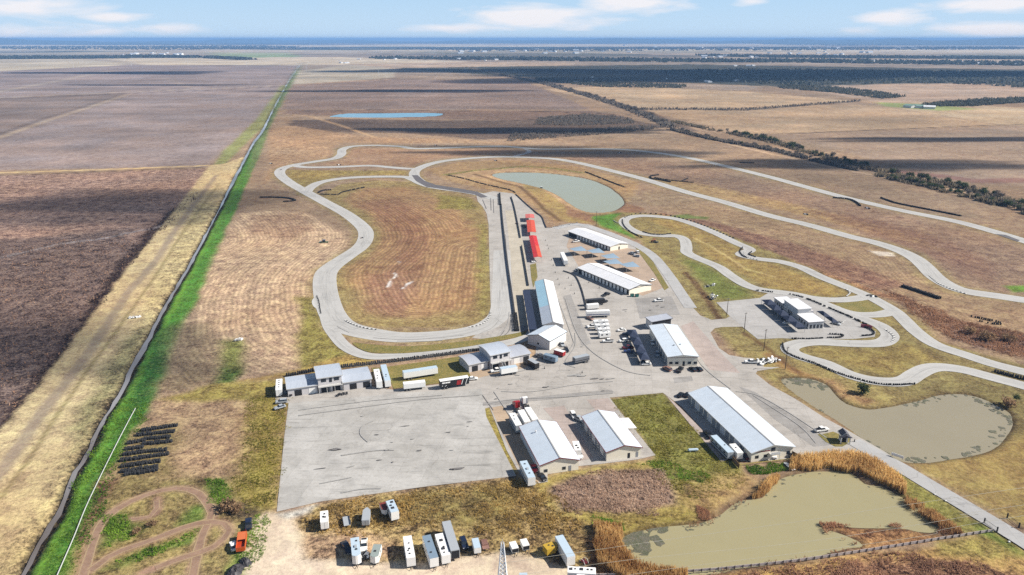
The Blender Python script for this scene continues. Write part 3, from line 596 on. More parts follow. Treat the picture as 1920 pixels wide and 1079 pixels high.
# ================================================================== PAVING
def concrete(name, col, joints=6.0, stain=.35, jstr=.6, uv=False, rubber=0.0):
    m, nt, b = newmat(name); p = pos(nt)
    n0 = noise(nt, p, .022, 4, .6); n1 = noise(nt, p, .12, 4, .65, .4); n2 = noise(nt, p, .8, 4, .7); n3 = noise(nt, p, 3.5, 2, .6)
    c = mixc(nt, ramp(nt, n0, .38, .68, 0, stain), tuple(col), tuple(v * .66 for v in (col[0], col[1] * .97, col[2] * .93)))
    c = mixc(nt, ramp(nt, n1, .50, .72, 0, stain * 1.05), c, tuple(v * .62 for v in col))
    c = mixc(nt, ramp(nt, n1, .50, .28, 0, stain * .6), c, tuple(min(v * 1.25, .8) for v in col))
    c = mixc(nt, ramp(nt, n2, .5, .75, 0, stain * .8), c, tuple(v * .5 for v in (col[0], col[1] * .96, col[2] * .9)))
    c = mixc(nt, ramp(nt, n3, .55, .8, 0, stain * .7), c, tuple(v * .6 for v in col))
    sm = N(nt, 'ShaderNodeMapping'); sm.inputs['Rotation'].default_value = (0, 0, math.radians(-12)); sm.inputs['Scale'].default_value = (.05, .55, 1); nt.links.new(p, sm.inputs[0])
    n4 = noise(nt, sm.outputs[0], 1.0, 5, .65, .3); n5 = noise(nt, p, 9.0, 2, .6)
    c = mixc(nt, math_(nt, 'MULTIPLY', ramp(nt, n4, .56, .74), ramp(nt, n1, .3, .6, .2, stain * 1.6)), c, tuple(v * .42 for v in col))
    c = mixc(nt, ramp(nt, n4, .42, .26, 0, stain * .6), c, tuple(min(v * 1.22, .85) for v in col))
    c = mixc(nt, ramp(nt, n5, .62, .75, 0, stain * .6), c, tuple(v * .4 for v in col))
    vr = N(nt, 'ShaderNodeTexVoronoi', feature='DISTANCE_TO_EDGE', i_Scale=.045)
    wv = N(nt, 'ShaderNodeVectorMath', operation='ADD'); nz = N(nt, 'ShaderNodeTexNoise', i_Scale=.15, i_Detail=4); nt.links.new(p, nz.inputs['Vector'])
    sc_ = N(nt, 'ShaderNodeVectorMath', operation='SCALE', i_Scale=7.0); nt.links.new(nz.outputs['Color'], sc_.inputs[0])
    nt.links.new(p, wv.inputs[0]); nt.links.new(sc_.outputs[0], wv.inputs[1]); nt.links.new(wv.outputs[0], vr.inputs['Vector'])
    crack = math_(nt, 'MULTIPLY', ramp(nt, vr.outputs['Distance'], .012, .004), ramp(nt, n0, .42, .56))
    c = mixc(nt, math_(nt, 'MULTIPLY', crack, .25), c, (.09, .08, .075))
    if joints:
        br = N(nt, 'ShaderNodeTexBrick', offset=0, i_Scale=1, i_Mortar_Size=.05, i_Mortar_Smooth=.3)
        br.inputs['Brick Width'].default_value = joints; br.inputs['Row Height'].default_value = joints
        br.inputs['Color1'].default_value = (1, 1, 1, 1); br.inputs['Color2'].default_value = (.84, .84, .83, 1); br.inputs['Mortar'].default_value = (.55, .53, .5, 1)
        mp = N(nt, 'ShaderNodeMapping'); mp.inputs['Rotation'].default_value = (0, 0, math.radians(9)); nt.links.new(p, mp.inputs[0]); nt.links.new(mp.outputs[0], br.inputs['Vector'])
        c = mixc(nt, jstr, c, mixc(nt, 1.0, c, br.outputs['Color'], 'MULTIPLY'))
    if rubber:
        u = N(nt, 'ShaderNodeUVMap'); sx = N(nt, 'ShaderNodeSeparateXYZ'); nt.links.new(u.outputs[0], sx.inputs[0])
        sv = N(nt, 'ShaderNodeVectorMath', operation='MULTIPLY'); sv.inputs[1].default_value = (14, .035, 1); nt.links.new(u.outputs[0], sv.inputs[0])
        band = noise(nt, sv.outputs[0], 1.0, 3, .6)
        edge = math_(nt, 'MULTIPLY', ramp(nt, sx.outputs[0], .12, .4), ramp(nt, sx.outputs[0], .88, .6))
        c = mixc(nt, math_(nt, 'MULTIPLY', math_(nt, 'MULTIPLY', ramp(nt, band, .45, .68), edge), rubber), c, tuple(v * .5 for v in col))
        lip = math_(nt, 'ADD', ramp(nt, sx.outputs[0], .035, .0), ramp(nt, sx.outputs[0], .965, 1.0))
        c = mixc(nt, math_(nt, 'MULTIPLY', lip, .45), c, tuple(min(v * 1.25, .8) for v in col))
    nt.links.new(c, b.inputs['Base Color']); b.inputs['Roughness'].default_value = .88; b.inputs['Specular IOR Level'].default_value = .2
    bp = N(nt, 'ShaderNodeBump', i_Strength=.2, i_Distance=.03); nt.links.new(n3, bp.inputs['Height']); nt.links.new(bp.outputs[0], b.inputs['Normal'])
    return m
CON = concrete('paddock_concrete', C(206, 200, 193, .65), joints=7.5, stain=.45)
CON2 = concrete('lot_concrete', C(210, 207, 202, .64), joints=9, stain=.62)
CONT = concrete('track_concrete', C(212, 210, 206, .62), joints=0, stain=.25, rubber=.6)
CONB = concrete('apron_concrete', C(206, 182, 156, .68), joints=5, stain=.4)
CONP = concrete('kart_pit_concrete', C(198, 195, 192, .68), joints=6, stain=.3)
ASPH = concrete('dark_asphalt', C(116, 112, 114, .68), joints=0, stain=.3)
ROADC = concrete('entrance_road_concrete', C(206, 205, 204, .62), joints=7, stain=.22)
PADDOCK = [(893, 366), (925, 359), (962, 363), (972, 371), (987, 383), (1003, 401), (1017, 408), (1022, 420), (1025, 428), (1044, 427), (1077, 419), (1104, 421), (1150, 437), (1197, 456), (1226, 476), (1250, 506), (1272, 534), (1288, 562),
           (1300, 578), (1313, 592), (1334, 600), (1360, 598), (1369, 593.5), (1392, 613), (1354, 613.5), (1340, 616), (1332, 624), (1348, 653), (1367, 666), (1394, 671), (1413, 672), (1433, 688.5), (1463, 689), (1447, 692), (1420, 696), (1417, 701), (1445, 723), (1491, 748), (1545, 783), (1591, 808), (1620, 825), (1660, 848),
           (1700, 877), (1680, 881), (1655, 863), (1628, 850), (1602, 850), (1540, 858), (1505, 862), (1495, 862), (1400, 866), (1372, 862), (1318, 806), (1277, 762), (1243, 737), (1143, 746), (1165, 775), (1200, 818), (1229, 854), (1195, 862), (1120, 871), (1026, 880),
           (1027, 904), (993, 909), (975, 890), (950, 845), (918, 764), (905, 768), (912, 782), (968, 893), (800, 912.5), (600, 941), (519, 960), (533, 820), (541, 756), (516, 755), (517, 738), (530, 730), (600, 735), (700, 725), (735, 731), (798, 724), (888, 714), (878, 697), (872, 690), (960, 675), (994, 672), (1004, 666), (1006, 640), (1003, 627), (990, 618),
           (965, 627), (905, 636), (885, 634), (905, 617), (921, 600), (919, 540), (916, 420), (912, 400), (905, 388), (896, 378)]
flat('paddock', gp(PADDOCK), .03, CON)
flat('parking_lot', gp([(541, 757), (600, 751), (760, 737), (903, 729), (912, 782), (965.5, 891.5), (800, 911), (600, 939.5), (522, 956), (535, 820)]), .036, CON2)
flat('kart_pit_lane', gp([(1343, 567.5), (1425, 559), (1440, 550), (1480, 555), (1540, 570), (1600, 598), (1642, 622), (1640, 632), (1600, 636), (1500, 636), (1462, 634.5), (1421, 636.5), (1392, 613), (1369, 594)]), .036, CONP)
flat('apron', gp([(549, 741), (600, 727), (700, 712), (704, 723), (660, 729), (600, 737)]), .042, CONB)
flat('apron', gp([(880, 697), (920, 686), (985, 675), (1010, 678), (985, 690), (935, 700), (885, 712)]), .042, CONB)
flat('apron', gp([(920, 765), (942, 761), (968, 800), (992, 850), (1020, 890), (1024, 902), (994, 906), (975, 880), (945, 820)]), .042, CONB)
flat('garage_apron', gp([(1068, 444), (1200, 470), (1222, 492), (1244, 540), (1205, 555), (1170, 540), (1085, 500), (1062, 462)]), .042, concrete('garage_apron_concrete', C(200, 178, 158, .68), joints=5, stain=.4))
flat('pit_apron', gp([(947, 395), (966, 395), (982, 460), (993, 540), (990, 610), (968, 612), (960, 520), (952, 430)]), .042, concrete('pit_apron_concrete', C(214, 204, 186, .68), joints=5, stain=.35))
CONK = concrete('pinkish_slab', C(206, 190, 182, .64), joints=4, stain=.4); COND = concrete('grey_patch', C(184, 180, 176, .64), joints=4, stain=.45)
for i, (q, m_) in enumerate((([(1262, 709), (1297, 705), (1300, 715), (1265, 719)], COND), ([(1276, 612), (1300, 603), (1345, 655), (1388, 700), (1330, 694), (1300, 650)], CONK), ([(1018, 766), (1058, 761), (1112, 858), (1092, 864), (1050, 800)], CONK), ([(1248, 741), (1277, 766), (1316, 806), (1368, 862), (1352, 866)], CONK), ([(1100, 750), (1140, 747), (1160, 770), (1120, 774)], CONK),
       ([(906, 762), (1060, 746), (1150, 737), (1148, 731), (1050, 740), (905, 755)], COND), ([(1055, 556), (1070, 552), (1092, 610), (1108, 645), (1092, 650), (1072, 610)], COND), ([(1385, 725), (1415, 735), (1500, 790), (1560, 835), (1525, 838), (1450, 785)], COND), ([(955, 612), (985, 612), (985, 620), (960, 624)], COND), ([(1190, 560), (1260, 556), (1275, 590), (1200, 598)], COND))):
    flat('concrete_patch', gp(q), .0445 + i * .0003, m_)
# tracks: each sheet a few millimetres over the one below
z = .050
def track(name, px, w, m=CONT, n=6, dz=.006, widths=None):
    global z
    z += dz; P = gs(px, n=n)
    return ribbon(name, P, w if widths is None else widths(P), z, m)
track('race_track', SPURB, 6.5)
def wmain(P):
    o = []
    for p in P:
        if p[1] < 470 and p[0] < -55: o.append(14.0)
        else: o.append(11.5)
    for _ in range(6): o = [sum(o[max(0, i - 3):i + 4]) / len(o[max(0, i - 3):i + 4]) for i in range(len(o))]
    return o
track('race_track', MAIN, 11, widths=wmain)
track('race_track', INNER, 10.5); track('race_track', LEG, 11.5); track('race_track', LINK, 11); track('race_track', SPURT, 6)
track('kart_track', KARTW, 8); track('kart_track', KARTM, 8); track('kart_track', KARTE, 8.5); track('kart_track', KART, 8.2)
track('service_lane', LANE, 7.0, ROADC)
track('entrance_road', [(1600, 828), (1660, 862), (1690, 878), (1750, 914), (1826, 959), (1920, 1016), (1990, 1062)], 6.6, ROADC)
zz = z + .006
flat('resurfaced_strip', gp([(772, 329), (783, 329), (795, 339), (817, 347), (867, 355), (895, 360), (915, 370), (902, 371), (890, 365), (830, 355), (800, 351), (780, 340)]), zz, ASPH)
flat('resurfaced_strip', gp([(1866, 439), (1885, 441), (1912, 451), (1908, 454)]), zz, ASPH)
flat('runoff_pad', gs([(594, 556), (586, 562), (585, 569), (589, 576), (597, 579), (600, 568)], closed=True), .045, CONT)
# grass islands inside the paving
GM, nt, b = newmat('island_grass'); p = pos(nt); n1 = noise(nt, p, .18, 4, .65); n2 = noise(nt, p, 1.2, 4, .7)
c = mixc(nt, ramp(nt, n1, .35, .65), C(156, 140, 72), C(120, 120, 52)); c = mixc(nt, ramp(nt, n2, .45, .7, 0, .7), c, C(178, 150, 84)); c = mixc(nt, ramp(nt, n2, .5, .3, 0, .6), c, C(60, 66, 28))
nt.links.new(c, b.inputs['Base Color']); b.inputs['Roughness'].default_value = .95
bp = N(nt, 'ShaderNodeBump', i_Strength=.7, i_Distance=.3); nt.links.new(n2, bp.inputs['Height']); nt.links.new(bp.outputs[0], b.inputs['Normal'])
for q in ([(1190, 463), (1203, 468), (1225, 492), (1254, 540), (1246, 545), (1226, 512)], [(1533, 815), (1545, 814), (1562, 810), (1594, 823), (1592, 831), (1580, 838), (1566, 838), (1548, 829)],
          [(994, 497), (1005, 494), (1008, 520), (1004, 528), (1000, 540), (996, 520)],
          [(722, 689), (800, 678), (868, 668), (880, 700), (886, 712), (800, 722), (738, 729.5)], [(700, 714), (722, 711), (722, 690), (697, 690)]):
    o = flat('grass_island', gp(q), .105, GM)
o = flat('grass_verge', gs([(661, 643), (690, 646), (760, 650), (830, 645), (905, 636), (960, 627), (985, 622), (980, 630), (930, 641), (860, 653), (760, 663), (700, 662), (675, 655)], closed=True, n=3), z + .03, GM)
ISL = flat('grass_island', gp([(1560, 572), (1615, 560), (1650, 576), (1662, 588), (1640, 590), (1600, 590), (1580, 582)]), .046, GM)
# tyre marks: thin sheets of rubber on the concrete
RUB = mat('tyre_rubber_mark', (.16, .15, .145), .9, dirt=.5)
RUBL = mat('tyre_rubber_faint', (.33, .32, .305), .9, dirt=.5)
def mark(px, w, m=RUB, dz=.012):
    global z
    z += .0035
    return ribbon('tyre_mark', gs(px, n=5), w, z + dz, m)
for q, w, mm in (([(958, 600), (955, 620), (942, 632), (930, 638)], .5, RUB), ([(955, 585), (950, 612), (930, 632), (912, 640)], .4, RUBL), ([(936, 600), (925, 614), (900, 626)], .5, RUBL),
             ([(946, 620), (938, 630), (924, 636)], .4, RUB), ([(632, 612), (642, 618), (655, 624)], .5, RUBL), ([(700, 634), (760, 637.5), (820, 634), (870, 629)], .6, RUBL), ([(745, 640), (790, 641), (830, 639)], .4, RUBL), ([(920, 372), (921, 395)], .6, RUB), ([(925, 374), (926, 400)], .5, RUB),
             ([(905, 375), (912, 392)], .6, RUB), ([(948, 440), (956, 540)], .5, RUBL), ([(1250, 620), (1290, 648), (1320, 690), (1370, 730)], .5, RUBL), ([(1412, 742), (1440, 760), (1500, 800), (1530, 832)], .35, RUBL), ([(1380, 735), (1420, 742), (1480, 775), (1550, 822)], .4, RUBL),
             ([(905, 742), (925, 770)], .25, RUB), ([(926, 735), (950, 772), (985, 830), (1005, 870)], .3, RUBL), ([(1060, 560), (1080, 620), (1110, 660), (1170, 695), (1220, 705)], .45, RUBL), ([(1079, 690), (1060, 680), (1078, 650), (1078, 625)], .4, RUBL), ([(1046, 560), (1072, 630), (1074, 648), (1050, 670), (1000, 690), (930, 708)], .5, RUBL),
             ([(940, 735), (1000, 735), (1080, 722), (1150, 716)], .4, RUBL), ([(906, 760), (960, 750), (1060, 745), (1150, 738)], .4, RUBL), ([(560, 770), (700, 752), (830, 742)], .35, RUBL), ([(700, 790), (680, 800), (676, 815), (690, 830)], .5, RUBL), ([(560, 780), (650, 768), (790, 750), (900, 742)], .5, RUBL), ([(640, 855), (700, 846), (740, 845)], .7, RUBL), ([(640, 925), (680, 918), (715, 917)], .5, RUBL), ([(600, 908), (660, 896)], .4, RUBL)):
    mark(q, w, mm)
for i in range(22):   # oil spots on the lot and the paddock
    px = random.choice(((random.uniform(560, 930), random.uniform(760, 900)), (random.uniform(900, 1180), random.uniform(690, 740)), (random.uniform(1090, 1250), random.uniform(548, 590))))
    a = g(*px); r = random.uniform(.12, .4); e = random.uniform(1.5, 5); t = .25 + random.gauss(0, .25)
    pts = []
    for k in range(11):
        an = k * 2 * PI / 11; rr = r * random.uniform(.6, 1.25); x, y = rr * e * math.cos(an), rr * math.sin(an); pts.append((a.x + x * math.cos(t) - y * math.sin(t), a.y + x * math.sin(t) + y * math.cos(t)))
    z += .0015
    flat('oil_stain', pts, z + .015, random.choice((RUB, RUBL, RUBL)))
# kerbs: alternate pale and dark blocks set in the edge of the bends
mk, nt, bb = newmat('kerb_paint'); u = N(nt, 'ShaderNodeUVMap'); sx = N(nt, 'ShaderNodeSeparateXYZ'); nt.links.new(u.outputs[0], sx.inputs[0])
st = math_(nt, 'GREATER_THAN', math_(nt, 'FRACT', math_(nt, 'MULTIPLY', sx.outputs[1], .42)), .5); nt.links.new(mixc(nt, st, C(232, 230, 224, .75), C(84, 82, 80)), bb.inputs['Base Color']); bb.inputs['Roughness'].default_value = .7
for q in ([(647, 601), (660, 608), (680, 615), (706, 619)], [(880, 615), (902, 609), (917, 597), (920, 585)], [(1397, 473), (1395, 478), (1405, 484), (1420, 488)], [(1660, 618), (1676, 632), (1672, 642)], [(1742, 517), (1760, 532), (1785, 543), (1812, 552)], [(1588, 556), (1594, 549), (1586, 543)]):
    ribbon('kerb', gs(q, n=6), 1.0, z + .03, mk)
for x, y, e, r in ((1078, 704.5, 3.4, .9), (1092, 706, 2.2, .5), (1115, 711, 1.9, .5), (1145, 711, 2.3, .28), (1022, 727, 1.2, .4), (1130, 734, .9, .3), (628, 844, 2.4, .7), (725, 845, 1.0, .4), (857, 880, 2.6, .55), (712, 864, 1.2, .25), (736, 868, .4, .4), (930, 749, .7, .3), (786, 846, .8, .35), (650, 768, 1.2, .3), (1061, 651, .8, .5), (1091, 651, .6, .4), (840, 812, 1.4, .2), (760, 800, 1.8, .22), (600, 880, 2.0, .2), (880, 792, 1.5, .2)):
    a = g(x, y); pts = []
    for k in range(13):
        an = k * 2 * PI / 13; f = random.uniform(.55, 1.3); xx, yy = e * f * math.cos(an), r * f * math.sin(an); pts.append((a.x + xx * .98 - yy * .2, a.y + xx * .2 + yy * .98))
    z += .0015; flat('oil_stain', pts, z + .015, random.choice((RUB, RUB, RUBL)))
# ================================================================== BUILDINGS
WHITE = mat('white_paint', C(240, 238, 234, .85), .5, dirt=.12)
CREAM = mat('cream_siding', C(240, 232, 214, .9), .6, dirt=.15)
GREYW = mat('grey_siding', C(204, 200, 200, .85), .6, dirt=.18)
LGREY = mat('light_grey_siding', C(218, 216, 214, .8), .6, dirt=.15)
REDT = mat('red_trim', C(150, 44, 50), .5)
DTRIM = mat('grey_trim', C(96, 94, 96), .5)
WTRIM = mat('white_trim', C(236, 234, 230), .5)
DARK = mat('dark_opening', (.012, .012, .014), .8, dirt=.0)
DOORW = mat('roller_door_white', C(224, 224, 226, .8), .45, dirt=.12, streak=(.3, .3, 6))
DOORG = mat('roller_door_grey', C(166, 170, 176), .45, dirt=.15, streak=(.3, .3, 6))
GLASS = glass()
RF_A = roofmat('roof_pale_blue_metal', C(214, 224, 234, .9), .36)
RF_B = roofmat('roof_galvanised', C(198, 206, 218, .75), .36)
RF_W = roofmat('roof_white_metal', C(232, 232, 234, .92), .42)
RF_G = roofmat('roof_grey_metal', C(184, 188, 198, .8), .4)
RF_S = roofmat('roof_sky_blue', C(176, 216, 234, .8), .42)
NAVY = mat('navy_solar_panel', C(44, 62, 100), .35, dirt=.1)
def frame_from(o, b, c, zc):
    """o = corner, b = corner along the ridge, c = corner across (photo pixels of roof corners at height zc)"""
    O, B, Cc = g(*o, zc), g(*b, zc), g(*c, zc)
    y = (B - O); y.z = 0; L = y.length; y.normalize(); x = Vector((y.y, -y.x, 0))
    w = (Cc - O).dot(x)
    if w < 0: x = -x; w = -w      # caller passes corners so that this does not happen
    ctr = O + x * w / 2 + y * L / 2; ctr.z = 0
    return ctr, math.atan2(-y.x, y.y), w, L
def profile(kind, W, rise):
    if kind == 'gable': return [(-W / 2, 0), (0, rise), (W / 2, 0)]
    if kind == 'flat': return [(-W / 2, 0), (W / 2, rise)]
    if kind == 'arch': return [(-W / 2 + W * k / 10, rise * (1 - (2 * k / 10 - 1) ** 2)) for k in range(11)]
def shell(parent, W, L, h, kind, rise, wallm, roofm, over=.45, name='wall', rname='roof', y0=None, trim=None, thick=.14, z0=0.0, trimname='roof_trim', offx=0, offy=0):
    """walls with shaped end gables, and a roof slab that stands proud of them (W, L are the roof's outer size)"""
    pr = profile(kind, W, rise); ww, ll = W - 2 * over, L - 2 * over
    def top(x):
        for (a, za), (b, zb) in zip(pr, pr[1:]):
            if a - 1e-6 <= x <= b + 1e-6: return za + (zb - za) * (x - a) / (b - a)
    xs = [-ww / 2] + [p[0] for p in pr[1:-1]] + [ww / 2]
    poly = [(-ww / 2, z0), (ww / 2, z0)] + [(x, h + top(x) - .02) for x in xs[::-1]]
    w = MB().extr(poly, -ll / 2, ll / 2, 'y').build(name, wallm, parent); w.location = (offx, offy, 0)
    n = len(pr)
    rp = [(x, h + zz) for x, zz in pr] + [(x, h + zz + thick) for x, zz in pr[::-1]]
    r = MB().extr(rp, -L / 2, L / 2, 'y').build(rname, roofm, parent); r.location = (offx, offy, 0)
    if trim:
        t = MB()
        for s in (-1, 1):
            yy = s * (L / 2 + .03)
            tp = [(x, h + zz - .12) for x, zz in pr] + [(x, h + zz + thick + .03) for x, zz in pr[::-1]]
            t.extr(tp, yy - .05, yy + .05, 'y')
        for s, zz in ((-1, pr[0][1]), (1, pr[-1][1])):
            xx = s * (W / 2 + .03); t.box(xx - .05, xx + .05, -L / 2, L / 2, h + zz - .12, h + zz + thick + .02)
        q = t.build(trimname, trim, parent); q.location = (offx, offy, 0)
    return w, r
def panel(parent, name, side, hw, hl, a, b, z0, z1, m, d=.05, lbl=None, sill=None, off=(0, 0)):
    """a door or window set on a wall: side L/R runs along y, N/F runs along x (metres from the centre)"""
    mb = MB()
    if side == 'L': mb.box(-hw - d, -hw + .02, a, b, z0, z1)
    if side == 'R': mb.box(hw - .02, hw + d, a, b, z0, z1)
    if side == 'N': mb.box(a, b, -hl - d, -hl + .02, z0, z1)
    if side == 'F': mb.box(a, b, hl - .02, hl + d, z0, z1)
    o = mb.build(name, m, parent); o.location = (*off, 0)
    return o
def window(parent, side, hw, hl, a, b, z0, z1, frame=None, off=(0, 0), name='window'):
    f = panel(parent, name, side, hw, hl, a - .1, b + .1, z0 - .1, z1 + .1, frame or WTRIM, .04)
    p = panel(f, 'pane', side, hw, hl, a, b, z0, z1, GLASS, .06)
    if off != (0, 0): f.location = (*off, 0)
    return f
def doors(parent, side, hw, hl, start, n, w, gap, h, m, name='roller_door', alt=None, off=(0, 0)):
    for i in range(n):
        a = start + i * (w + gap)
        panel(parent, name, side, hw, hl, a, a + w, .05, h, alt if (alt and i % 3 == 1) else m, .05, off=off)
def ridge(parent, L, z, m=WTRIM):
    MB().extr([(-.35, z), (.35, z), (0, z + .12)], -L / 2, L / 2, 'y').build('ridge_cap', m, parent)
def vents(parent, spots, z, m=None):
    for x, y in spots: MB().tube((x, y, z), (x, y, z + .7), .22, .22, 8).tube((x, y, z + .7), (x, y, z + .85), .36, .1, 8).build('roof_vent', m or LGREY, parent)
def building(name, label, o, b, c, h, kind, rise, wallm, roofm, trim=None, over=.45, cat='building', group=None):
    ctr, rz, W_, L_ = frame_from(o, b, c, h)
    t = thing(name, label, cat, ctr, rz, group)
    shell(t, W_, L_, h, kind, rise, wallm, roofm, over, trim=trim)
    return t, W_, L_, W_ / 2 - over, L_ / 2 - over
# --- front pair of garages and the long one
t, W_, L_, hw, hl = building('garage_building', 'pale blue roofed garage with red trim, white trailers parked behind it', (1011.6, 874.3), (973, 800.8), (1088, 862.8), 3.9, 'gable', 2.0, CREAM, RF_A, REDT)
doors(t, 'L', hw, hl, -hl + 1, 8, 2.7, .45, 2.9, DOORW); doors(t, 'R', hw, hl, -hl + 1, 8, 2.7, .45, 2.9, DOORW); ridge(t, L_, 6.05)
window(t, 'N', hw, hl, 1.0, 2.2, .9, 2.0); panel(t, 'door', 'N', hw, hl, 3.2, 4.2, .05, 2.1, DOORG); window(t, 'N', hw, hl, -5.5, -4.3, .9, 2.0); vents(t, [(-3, 6)], 5.2)
t, W_, L_, hw, hl = building('garage_building', 'pale blue roofed garage with red trim and a white lean-to canopy on its grass side', (1136.4, 849.5), (1089.5, 781.4), (1205, 840.1), 3.7, 'gable', 1.9, CREAM, RF_A, REDT)
doors(t, 'L', hw, hl, -hl + .8, 9, 2.35, .45, 2.9, DOORG, alt=DOORW); doors(t, 'R', hw, hl, -hl + .8, 5, 2.35, .45, 2.9, DOORG); ridge(t, L_, 5.75)
panel(t, 'door', 'N', hw, hl, 1.5, 2.4, .05, 2.1, DARK); panel(t, 'door', 'N', hw, hl, 4.6, 5.5, .05, 2.1, DOORG)
can = MB().extr([(hw + .05, 3.2), (hw + 4.6, 2.75), (hw + 4.6, 2.87), (hw + .05, 3.32)], 1.5, 9.5, 'y').build('canopy', WHITE, t)
for yy in (1.7, 5.5, 9.3): MB().tube((hw + 4.4, yy, 0), (hw + 4.4, yy, 2.78), .07).build('post', WHITE, can)
t, W_, L_, hw, hl = building('garage_building', 'longest garage building, pale blue and white roof, beside the entrance road', (1408.7, 851.2), (1289.9, 737.5), (1491.1, 837.6), 3.9, 'gable', 2.1, CREAM, RF_A, WTRIM, over=.6)
doors(t, 'L', hw, hl, -hl + 5, 13, 2.7, .6, 3.0, DOORG, alt=DOORW); doors(t, 'R', hw, hl, -hl + 2, 14, 2.7, .55, 3.0, DOORW); ridge(t, L_, 6.15)
for x in (-6.6, -3.2, 5.8): window(t, 'N', hw, hl, x, x + 1.2, 1.3, 2.3, DTRIM)
window(t, 'N', hw, hl, -.6, .9, 3.3, 4.6, DTRIM)
bal = MB().box(-1.6, 1.9, -hl - 1.7, -hl - .05, 2.75, 2.9).build('balcony', WTRIM, t)
MB().box(-1.6, 1.9, -hl - 1.72, -hl - 1.64, 2.9, 3.8).build('railing', LGREY, bal)
for x in (-1.5, 1.8): MB().tube((x, -hl - 1.6, 0), (x, -hl - 1.6, 2.8), .08).build('post', WTRIM, bal)
panel(t, 'gable_band', 'N', hw, hl, -hw + .3, -.9, 3.55, 3.9, REDT, .04)
# --- race control garages with two-storey middles
def pit_house(label, left, mid, right, kind, wm, rises, lh=3.7, mh=6.9):
    ctr, rz, W_, L_ = frame_from(mid[0], mid[1], mid[2], mh)
    t = thing('pit_building', label, 'building', ctr, rz, 'two storey pit buildings by the lot')
    inv = Matrix.Rotation(-rz, 3, 'Z')
    shell(t, W_, L_, mh, kind, rises[1], wm, RF_B, .5, name='tower_wall', rname='tower_roof', trim=WTRIM, trimname='tower_trim')
    hw, hl = W_ / 2 - .5, L_ / 2 - .5
    for x, nm in ((-hl + 1.2, 0), (-hl + 4.1, 1), (hl - 3.2, 2)): window(t, 'L', hw, hl, x, x + (1.0 if nm == 1 else 1.9), 4.4 if nm == 1 else 4.9, 6.2, DTRIM)
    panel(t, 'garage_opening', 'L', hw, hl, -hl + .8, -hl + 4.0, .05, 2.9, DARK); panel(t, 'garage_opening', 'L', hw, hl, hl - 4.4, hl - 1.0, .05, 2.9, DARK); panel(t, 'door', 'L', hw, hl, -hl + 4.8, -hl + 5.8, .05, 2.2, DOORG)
    bal = MB().box(-hw - 1.9, -hw - .05, -hl - .2, hl + .2, 3.25, 3.45).build('balcony', WTRIM, t)
    r = MB().box(-hw - 1.9, -hw - 1.84, -hl - .2, hl + .2, 4.3, 4.38)
    for k in range(9): r.tube((-hw - 1.87, -hl + k * (2 * hl) / 8, 3.45), (-hw - 1.87, -hl + k * (2 * hl) / 8, 4.35), .035, n=5)
    r.build('railing', WTRIM, bal)
    for yy in (-hl, -hl / 3, hl / 3, hl): MB().tube((-hw - 1.75, yy, 0), (-hw - 1.75, yy, 3.25), .09).build('post', WTRIM, bal)
    for q, sgn in ((left, 1), (right, -1)):
        c2, rz2, W2, L2 = frame_from(q[0], q[1], q[2], lh)
        d = inv @ (c2 - ctr); L2 = min(L2, 2 * (abs(d.y) - L_ / 2 + .5) + 0.6)
        dy = sgn * (L_ / 2 - .45 + L2 / 2)
        shell(t, W2, L2, lh, kind, rises[0], wm, RF_G if kind == 'arch' else RF_B, .4, name='wing_wall', rname='wing_roof', trim=WTRIM, trimname='wing_trim', offx=d.x, offy=dy)
        nb = 2
        for k in range(nb):
            a = -L2 / 2 + 1.0 + k * (L2 - 1.2) / nb
            panel(t, 'garage_opening' if (k + (sgn > 0)) % 2 == 0 or kind == 'gable' and sgn < 0 else 'roller_door', 'L', W2 / 2 - .4, 0, a, a + 2.9, .05, 2.7, DARK if ((k + (sgn > 0)) % 2 == 0 or kind == 'gable' and sgn < 0) else WHITE, off=(d.x, dy))
        if sgn > 0 and kind == 'gable': pass
    return t, hw, hl
# near-right corner, near-left corner (along the ridge), far-right corner
t, hw, hl = pit_house('two storey grey pit building with open bays at the corner of the big concrete lot', [(592, 723.5), (532.5, 731.5), (589, 701)], [(642.7, 704), (593.5, 711), (640, 681)], [(701, 711), (645, 718), (697, 687.5)], 'gable', GREYW, (.5, .5))
t, hw, hl = pit_house('arched roof pit building with an outside stair beside the grass plot', [(916, 677), (878, 686.5), (894, 660.5)], [(959, 659.5), (919, 668), (937, 640.5)], [(995.6, 663), (955, 672), (974, 646)], 'arch', GREYW, (.8, 1.0))
st = MB()
for k in range(11): st.box(-hw - 2.2 - k * .34, -hw - 1.9 - k * .34, -.6, .6, 3.2 - k * .29, 3.3 - k * .29)
for s in (-.62, .62): st.extr([(-hw - 2.0, 3.4), (-hw - 5.8, .15), (-hw - 5.8, 1.1), (-hw - 2.0, 4.35)], s - .03, s + .03, 'y')
st.build('outside_stair', WTRIM, t)
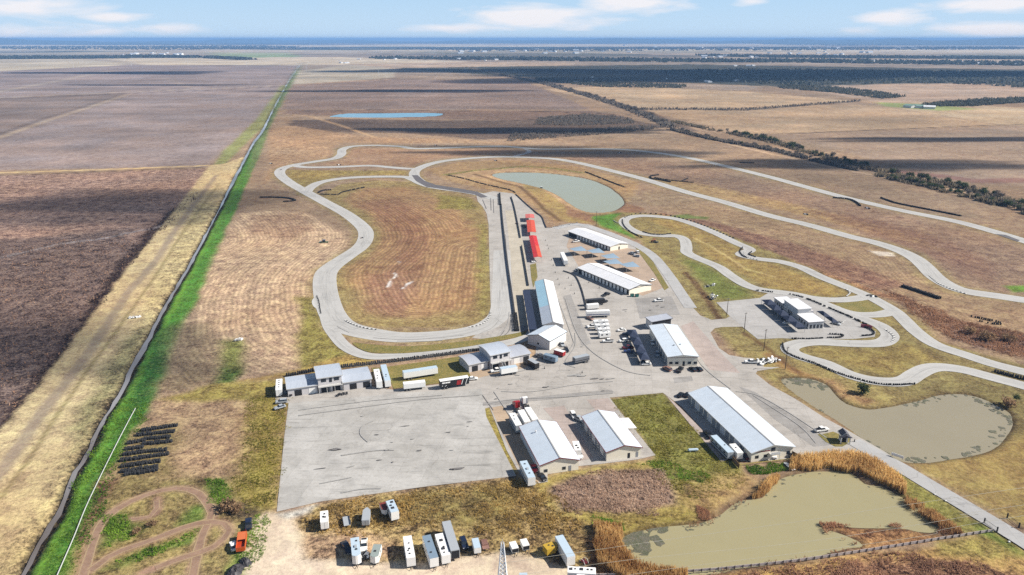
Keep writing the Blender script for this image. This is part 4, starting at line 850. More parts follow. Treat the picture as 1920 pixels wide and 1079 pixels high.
# --- gable house and long shed beside the pit straight
t, W_, L_, hw, hl = building('workshop_building', 'grey gabled workshop with a white side wall at the end of the blue roofed shed', (987.5, 629), (1021, 611), (1027, 643.5), 4.6, 'gable', 1.9, GREYW, RF_A, DTRIM)
panel(t, 'side_wall', 'R', hw, hl, -hl + .05, hl - .05, .05, 4.4, WHITE, .04)
for k in range(3): panel(t, 'door', 'R', hw, hl, -hl + 1.5 + k * 4, -hl + 3.6 + k * 4, .06, 2.6, LGREY, .08)
window(t, 'N', hw, hl, -.8, .2, 1.2, 2.2); ridge(t, L_, 6.6)
t, W_, L_, hw, hl = building('pit_shed', 'long shed with a sky blue west slope and white east slope beside the pit lane', (1016.8, 610), (1002.6, 529), (1056.8, 607), 4.8, 'gable', 1.6, LGREY, RF_W, WTRIM)
pr = profile('gable', W_, 1.6)
MB().extr([(-W_ / 2, 4.8 + .15), (-.02, 6.4 + .15), (-.02, 6.4 + .19), (-W_ / 2, 4.8 + .19)], -L_ / 2 + L_ * .36, L_ / 2, 'y').build('blue_roof_sheet', RF_S, t)
MB().extr([(-W_ / 2, 4.8 + .15), (-.02, 6.4 + .15), (-.02, 6.4 + .19), (-W_ / 2, 4.8 + .19)], -L_ / 2, -L_ / 2 + L_ * .36 - .03, 'y').build('grey_roof_sheet', RF_B, t)
doors(t, 'L', hw, hl, -hl + 1, 14, 2.6, .6, 3.4, DOORG); doors(t, 'R', hw, hl, -hl + 1, 12, 3.0, .8, 3.4, DOORW); ridge(t, L_, 6.58)
# --- two white-roofed rows of lock-up garages
t, W_, L_, hw, hl = building('lockup_garages', 'white roofed row of lock-up garages, far one, nearest the oval pond', (1144.4, 463.4), (1064.3, 434), (1180, 457.6), 3.2, 'gable', 1.5, CREAM, RF_W, WTRIM)
panel(t, 'recess_shade_panel', 'L', hw, hl, -hl + .6, hl - .6, .05, 2.75, DARK, .02); doors(t, 'L', hw, hl, -hl + 1.2, 11, 2.3, 1.3, 2.6, WHITE); panel(t, 'door', 'N', hw, hl, -.6, .6, .05, 2.2, DARK); panel(t, 'gable_band', 'N', hw, hl, -hw * .6, hw * .6, 3.3, 3.55, DTRIM); vents(t, [(2, 5)], 4.4)  # flat dark panel behind the doors, shade of the gaps put into its colour
t, W_, L_, hw, hl = building('lockup_garages', 'white roofed row of lock-up garages with green bins at its near end', (1180, 544), (1081.8, 502.6), (1221, 533.5), 3.4, 'gable', 1.7, CREAM, RF_W, DTRIM)
panel(t, 'recess_shade_panel', 'L', hw, hl, -hl + .6, hl - .6, .05, 2.85, DARK, .02); doors(t, 'L', hw, hl, -hl + 2.2, 13, 2.2, 1.2, 2.7, WHITE); panel(t, 'gable_band', 'N', hw, hl, -hw * .7, hw * .7, 3.5, 3.8, DTRIM); ridge(t, L_, 5.2)  # same dark panel: door-gap shade painted on the flat wall
MB().extr([(0.05, 5.12 + .13), (W_ / 2, 3.42 + .13), (W_ / 2, 3.42 + .165), (.05, 5.12 + .165)], -L_ / 2, L_ / 2, 'y').build('white_roof_sheet', RF_W, t)
GBIN = mat('green_bin_plastic', C(40, 130, 120), .4)
for i in range(2):
    a = g(1185 + i * 9, 556.5 + i * .4)
    b_ = thing('waste_bin', ('left' if i == 0 else 'right') + ' of the two green waste bins at the gable end of the lock-up row', 'bin', a, .2, 'green waste bins')
    MB().extr([(-.8, 0), (.8, 0), (1.0, 1.5), (-1.0, 1.5)], -.7, .7, 'y').build('bin_body', GBIN, b_, bevel=.05); MB().extr([(-1.05, 1.5), (1.05, 1.5), (1.0, 1.7), (-1.0, 1.62)], -.75, .75, 'y').build('bin_lid', mat('bin_lid', C(30, 96, 90), .4), b_)
# --- clubhouse in the middle of the paddock, and its shed
t, W_, L_, hw, hl = building('clubhouse', 'large pale roofed building with a row of dark windows in the middle of the paddock', (1251.6, 670.5), (1216.5, 611), (1312, 671), 4.7, 'gable', .9, CREAM, RF_A, WTRIM)
for x in (-5.9, -3.2, 2.6, 5.3): window(t, 'N', hw, hl, x - .2, x + 1.3, 1.1, 2.2)
panel(t, 'door', 'N', hw, hl, .0, 1.0, .05, 2.4, GLASS); doors(t, 'L', hw, hl, -hl + 1.5, 6, 3.0, 1.3, 3.4, DOORG); ridge(t, L_, 5.7); vents(t, [(-1.5, -8), (1.6, -7.2)], 5.2, DTRIM); panel(t, 'gable_band', 'N', hw, hl, -hw, hw, 4.1, 4.4, mat('pinkish_band', C(196, 170, 160)), .04)
for k in (2.5, 9, 15): panel(t, 'side_door', 'R', hw, hl, -hl + k, -hl + k + 2.8, .05, 3.0, DOORW)
t, W_, L_, hw, hl = building('storage_shed', 'low grey roofed shed open towards the clubhouse', (1262, 597.5), (1221.5, 605), (1247, 591), 4.2, 'flat', .7, LGREY, RF_G, DTRIM)
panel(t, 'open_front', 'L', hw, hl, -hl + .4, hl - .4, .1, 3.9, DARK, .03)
# --- karting building: tall middle, two low ends
ctr, rz, W_, L_ = frame_from((1496.5, 581), (1469.4, 562), (1522.8, 579.4), 6.2)
t = thing('kart_building', 'white flat roofed karting building, tall middle with a low part at each end', 'building', ctr, rz)
shell(t, W_, L_, 6.2, 'flat', .25, LGREY, RF_W, .35, name='middle_wall', rname='middle_roof', trim=WTRIM, trimname='middle_trim')
inv = Matrix.Rotation(-rz, 3, 'Z')
for q, nm in ((((1519, 607), (1495, 590.5), (1549, 605)), 'near'), (((1469.4, 570), (1448.3, 557.8), (1490, 566)), 'far')):
    c2, r2, W2, L2 = frame_from(*q, 3.7); d = inv @ (c2 - ctr); sg = -1 if d.y < 0 else 1; dy = sg * (L_ / 2 - .3 + L2 / 2)
    shell(t, W2, L2, 3.7, 'flat', .2, LGREY, RF_W, .35, name='end_wall', rname='end_roof', trim=DTRIM, trimname='end_trim', offx=d.x, offy=dy)
    for k in range(4):
        a = -L2 / 2 + 1 + k * (L2 - 1.5) / 4; window(t, 'L', W2 / 2 - .35, 0, a, a + 1.0, 1.0, 2.6, off=(d.x, dy))
    if nm == 'near':
        for k in range(4): window(t, 'N', 0, L2 / 2 - .35, -W2 / 2 + 1 + k * 1.9, -W2 / 2 + 2.2 + k * 1.9, .4, 2.3, off=(d.x, dy))
for k in range(3): panel(t, 'door', 'L', W_ / 2 - .35, L_ / 2 - .35, -1.5 + k * 1.5, -.6 + k * 1.5, .05, 2.6, DARK)
MB().box(W_ / 2 - .1, W_ / 2 + 1.2, -L_ / 2 + .5, -L_ / 2 + 3, 0, 5).build('side_stair_tower', GREYW, t)
# --- gate house
t, W_, L_, hw, hl = building('gate_house', 'little white gate house with a dark hipped roof on a grass island', (1577, 818.5), (1570.5, 809), (1591, 813.5), 2.9, 'gable', 1.3, WHITE, roofmat('roof_dark_shingle', C(92, 88, 98), .8, dirt=.3), WTRIM, over=.5)
panel(t, 'porch_opening', 'N', hw, hl, -.9, .6, .1, 2.2, DARK); window(t, 'L', hw, hl, -.8, .8, 1.0, 2.0); window(t, 'R', hw, hl, -.8, .8, 1.0, 2.0)
for s in (-1, 1): MB().box(s * 1.6 - .15, s * 1.6 + .15, -hl - 1.0, -hl - .7, 0, 2.6).build('porch_post', WHITE, t)
MB().extr([(-2.2, 2.75), (2.2, 2.75), (0, 3.7)], -hl - 1.3, -hl - .3, 'y').build('porch_roof', MATS['roof_dark_shingle'], t)
# --- shade structures
def canopy(name, label, corners, h, m, cat, group=None, posts=3, thick=.12, sag=0, peaks=0, postm=None, gable=0):
    P = [g(*c, h) for c in corners]; ctr = sum(P, Vector()) / 4; ctr.z = 0
    y = ((P[1] - P[0]) + (P[2] - P[3])); y.z = 0; L_ = y.length / 2; y.normalize(); x = Vector((y.y, -y.x, 0)); W_ = abs(((P[3] - P[0]) + (P[2] - P[1])).dot(x)) / 2
    t = thing(name, label, cat, ctr, math.atan2(-y.x, y.y), group)
    n = max(1, peaks)
    for k in range(n):
        a, b = -L_ / 2 + k * L_ / n, -L_ / 2 + (k + 1) * L_ / n; mb = MB()
        if peaks:
            e = .06; ym = (a + b) / 2
            vs = [(-W_ / 2, a + e, h), (W_ / 2, a + e, h), (W_ / 2, b - e, h), (-W_ / 2, b - e, h), (0, ym, h + 1.3)]
            mb.add(vs + [(v[0], v[1], v[2] - .06) for v in vs], [(0, 1, 4), (1, 2, 4), (2, 3, 4), (3, 0, 4), (5, 9, 6), (6, 9, 7), (7, 9, 8), (8, 9, 5), (0, 5, 6, 1), (1, 6, 7, 2), (2, 7, 8, 3), (3, 8, 5, 0)])
        elif gable: mb.extr([(-W_ / 2, h), (0, h + gable), (W_ / 2, h), (W_ / 2, h + thick), (0, h + gable + thick), (-W_ / 2, h + thick)], a, b, 'y')
        else: mb.box(-W_ / 2, W_ / 2, a, b, h, h + thick)
        mb.build('fabric_roof' if peaks else 'roof', m, t)
    for k in range(posts):
        yy = -L_ / 2 + .25 + k * (L_ - .5) / max(1, posts - 1)
        for s in (-1, 1): MB().tube((s * (W_ / 2 - .2), yy, 0), (s * (W_ / 2 - .2), yy, h), .09, n=6).build('post', postm or WTRIM, t)
    return t, W_, L_
REDF = mat('red_canopy_fabric', C(232, 54, 52), .6, dirt=.12); ORF = mat('orange_red_canopy_fabric', C(238, 96, 66), .6, dirt=.15); PINKF = mat('faded_pink_fabric', C(240, 128, 118), .6, dirt=.15)
t, W_, L_ = canopy('pit_canopy', 'long bright red pit canopy with an orange lower half, beside the pit wall', [(1001, 481), (990.5, 441), (1007, 444.5), (1016, 485.5)], 3.4, REDF, 'canopy', 'red pit canopies', posts=8, gable=.5)
MB().extr([(.02, 4.04), (W_ / 2, 3.54), (W_ / 2, 3.57), (.02, 4.07)], -L_ / 2, 0, 'y').build('orange_panel', ORF, t)
canopy('pit_canopy', 'orange red pit canopy between the long red one and the small pink one', [(990, 436.5), (986.5, 414), (1002.5, 413), (1004.5, 435.5)], 3.3, ORF, 'canopy', 'red pit canopies', posts=4, gable=.4)
canopy('pit_canopy', 'small faded pink pit canopy at the far end of the row', [(986, 410), (984.5, 402.5), (1001, 402), (1002, 409)], 3.3, PINKF, 'canopy', 'red pit canopies', posts=2, gable=.4)
NAVF = mat('navy_shade_fabric', C(46, 58, 86), .7, dirt=.25); BLF = mat('steel_blue_shade_fabric', C(162, 186, 206, .66), .6, dirt=.2)
canopy('shade_canopy', 'navy fabric canopy with pointed peaks over parked cars beside the clubhouse', [(1201, 676), (1174.5, 618.5), (1192, 618), (1218.5, 674.5)], 3.0, NAVF, 'canopy', posts=4, peaks=4)
canopy('shade_canopy', 'narrow navy canopy between the pit lane and the blue roofed shed', [(992, 623), (980.5, 545.5), (992.5, 544), (1006.5, 614)], 3.0, NAVF, 'canopy', posts=7)
canopy('shade_canopy', 'navy peaked canopy on the parking side of the karting building', [(1493, 616.5), (1430, 564), (1442, 560), (1509, 612)], 2.9, NAVF, 'canopy', posts=5, peaks=5)
canopy('shade_canopy', 'navy peaked canopy on the track side of the karting building', [(1561, 605), (1531, 583.5), (1542, 583), (1574, 605)], 2.9, NAVF, 'canopy', posts=3, peaks=2)
def sail(px, label, s=9.4, h=3.6, rz=.35):
    a = g(*px, h); t = thing('shade_sail', label, 'shade sail', (a.x, a.y, 0), rz, 'blue shade sails between the lock-up rows')
    n = 6; vs = []; fs = []
    for i in range(n + 1):
        for j in range(n + 1):
            u, v = i / n * 2 - 1, j / n * 2 - 1; vs.append((u * s / 2, v * s / 2, h + .4 * u * v))
    k = len(vs); vs += [(v[0], v[1], v[2] - .05) for v in vs]
    for i in range(n):
        for j in range(n):
            q = (i * (n + 1) + j, (i + 1) * (n + 1) + j, (i + 1) * (n + 1) + j + 1, i * (n + 1) + j + 1); fs += [q, tuple(x + k for x in q[::-1])]
    MB().add(vs, fs).build('fabric', BLF, t, smooth=True)
    for u in (-1, 1):
        for v in (-1, 1): MB().tube((u * s / 2, v * s / 2, 0), (u * s / 2, v * s / 2, h + .4 * u * v), .07, n=6).build('post', LGREY, t)
for q, l in (((1084, 467.5), 'shade sail nearest the white box truck, pale blue fabric'), ((1117, 471), 'pale blue shade sail closest to the gable of the far lock-up row'), ((1144, 481), 'pale blue shade sail farthest back in the group of three'),
             ((1149, 491.5), 'pale blue shade sail right behind the roof of the near lock-up row'), ((1181, 497), 'pale blue shade sail at the right end of the group, near the grass strip')):
    sail(q, l)
# ================================================================== VEHICLES
def paint(name, r, gg, b, rough=.35): return mat(name, C(r, gg, b), rough, dirt=.10, spec=.5)
PW = mat('vehicle_white', C(246, 245, 242, .85), .35, dirt=.12, spec=.5); PSIL = paint('vehicle_silver', 198, 204, 210); PBLK = paint('vehicle_black', 34, 34, 38); PGRY = paint('vehicle_grey', 128, 130, 136)
PRED = paint('vehicle_red', 190, 36, 40); PBLU = paint('vehicle_blue', 44, 66, 130); PDBL = paint('vehicle_dark_blue', 34, 46, 74); PYEL = paint('vehicle_yellow', 226, 186, 66); PORG = paint('vehicle_orange', 236, 104, 48)
PPALE = mat('vehicle_pale_blue', C(192, 210, 224, .8), .35, dirt=.12); PTAN = paint('vehicle_rust', 168, 130, 116); PMAR = paint('vehicle_maroon', 110, 36, 44); PTEAL = paint('vehicle_steel_blue', 150, 172, 192)
TYRE = mat('tyre_rubber', (.018, .018, .019), .9, dirt=.1); RIM = mat('wheel_rim', C(176, 178, 182), .35, .6); CHAS = mat('chassis_black', (.03, .03, .032), .7)
LAMP = mat('headlamp_lens', C(235, 235, 230), .15); TAIL = mat('tail_lamp_red', C(160, 20, 22), .3)
def wheel(parent, x, y, r=.36, w=.24):
    o = MB().tube((x - w / 2, y, r), (x + w / 2, y, r), r, r, 14).build('wheel', TYRE, parent)
    s = 1 if x > 0 else -1
    MB().tube((x + s * (w / 2 - .02), y, r), (x + s * (w / 2 + .015), y, r), r * .6, r * .55, 10).build('rim', RIM, o); return o
def car_mesh(t, kind, m):
    """local +y is the front; 1.85 m wide"""
    if kind == 'pickup':
        body = [(-2.85, .45), (2.75, .45), (2.85, .7), (2.7, 1.05), (1.3, 1.15), (-2.8, 1.12)]
        cab = [(1.25, 1.13), (.55, 1.82), (-.85, 1.85), (-1.0, 1.13)]; w = .96; ax = (-1.75, 1.8)
    elif kind == 'suv':
        body = [(-2.35, .4), (2.3, .4), (2.4, .7), (2.2, 1.0), (1.1, 1.1), (-2.35, 1.12)]
        cab = [(1.15, 1.09), (.5, 1.7), (-2.0, 1.72), (-2.3, 1.1)]; w = .94; ax = (-1.4, 1.45)
    else:
        body = [(-2.25, .35), (2.2, .35), (2.3, .6), (2.0, .82), (1.0, .95), (-1.5, .98), (-2.25, .9)]
        cab = [(1.0, .93), (.25, 1.42), (-1.0, 1.43), (-1.75, .96)]; w = .9; ax = (-1.35, 1.4)
    mb = MB().extr(body, -w, w, 'x'); mb.build('body', m, t, bevel=.09)
    g_ = MB(); n = len(cab)
    k = .8
    cx = [(y, z, w * (.96 if z < 1.2 else k)) for y, z in cab]
    vs = [(-q, y, z) for y, z, q in cx] + [(q, y, z) for y, z, q in cx]
    g_.add(vs, [tuple(range(n)), tuple(range(n, 2 * n))[::-1]] + [(i, n + i, n + (i + 1) % n, (i + 1) % n) for i in range(n)])
    c = g_.build('cabin', GLASS, t)
    y0, y1 = cab[2][0], cab[1][0]; zt = cab[1][1]
    MB().box(-w * k - .02, w * k + .02, y0 - .06, y1 + .05, zt - .03, zt + .05).build('cabin_roof', m, t, bevel=.03)
    if kind == 'pickup': MB().box(-.78, .78, -2.7, -1.1, 1.06, 1.135).build('load_bed', CHAS, t)
    for yy in ax:
        for s in (-1, 1): wheel(t, s * (w - .08), yy, .38 if kind != 'car' else .33)
    for s in (-1, 1):
        MB().cbox((s * (w - .25), body[2][0] - .06, .78 if kind != 'car' else .66), (.34, .12, .16)).build('headlight', LAMP, t)
        MB().cbox((s * (w - .16), body[0][0] + .02, .9 if kind != 'car' else .76), (.22, .1, .2)).build('tail_light', TAIL, t)
    MB().box(-w * .9, w * .9, body[2][0] - .1, body[2][0] + .06, .42, .58).build('bumper', PSIL if kind == 'pickup' else m, t)
PROTO = {}
def place(r, f):
    a, b = g(*r), g(*f); d = b - a; return (a + b) / 2, math.atan2(-d.x, d.y), d.length
def car(r, f, kind, m, label, group=None, z=.06, name=None):
    key = (kind, m.name); c, rz, _ = place(r, f); cat = {'car': 'car', 'suv': 'car', 'pickup': 'pickup'}[kind]
    nm = name or {'car': 'parked_car', 'suv': 'parked_car', 'pickup': 'pickup_truck'}[kind]
    if key in PROTO:
        t = copy_tree(PROTO[key], (c.x, c.y, z), rz, label, group)
        t['group'] = group or ''
        if not group: del t['group']
    else:
        t = thing(nm, label, cat, (c.x, c.y, z), rz, group); car_mesh(t, kind, m); PROTO[key] = t
    return t
def trailer(r, f, zt, W, m, label, kind='cargo', roofm=None, vents_=(), stripe=None, ac=0, group=None, windows=0, z=.05, name='enclosed_trailer', cat='trailer', L=None, nose=0.0, open_rear=False, legs=False, zref=None, slide=0):
    """r, f = photo pixels of the middle of the rear and front roof edges (at height zt)"""
    a, b = g(*r, zt), g(*f, zt); d = b - a; Lr = d.length if L is None else L; c = (a + b) / 2
    t = thing(name, label, cat, (c.x, c.y, z), math.atan2(-d.x, d.y), group)
    z0 = 1.15 if kind == 'semi' else .62; h = W / 2; l = Lr / 2
    foot = [(-h, -l), (h, -l), (h, l - nose), (0 if nose else h, l), ] if nose else [(-h, -l), (h, -l), (h, l), (-h, l)]
    if nose: foot = [(-h, -l), (h, -l), (h, l - nose), (h * .25, l), (-h * .25, l), (-h, l - nose)]
    MB().extr(foot, z0, zt - .06, 'z').build('body', m, t, bevel=.06)
    MB().extr([(x * .985, y * .995) for x, y in foot], zt - .07, zt + .02, 'z').build('roof', roofm or m, t)
    MB().box(-h + .12, h - .12, -l + .1, l - .2, z0 - .2, z0 - .005).build('chassis', CHAS, t)
    axl = (-l * .42, -l * .42 + .95) if kind != 'semi' else (-l * .72, -l * .72 + 1.25)
    if Lr < 4.5: axl = (-.2,)
    for yy in axl:
        for s in (-1, 1): wheel(t, s * (h - .16), yy, .36 if kind != 'semi' else .5)
    if kind in ('cargo', 'rv'):
        tg = MB()
        for s in (-1, 1): tg.tube((s * .7, l - nose * .5, .55), (0, l + 1.2, .55), .06, n=5)
        tg.tube((0, l + 1.0, .0), (0, l + 1.0, .75), .05, n=5).build('hitch', CHAS, t)
    if kind == 'semi' or legs:
        lg = MB()
        for s in (-1, 1): lg.box(s * .8 - .07, s * .8 + .07, l * .55, l * .55 + .14, 0, z0)
        lg.build('landing_legs', CHAS, t)
    for (x, y, s) in vents_: MB().cbox((x * h, y * l, zt + .10), (s, s, .2)).build('roof_vent', CHAS if s < .75 else mat('vent_shroud', C(70, 70, 74), .5), t, bevel=.03)
    for k in range(ac): MB().cbox((0, (k - (ac - 1) / 2) * Lr * .38, zt + .17), (.75, 1.0, .32)).build('air_conditioner', PW if m is not PW else PSIL, t, bevel=.05)
    for k in range(windows):
        yy = -l + (k + .6) * Lr / (windows + .3)
        for s in (-1, 1):
            MB().box(min(s * (h - .02), s * (h + .03)), max(s * (h - .02), s * (h + .03)), yy, yy + .95, z0 + (zt - z0) * .48, z0 + (zt - z0) * .75).build('window', GLASS, t)
    if stripe:
        for s in (-1, 1): MB().box(min(s * h, s * (h + .015)), max(s * h, s * (h + .015)), -l + .15, l - nose - .15, z0 + (zt - z0) * .22, z0 + (zt - z0) * .38).build('side_stripe', stripe, t)
    if open_rear: MB().box(-h + .15, h - .15, -l - .03, -l + .02, z0 + .1, zt - .25).build('open_rear', DARK, t)
    else:
        MB().box(-h + .1, h - .1, -l - .035, -l + .01, z0 + .08, zt - .2).build('rear_door', roofm if False else m, t); MB().box(-.02, .02, -l - .05, -l - .03, z0 + .1, zt - .22).build('door_seam', CHAS, t)
    if slide:
        MB().box(-h - .75, -h + .02, -l * .25, l * .35, z0 + .25, zt - .35).build('slide_out', m, t, bevel=.04)
    for s in (-1, 1): MB().cbox((s * (h - .15), -l - .03, z0 + .1), (.16, .08, .14)).build('tail_light', TAIL, t)
    return t
def tractor(r, f, m, label, z=.05, big=True, name='semi_truck'):
    c, rz, _ = place(r, f); t = thing(name, label, 'truck', (c.x, c.y, z), rz)
    MB().extr([(-.2, 1.0), (3.0, .9), (3.15, 1.5), (2.9, 1.95), (1.3, 2.1), (.9, 3.0), (.4, 3.5), (-1.2, 3.6), (-1.2, 1.0)], -1.15, 1.15, 'x').build('cab', m, t, bevel=.1)
    MB().extr([(1.32, 2.14), (.95, 2.95), (.9, 2.9), (1.25, 2.12)], -1.0, 1.0, 'x').build('windscreen', GLASS, t)
    for s in (-1, 1): MB().box(min(s * 1.14, s * 1.18), max(s * 1.14, s * 1.18), -.1, .85, 2.15, 2.85).build('side_window', GLASS, t); MB().tube((s * 1.05, -1.35, 1), (s * 1.05, -1.35, 3.9), .09).build('exhaust_stack', RIM, t)
    MB().box(-.5, .5, -4.0, 3.0, .65, .95).build('frame', CHAS, t)
    for yy in (-3.3, -2.1, 2.3):
        for s in (-1, 1): wheel(t, s * .95, yy, .5, .32)
    return t
# ---- the storage field at the front edge
F_ = 'trailers stored on the field by the sandy road'
trailer((608, 979), (607.5, 958.5), 3.2, 2.4, PW, 'white camper alone at the left end of the upper row, dark vents on its roof', 'rv', vents_=[(.1, .4, .5), (-.2, -.1, .6), (.2, -.2, .6)], windows=2, group=F_, name='camper_trailer', cat='camper')
o_ = thing('flatbed_trailer', 'small empty grey flatbed trailer between the white camper and the pointed trailer', 'trailer', *(lambda q: ((q[0].x, q[0].y, .02), q[1]))(place((652, 991.5), (648, 969.5))), F_)
MB().box(-1.0, 1.0, -2.4, 2.2, .6, .72).build('deck', PSIL, o_); MB().box(-1.05, -.98, -2.4, 2.2, .72, 1.1).box(.98, 1.05, -2.4, 2.2, .72, 1.1).build('side_rail', PGRY, o_)
for yy in (-.7, .2):
    for s in (-1, 1): wheel(o_, s * 1.1, yy)
MB().tube((-.6, 2.2, .6), (0, 3.4, .55), .05).tube((.6, 2.2, .6), (0, 3.4, .55), .05).build('hitch', CHAS, o_)
trailer((685, 976), (688, 952), 2.5, 2.3, PSIL, 'silver grey enclosed trailer with a pointed nose in the upper row', nose=1.3, group=F_)
trailer((717, 942.5), (723, 957), 2.3, 2.1, PW, 'short white box trailer with a rusty red roof panel beside the white fifth wheel', roofm=mat('rusty_roof', C(150, 70, 60), .7, dirt=.4), nose=.9, group=F_)
trailer((730.5, 938.5), (740.5, 960), 3.6, 2.5, PW, 'white fifth wheel camper with three dark roof units in the upper row', 'rv', roofm=PPALE, vents_=[(-.3, -.6, .8), (.3, -.1, .6), (.1, .35, .9)], windows=3, group=F_, name='camper_trailer', cat='camper')
trailer((665, 1008.5), (668.5, 1043), 3.5, 2.5, PW, 'white pale roofed camper at the left end of the lower row', 'rv', roofm=PPALE, vents_=[(-.3, -.6, .5), (-.1, .3, .6)], ac=1, windows=3, group=F_, nose=.5, name='camper_trailer', cat='camper')
car((683, 1019), (682.5, 1033.5), 'pickup', PW, 'white pickup between two campers in the lower row', z=.02)
car((647, 1026), (653, 1035), 'pickup', PDBL, 'dark pickup in the shade left of the lower row of campers', z=.02)
trailer((708, 1021), (701, 1045), 2.9, 2.4, PW, 'small white camper with a grey green roof right of the white pickup', 'rv', roofm=mat('greenish_roof', C(176, 188, 184), .5), vents_=[(.1, .1, .6)], windows=2, group=F_, nose=.5, name='camper_trailer', cat='camper')
trailer((763.5, 1005.5), (770.5, 1046), 3.6, 2.5, PW, 'plain white trailer with a few dark roof spots, left of the pale blue roofed one', roofm=PW, vents_=[(0, .2, .5), (.3, .35, .4), (.1, .65, .45), (-.1, -.3, .4)], group=F_)
trailer((799.5, 1004), (814, 1047), 3.6, 2.5, PW, 'white trailer with a pale blue grey roof in the middle of the lower row', roofm=PTEAL, vents_=[(-.1, -.4, .5), (.25, .5, .5)], windows=1, group=F_)
trailer((823, 1001), (836.5, 1041.5), 3.5, 2.5, PW, 'white camper with two big dark roof units, left of the longest trailer', 'rv', vents_=[(0, -.35, .95), (-.1, .25, .45), (.15, .4, .95), (.2, .75, .4)], windows=3, group=F_, name='camper_trailer', cat='camper')
trailer((853.5, 1032), (836.5, 977.5), 4.0, 2.6, PSIL, 'longest grey semi trailer in the storage field, its dark rear end open', 'semi', open_rear=True, group=F_, name='semi_trailer')
car((867, 1015), (873, 1030), 'suv', PDBL, 'dark car between the long grey trailer and a small white box trailer', z=.02)
trailer((890.5, 1009.5), (895.5, 1028), 2.5, 2.0, PW, 'small white box trailer between the dark car and the rusty flatbed', group=F_, roofm=PPALE)
o_ = thing('flatbed_trailer', 'rusty brown flatbed trailer at the right end of the lower row', 'trailer', *(lambda q: ((q[0].x, q[0].y, .02), q[1]))(place((906.5, 1016), (912, 1034))), F_)
MB().box(-1.0, 1.0, -2.3, 2.0, .6, .72).build('deck', PTAN, o_); MB().box(-.8, .8, -2.0, .5, .72, 1.0).build('load', mat('scrap_load', C(150, 110, 96), .8, dirt=.5), o_)
for s in (-1, 1): wheel(o_, s * 1.1, -.3)
MB().tube((-.6, 2.0, .6), (0, 3.0, .55), .05).tube((.6, 2.0, .6), (0, 3.0, .55), .05).build('hitch', CHAS, o_)
for q, l in ((((960.5, 1016), (966.5, 1028.5)), 'left of two small white trailers with dark front panels near the lattice tower'), (((981, 1011), (987, 1023.5)), 'right of two small white trailers with dark front panels near the lattice tower')):
    t = trailer(*q, 2.2, 2.0, PW, l, group=F_)
    lz = (g(*q[1], 2.2) - g(*q[0], 2.2)).length / 2
    MB().box(-.95, .95, lz - .01, lz + .03, .8, 2.0).build('front_panel', DARK, t)
trailer((1021.5, 1027), (1045.5, 1018.5), 2.7, 2.6, PYEL, 'yellow pointed trailer beside the long white trailer', nose=1.4, vents_=[(.4, .1, .5), (-.2, -.3, .4)], group=F_)
trailer((1048, 1004.5), (1071, 1044), 3.7, 2.5, PW, 'long white trailer right of the yellow one, by the reeds', 'cargo', roofm=PPALE, group=F_, legs=True)
t = trailer((1117, 1071), (1064, 1068), 3.5, 2.6, PW, 'white motorhome with roof vents at the bottom edge of the picture', 'motor', vents_=[(.1, .75, .8), (.2, .45, .4), (.2, .0, .9), (.2, -.45, .5), (.2, -.72, .5)], windows=4, group=None, name='motorhome', cat='motorhome', slide=1)
trailer((982, 1086), (981, 1074.5), 2.6, 2.2, PPALE, 'pale blue roofed trailer cut off by the bottom edge on the sandy road')
# wreck by the reeds
a = g(1095, 1056); t = thing('wrecked_buggy', 'wrecked buggy frame with bent tubes lying in tall grass by the reeds', 'buggy', (a.x, a.y, .0), .6)
MB().box(-.6, .6, -1.0, .8, .3, .8).build('body', PMAR, t, bevel=.1); fr = MB()
for s in (-1, 1): fr.tube((s * .6, -1.2, .4), (s * .7, -.5, 1.5), .05).tube((s * .7, -.5, 1.5), (s * .6, .7, 1.3), .05).tube((s * .6, .7, 1.3), (s * .5, 1.3, .4), .05)
fr.build('roll_cage', PW, t)
for yy in (-1, 1):
    for s in (-1, 1): wheel(t, s * .85, yy, .33)
# ---- left foreground
car((466.5, 1001), (466.5, 972), 'pickup', PDBL, 'dark blue pickup with a white bumper beside the dirt loop', z=.03)
a, b = g(452, 1038), g(456, 1008); c = (a + b) / 2; d = b - a
t = thing('dump_trailer', 'bright orange open topped dump trailer by the sandy road', 'trailer', (c.x, c.y, 0), math.atan2(-d.x, d.y))
w = MB(); hw_, hl_ = 1.25, d.length / 2
for x0, x1, y0, y1 in ((-hw_, -hw_ + .1, -hl_, hl_), (hw_ - .1, hw_, -hl_, hl_), (-hw_ + .1, hw_ - .1, -hl_, -hl_ + .1), (-hw_ + .1, hw_ - .1, hl_ - .1, hl_)): w.box(x0, x1, y0, y1, .7, 2.1)
w.build('side_wall', PORG, t); MB().box(-hw_ + .11, hw_ - .11, -hl_ + .11, hl_ - .11, .7, 1.2).build('bed', paint('orange_bed', 210, 78, 36), t); MB().box(-hw_ + .1, hw_ - .1, .0, hl_ - .1, 1.95, 2.06).build('tarp_cover', paint('orange_tarp', 242, 132, 76), t)
for yy in (-.6, .4):
    for s in (-1, 1): wheel(t, s * 1.3, yy)
car((440, 1034), (436, 1020), 'car', PW, 'white car half hidden in the shadow of the orange dump trailer', z=.0)
TARP = mat('black_tarp', (.035, .032, .035), .55, dirt=.3)
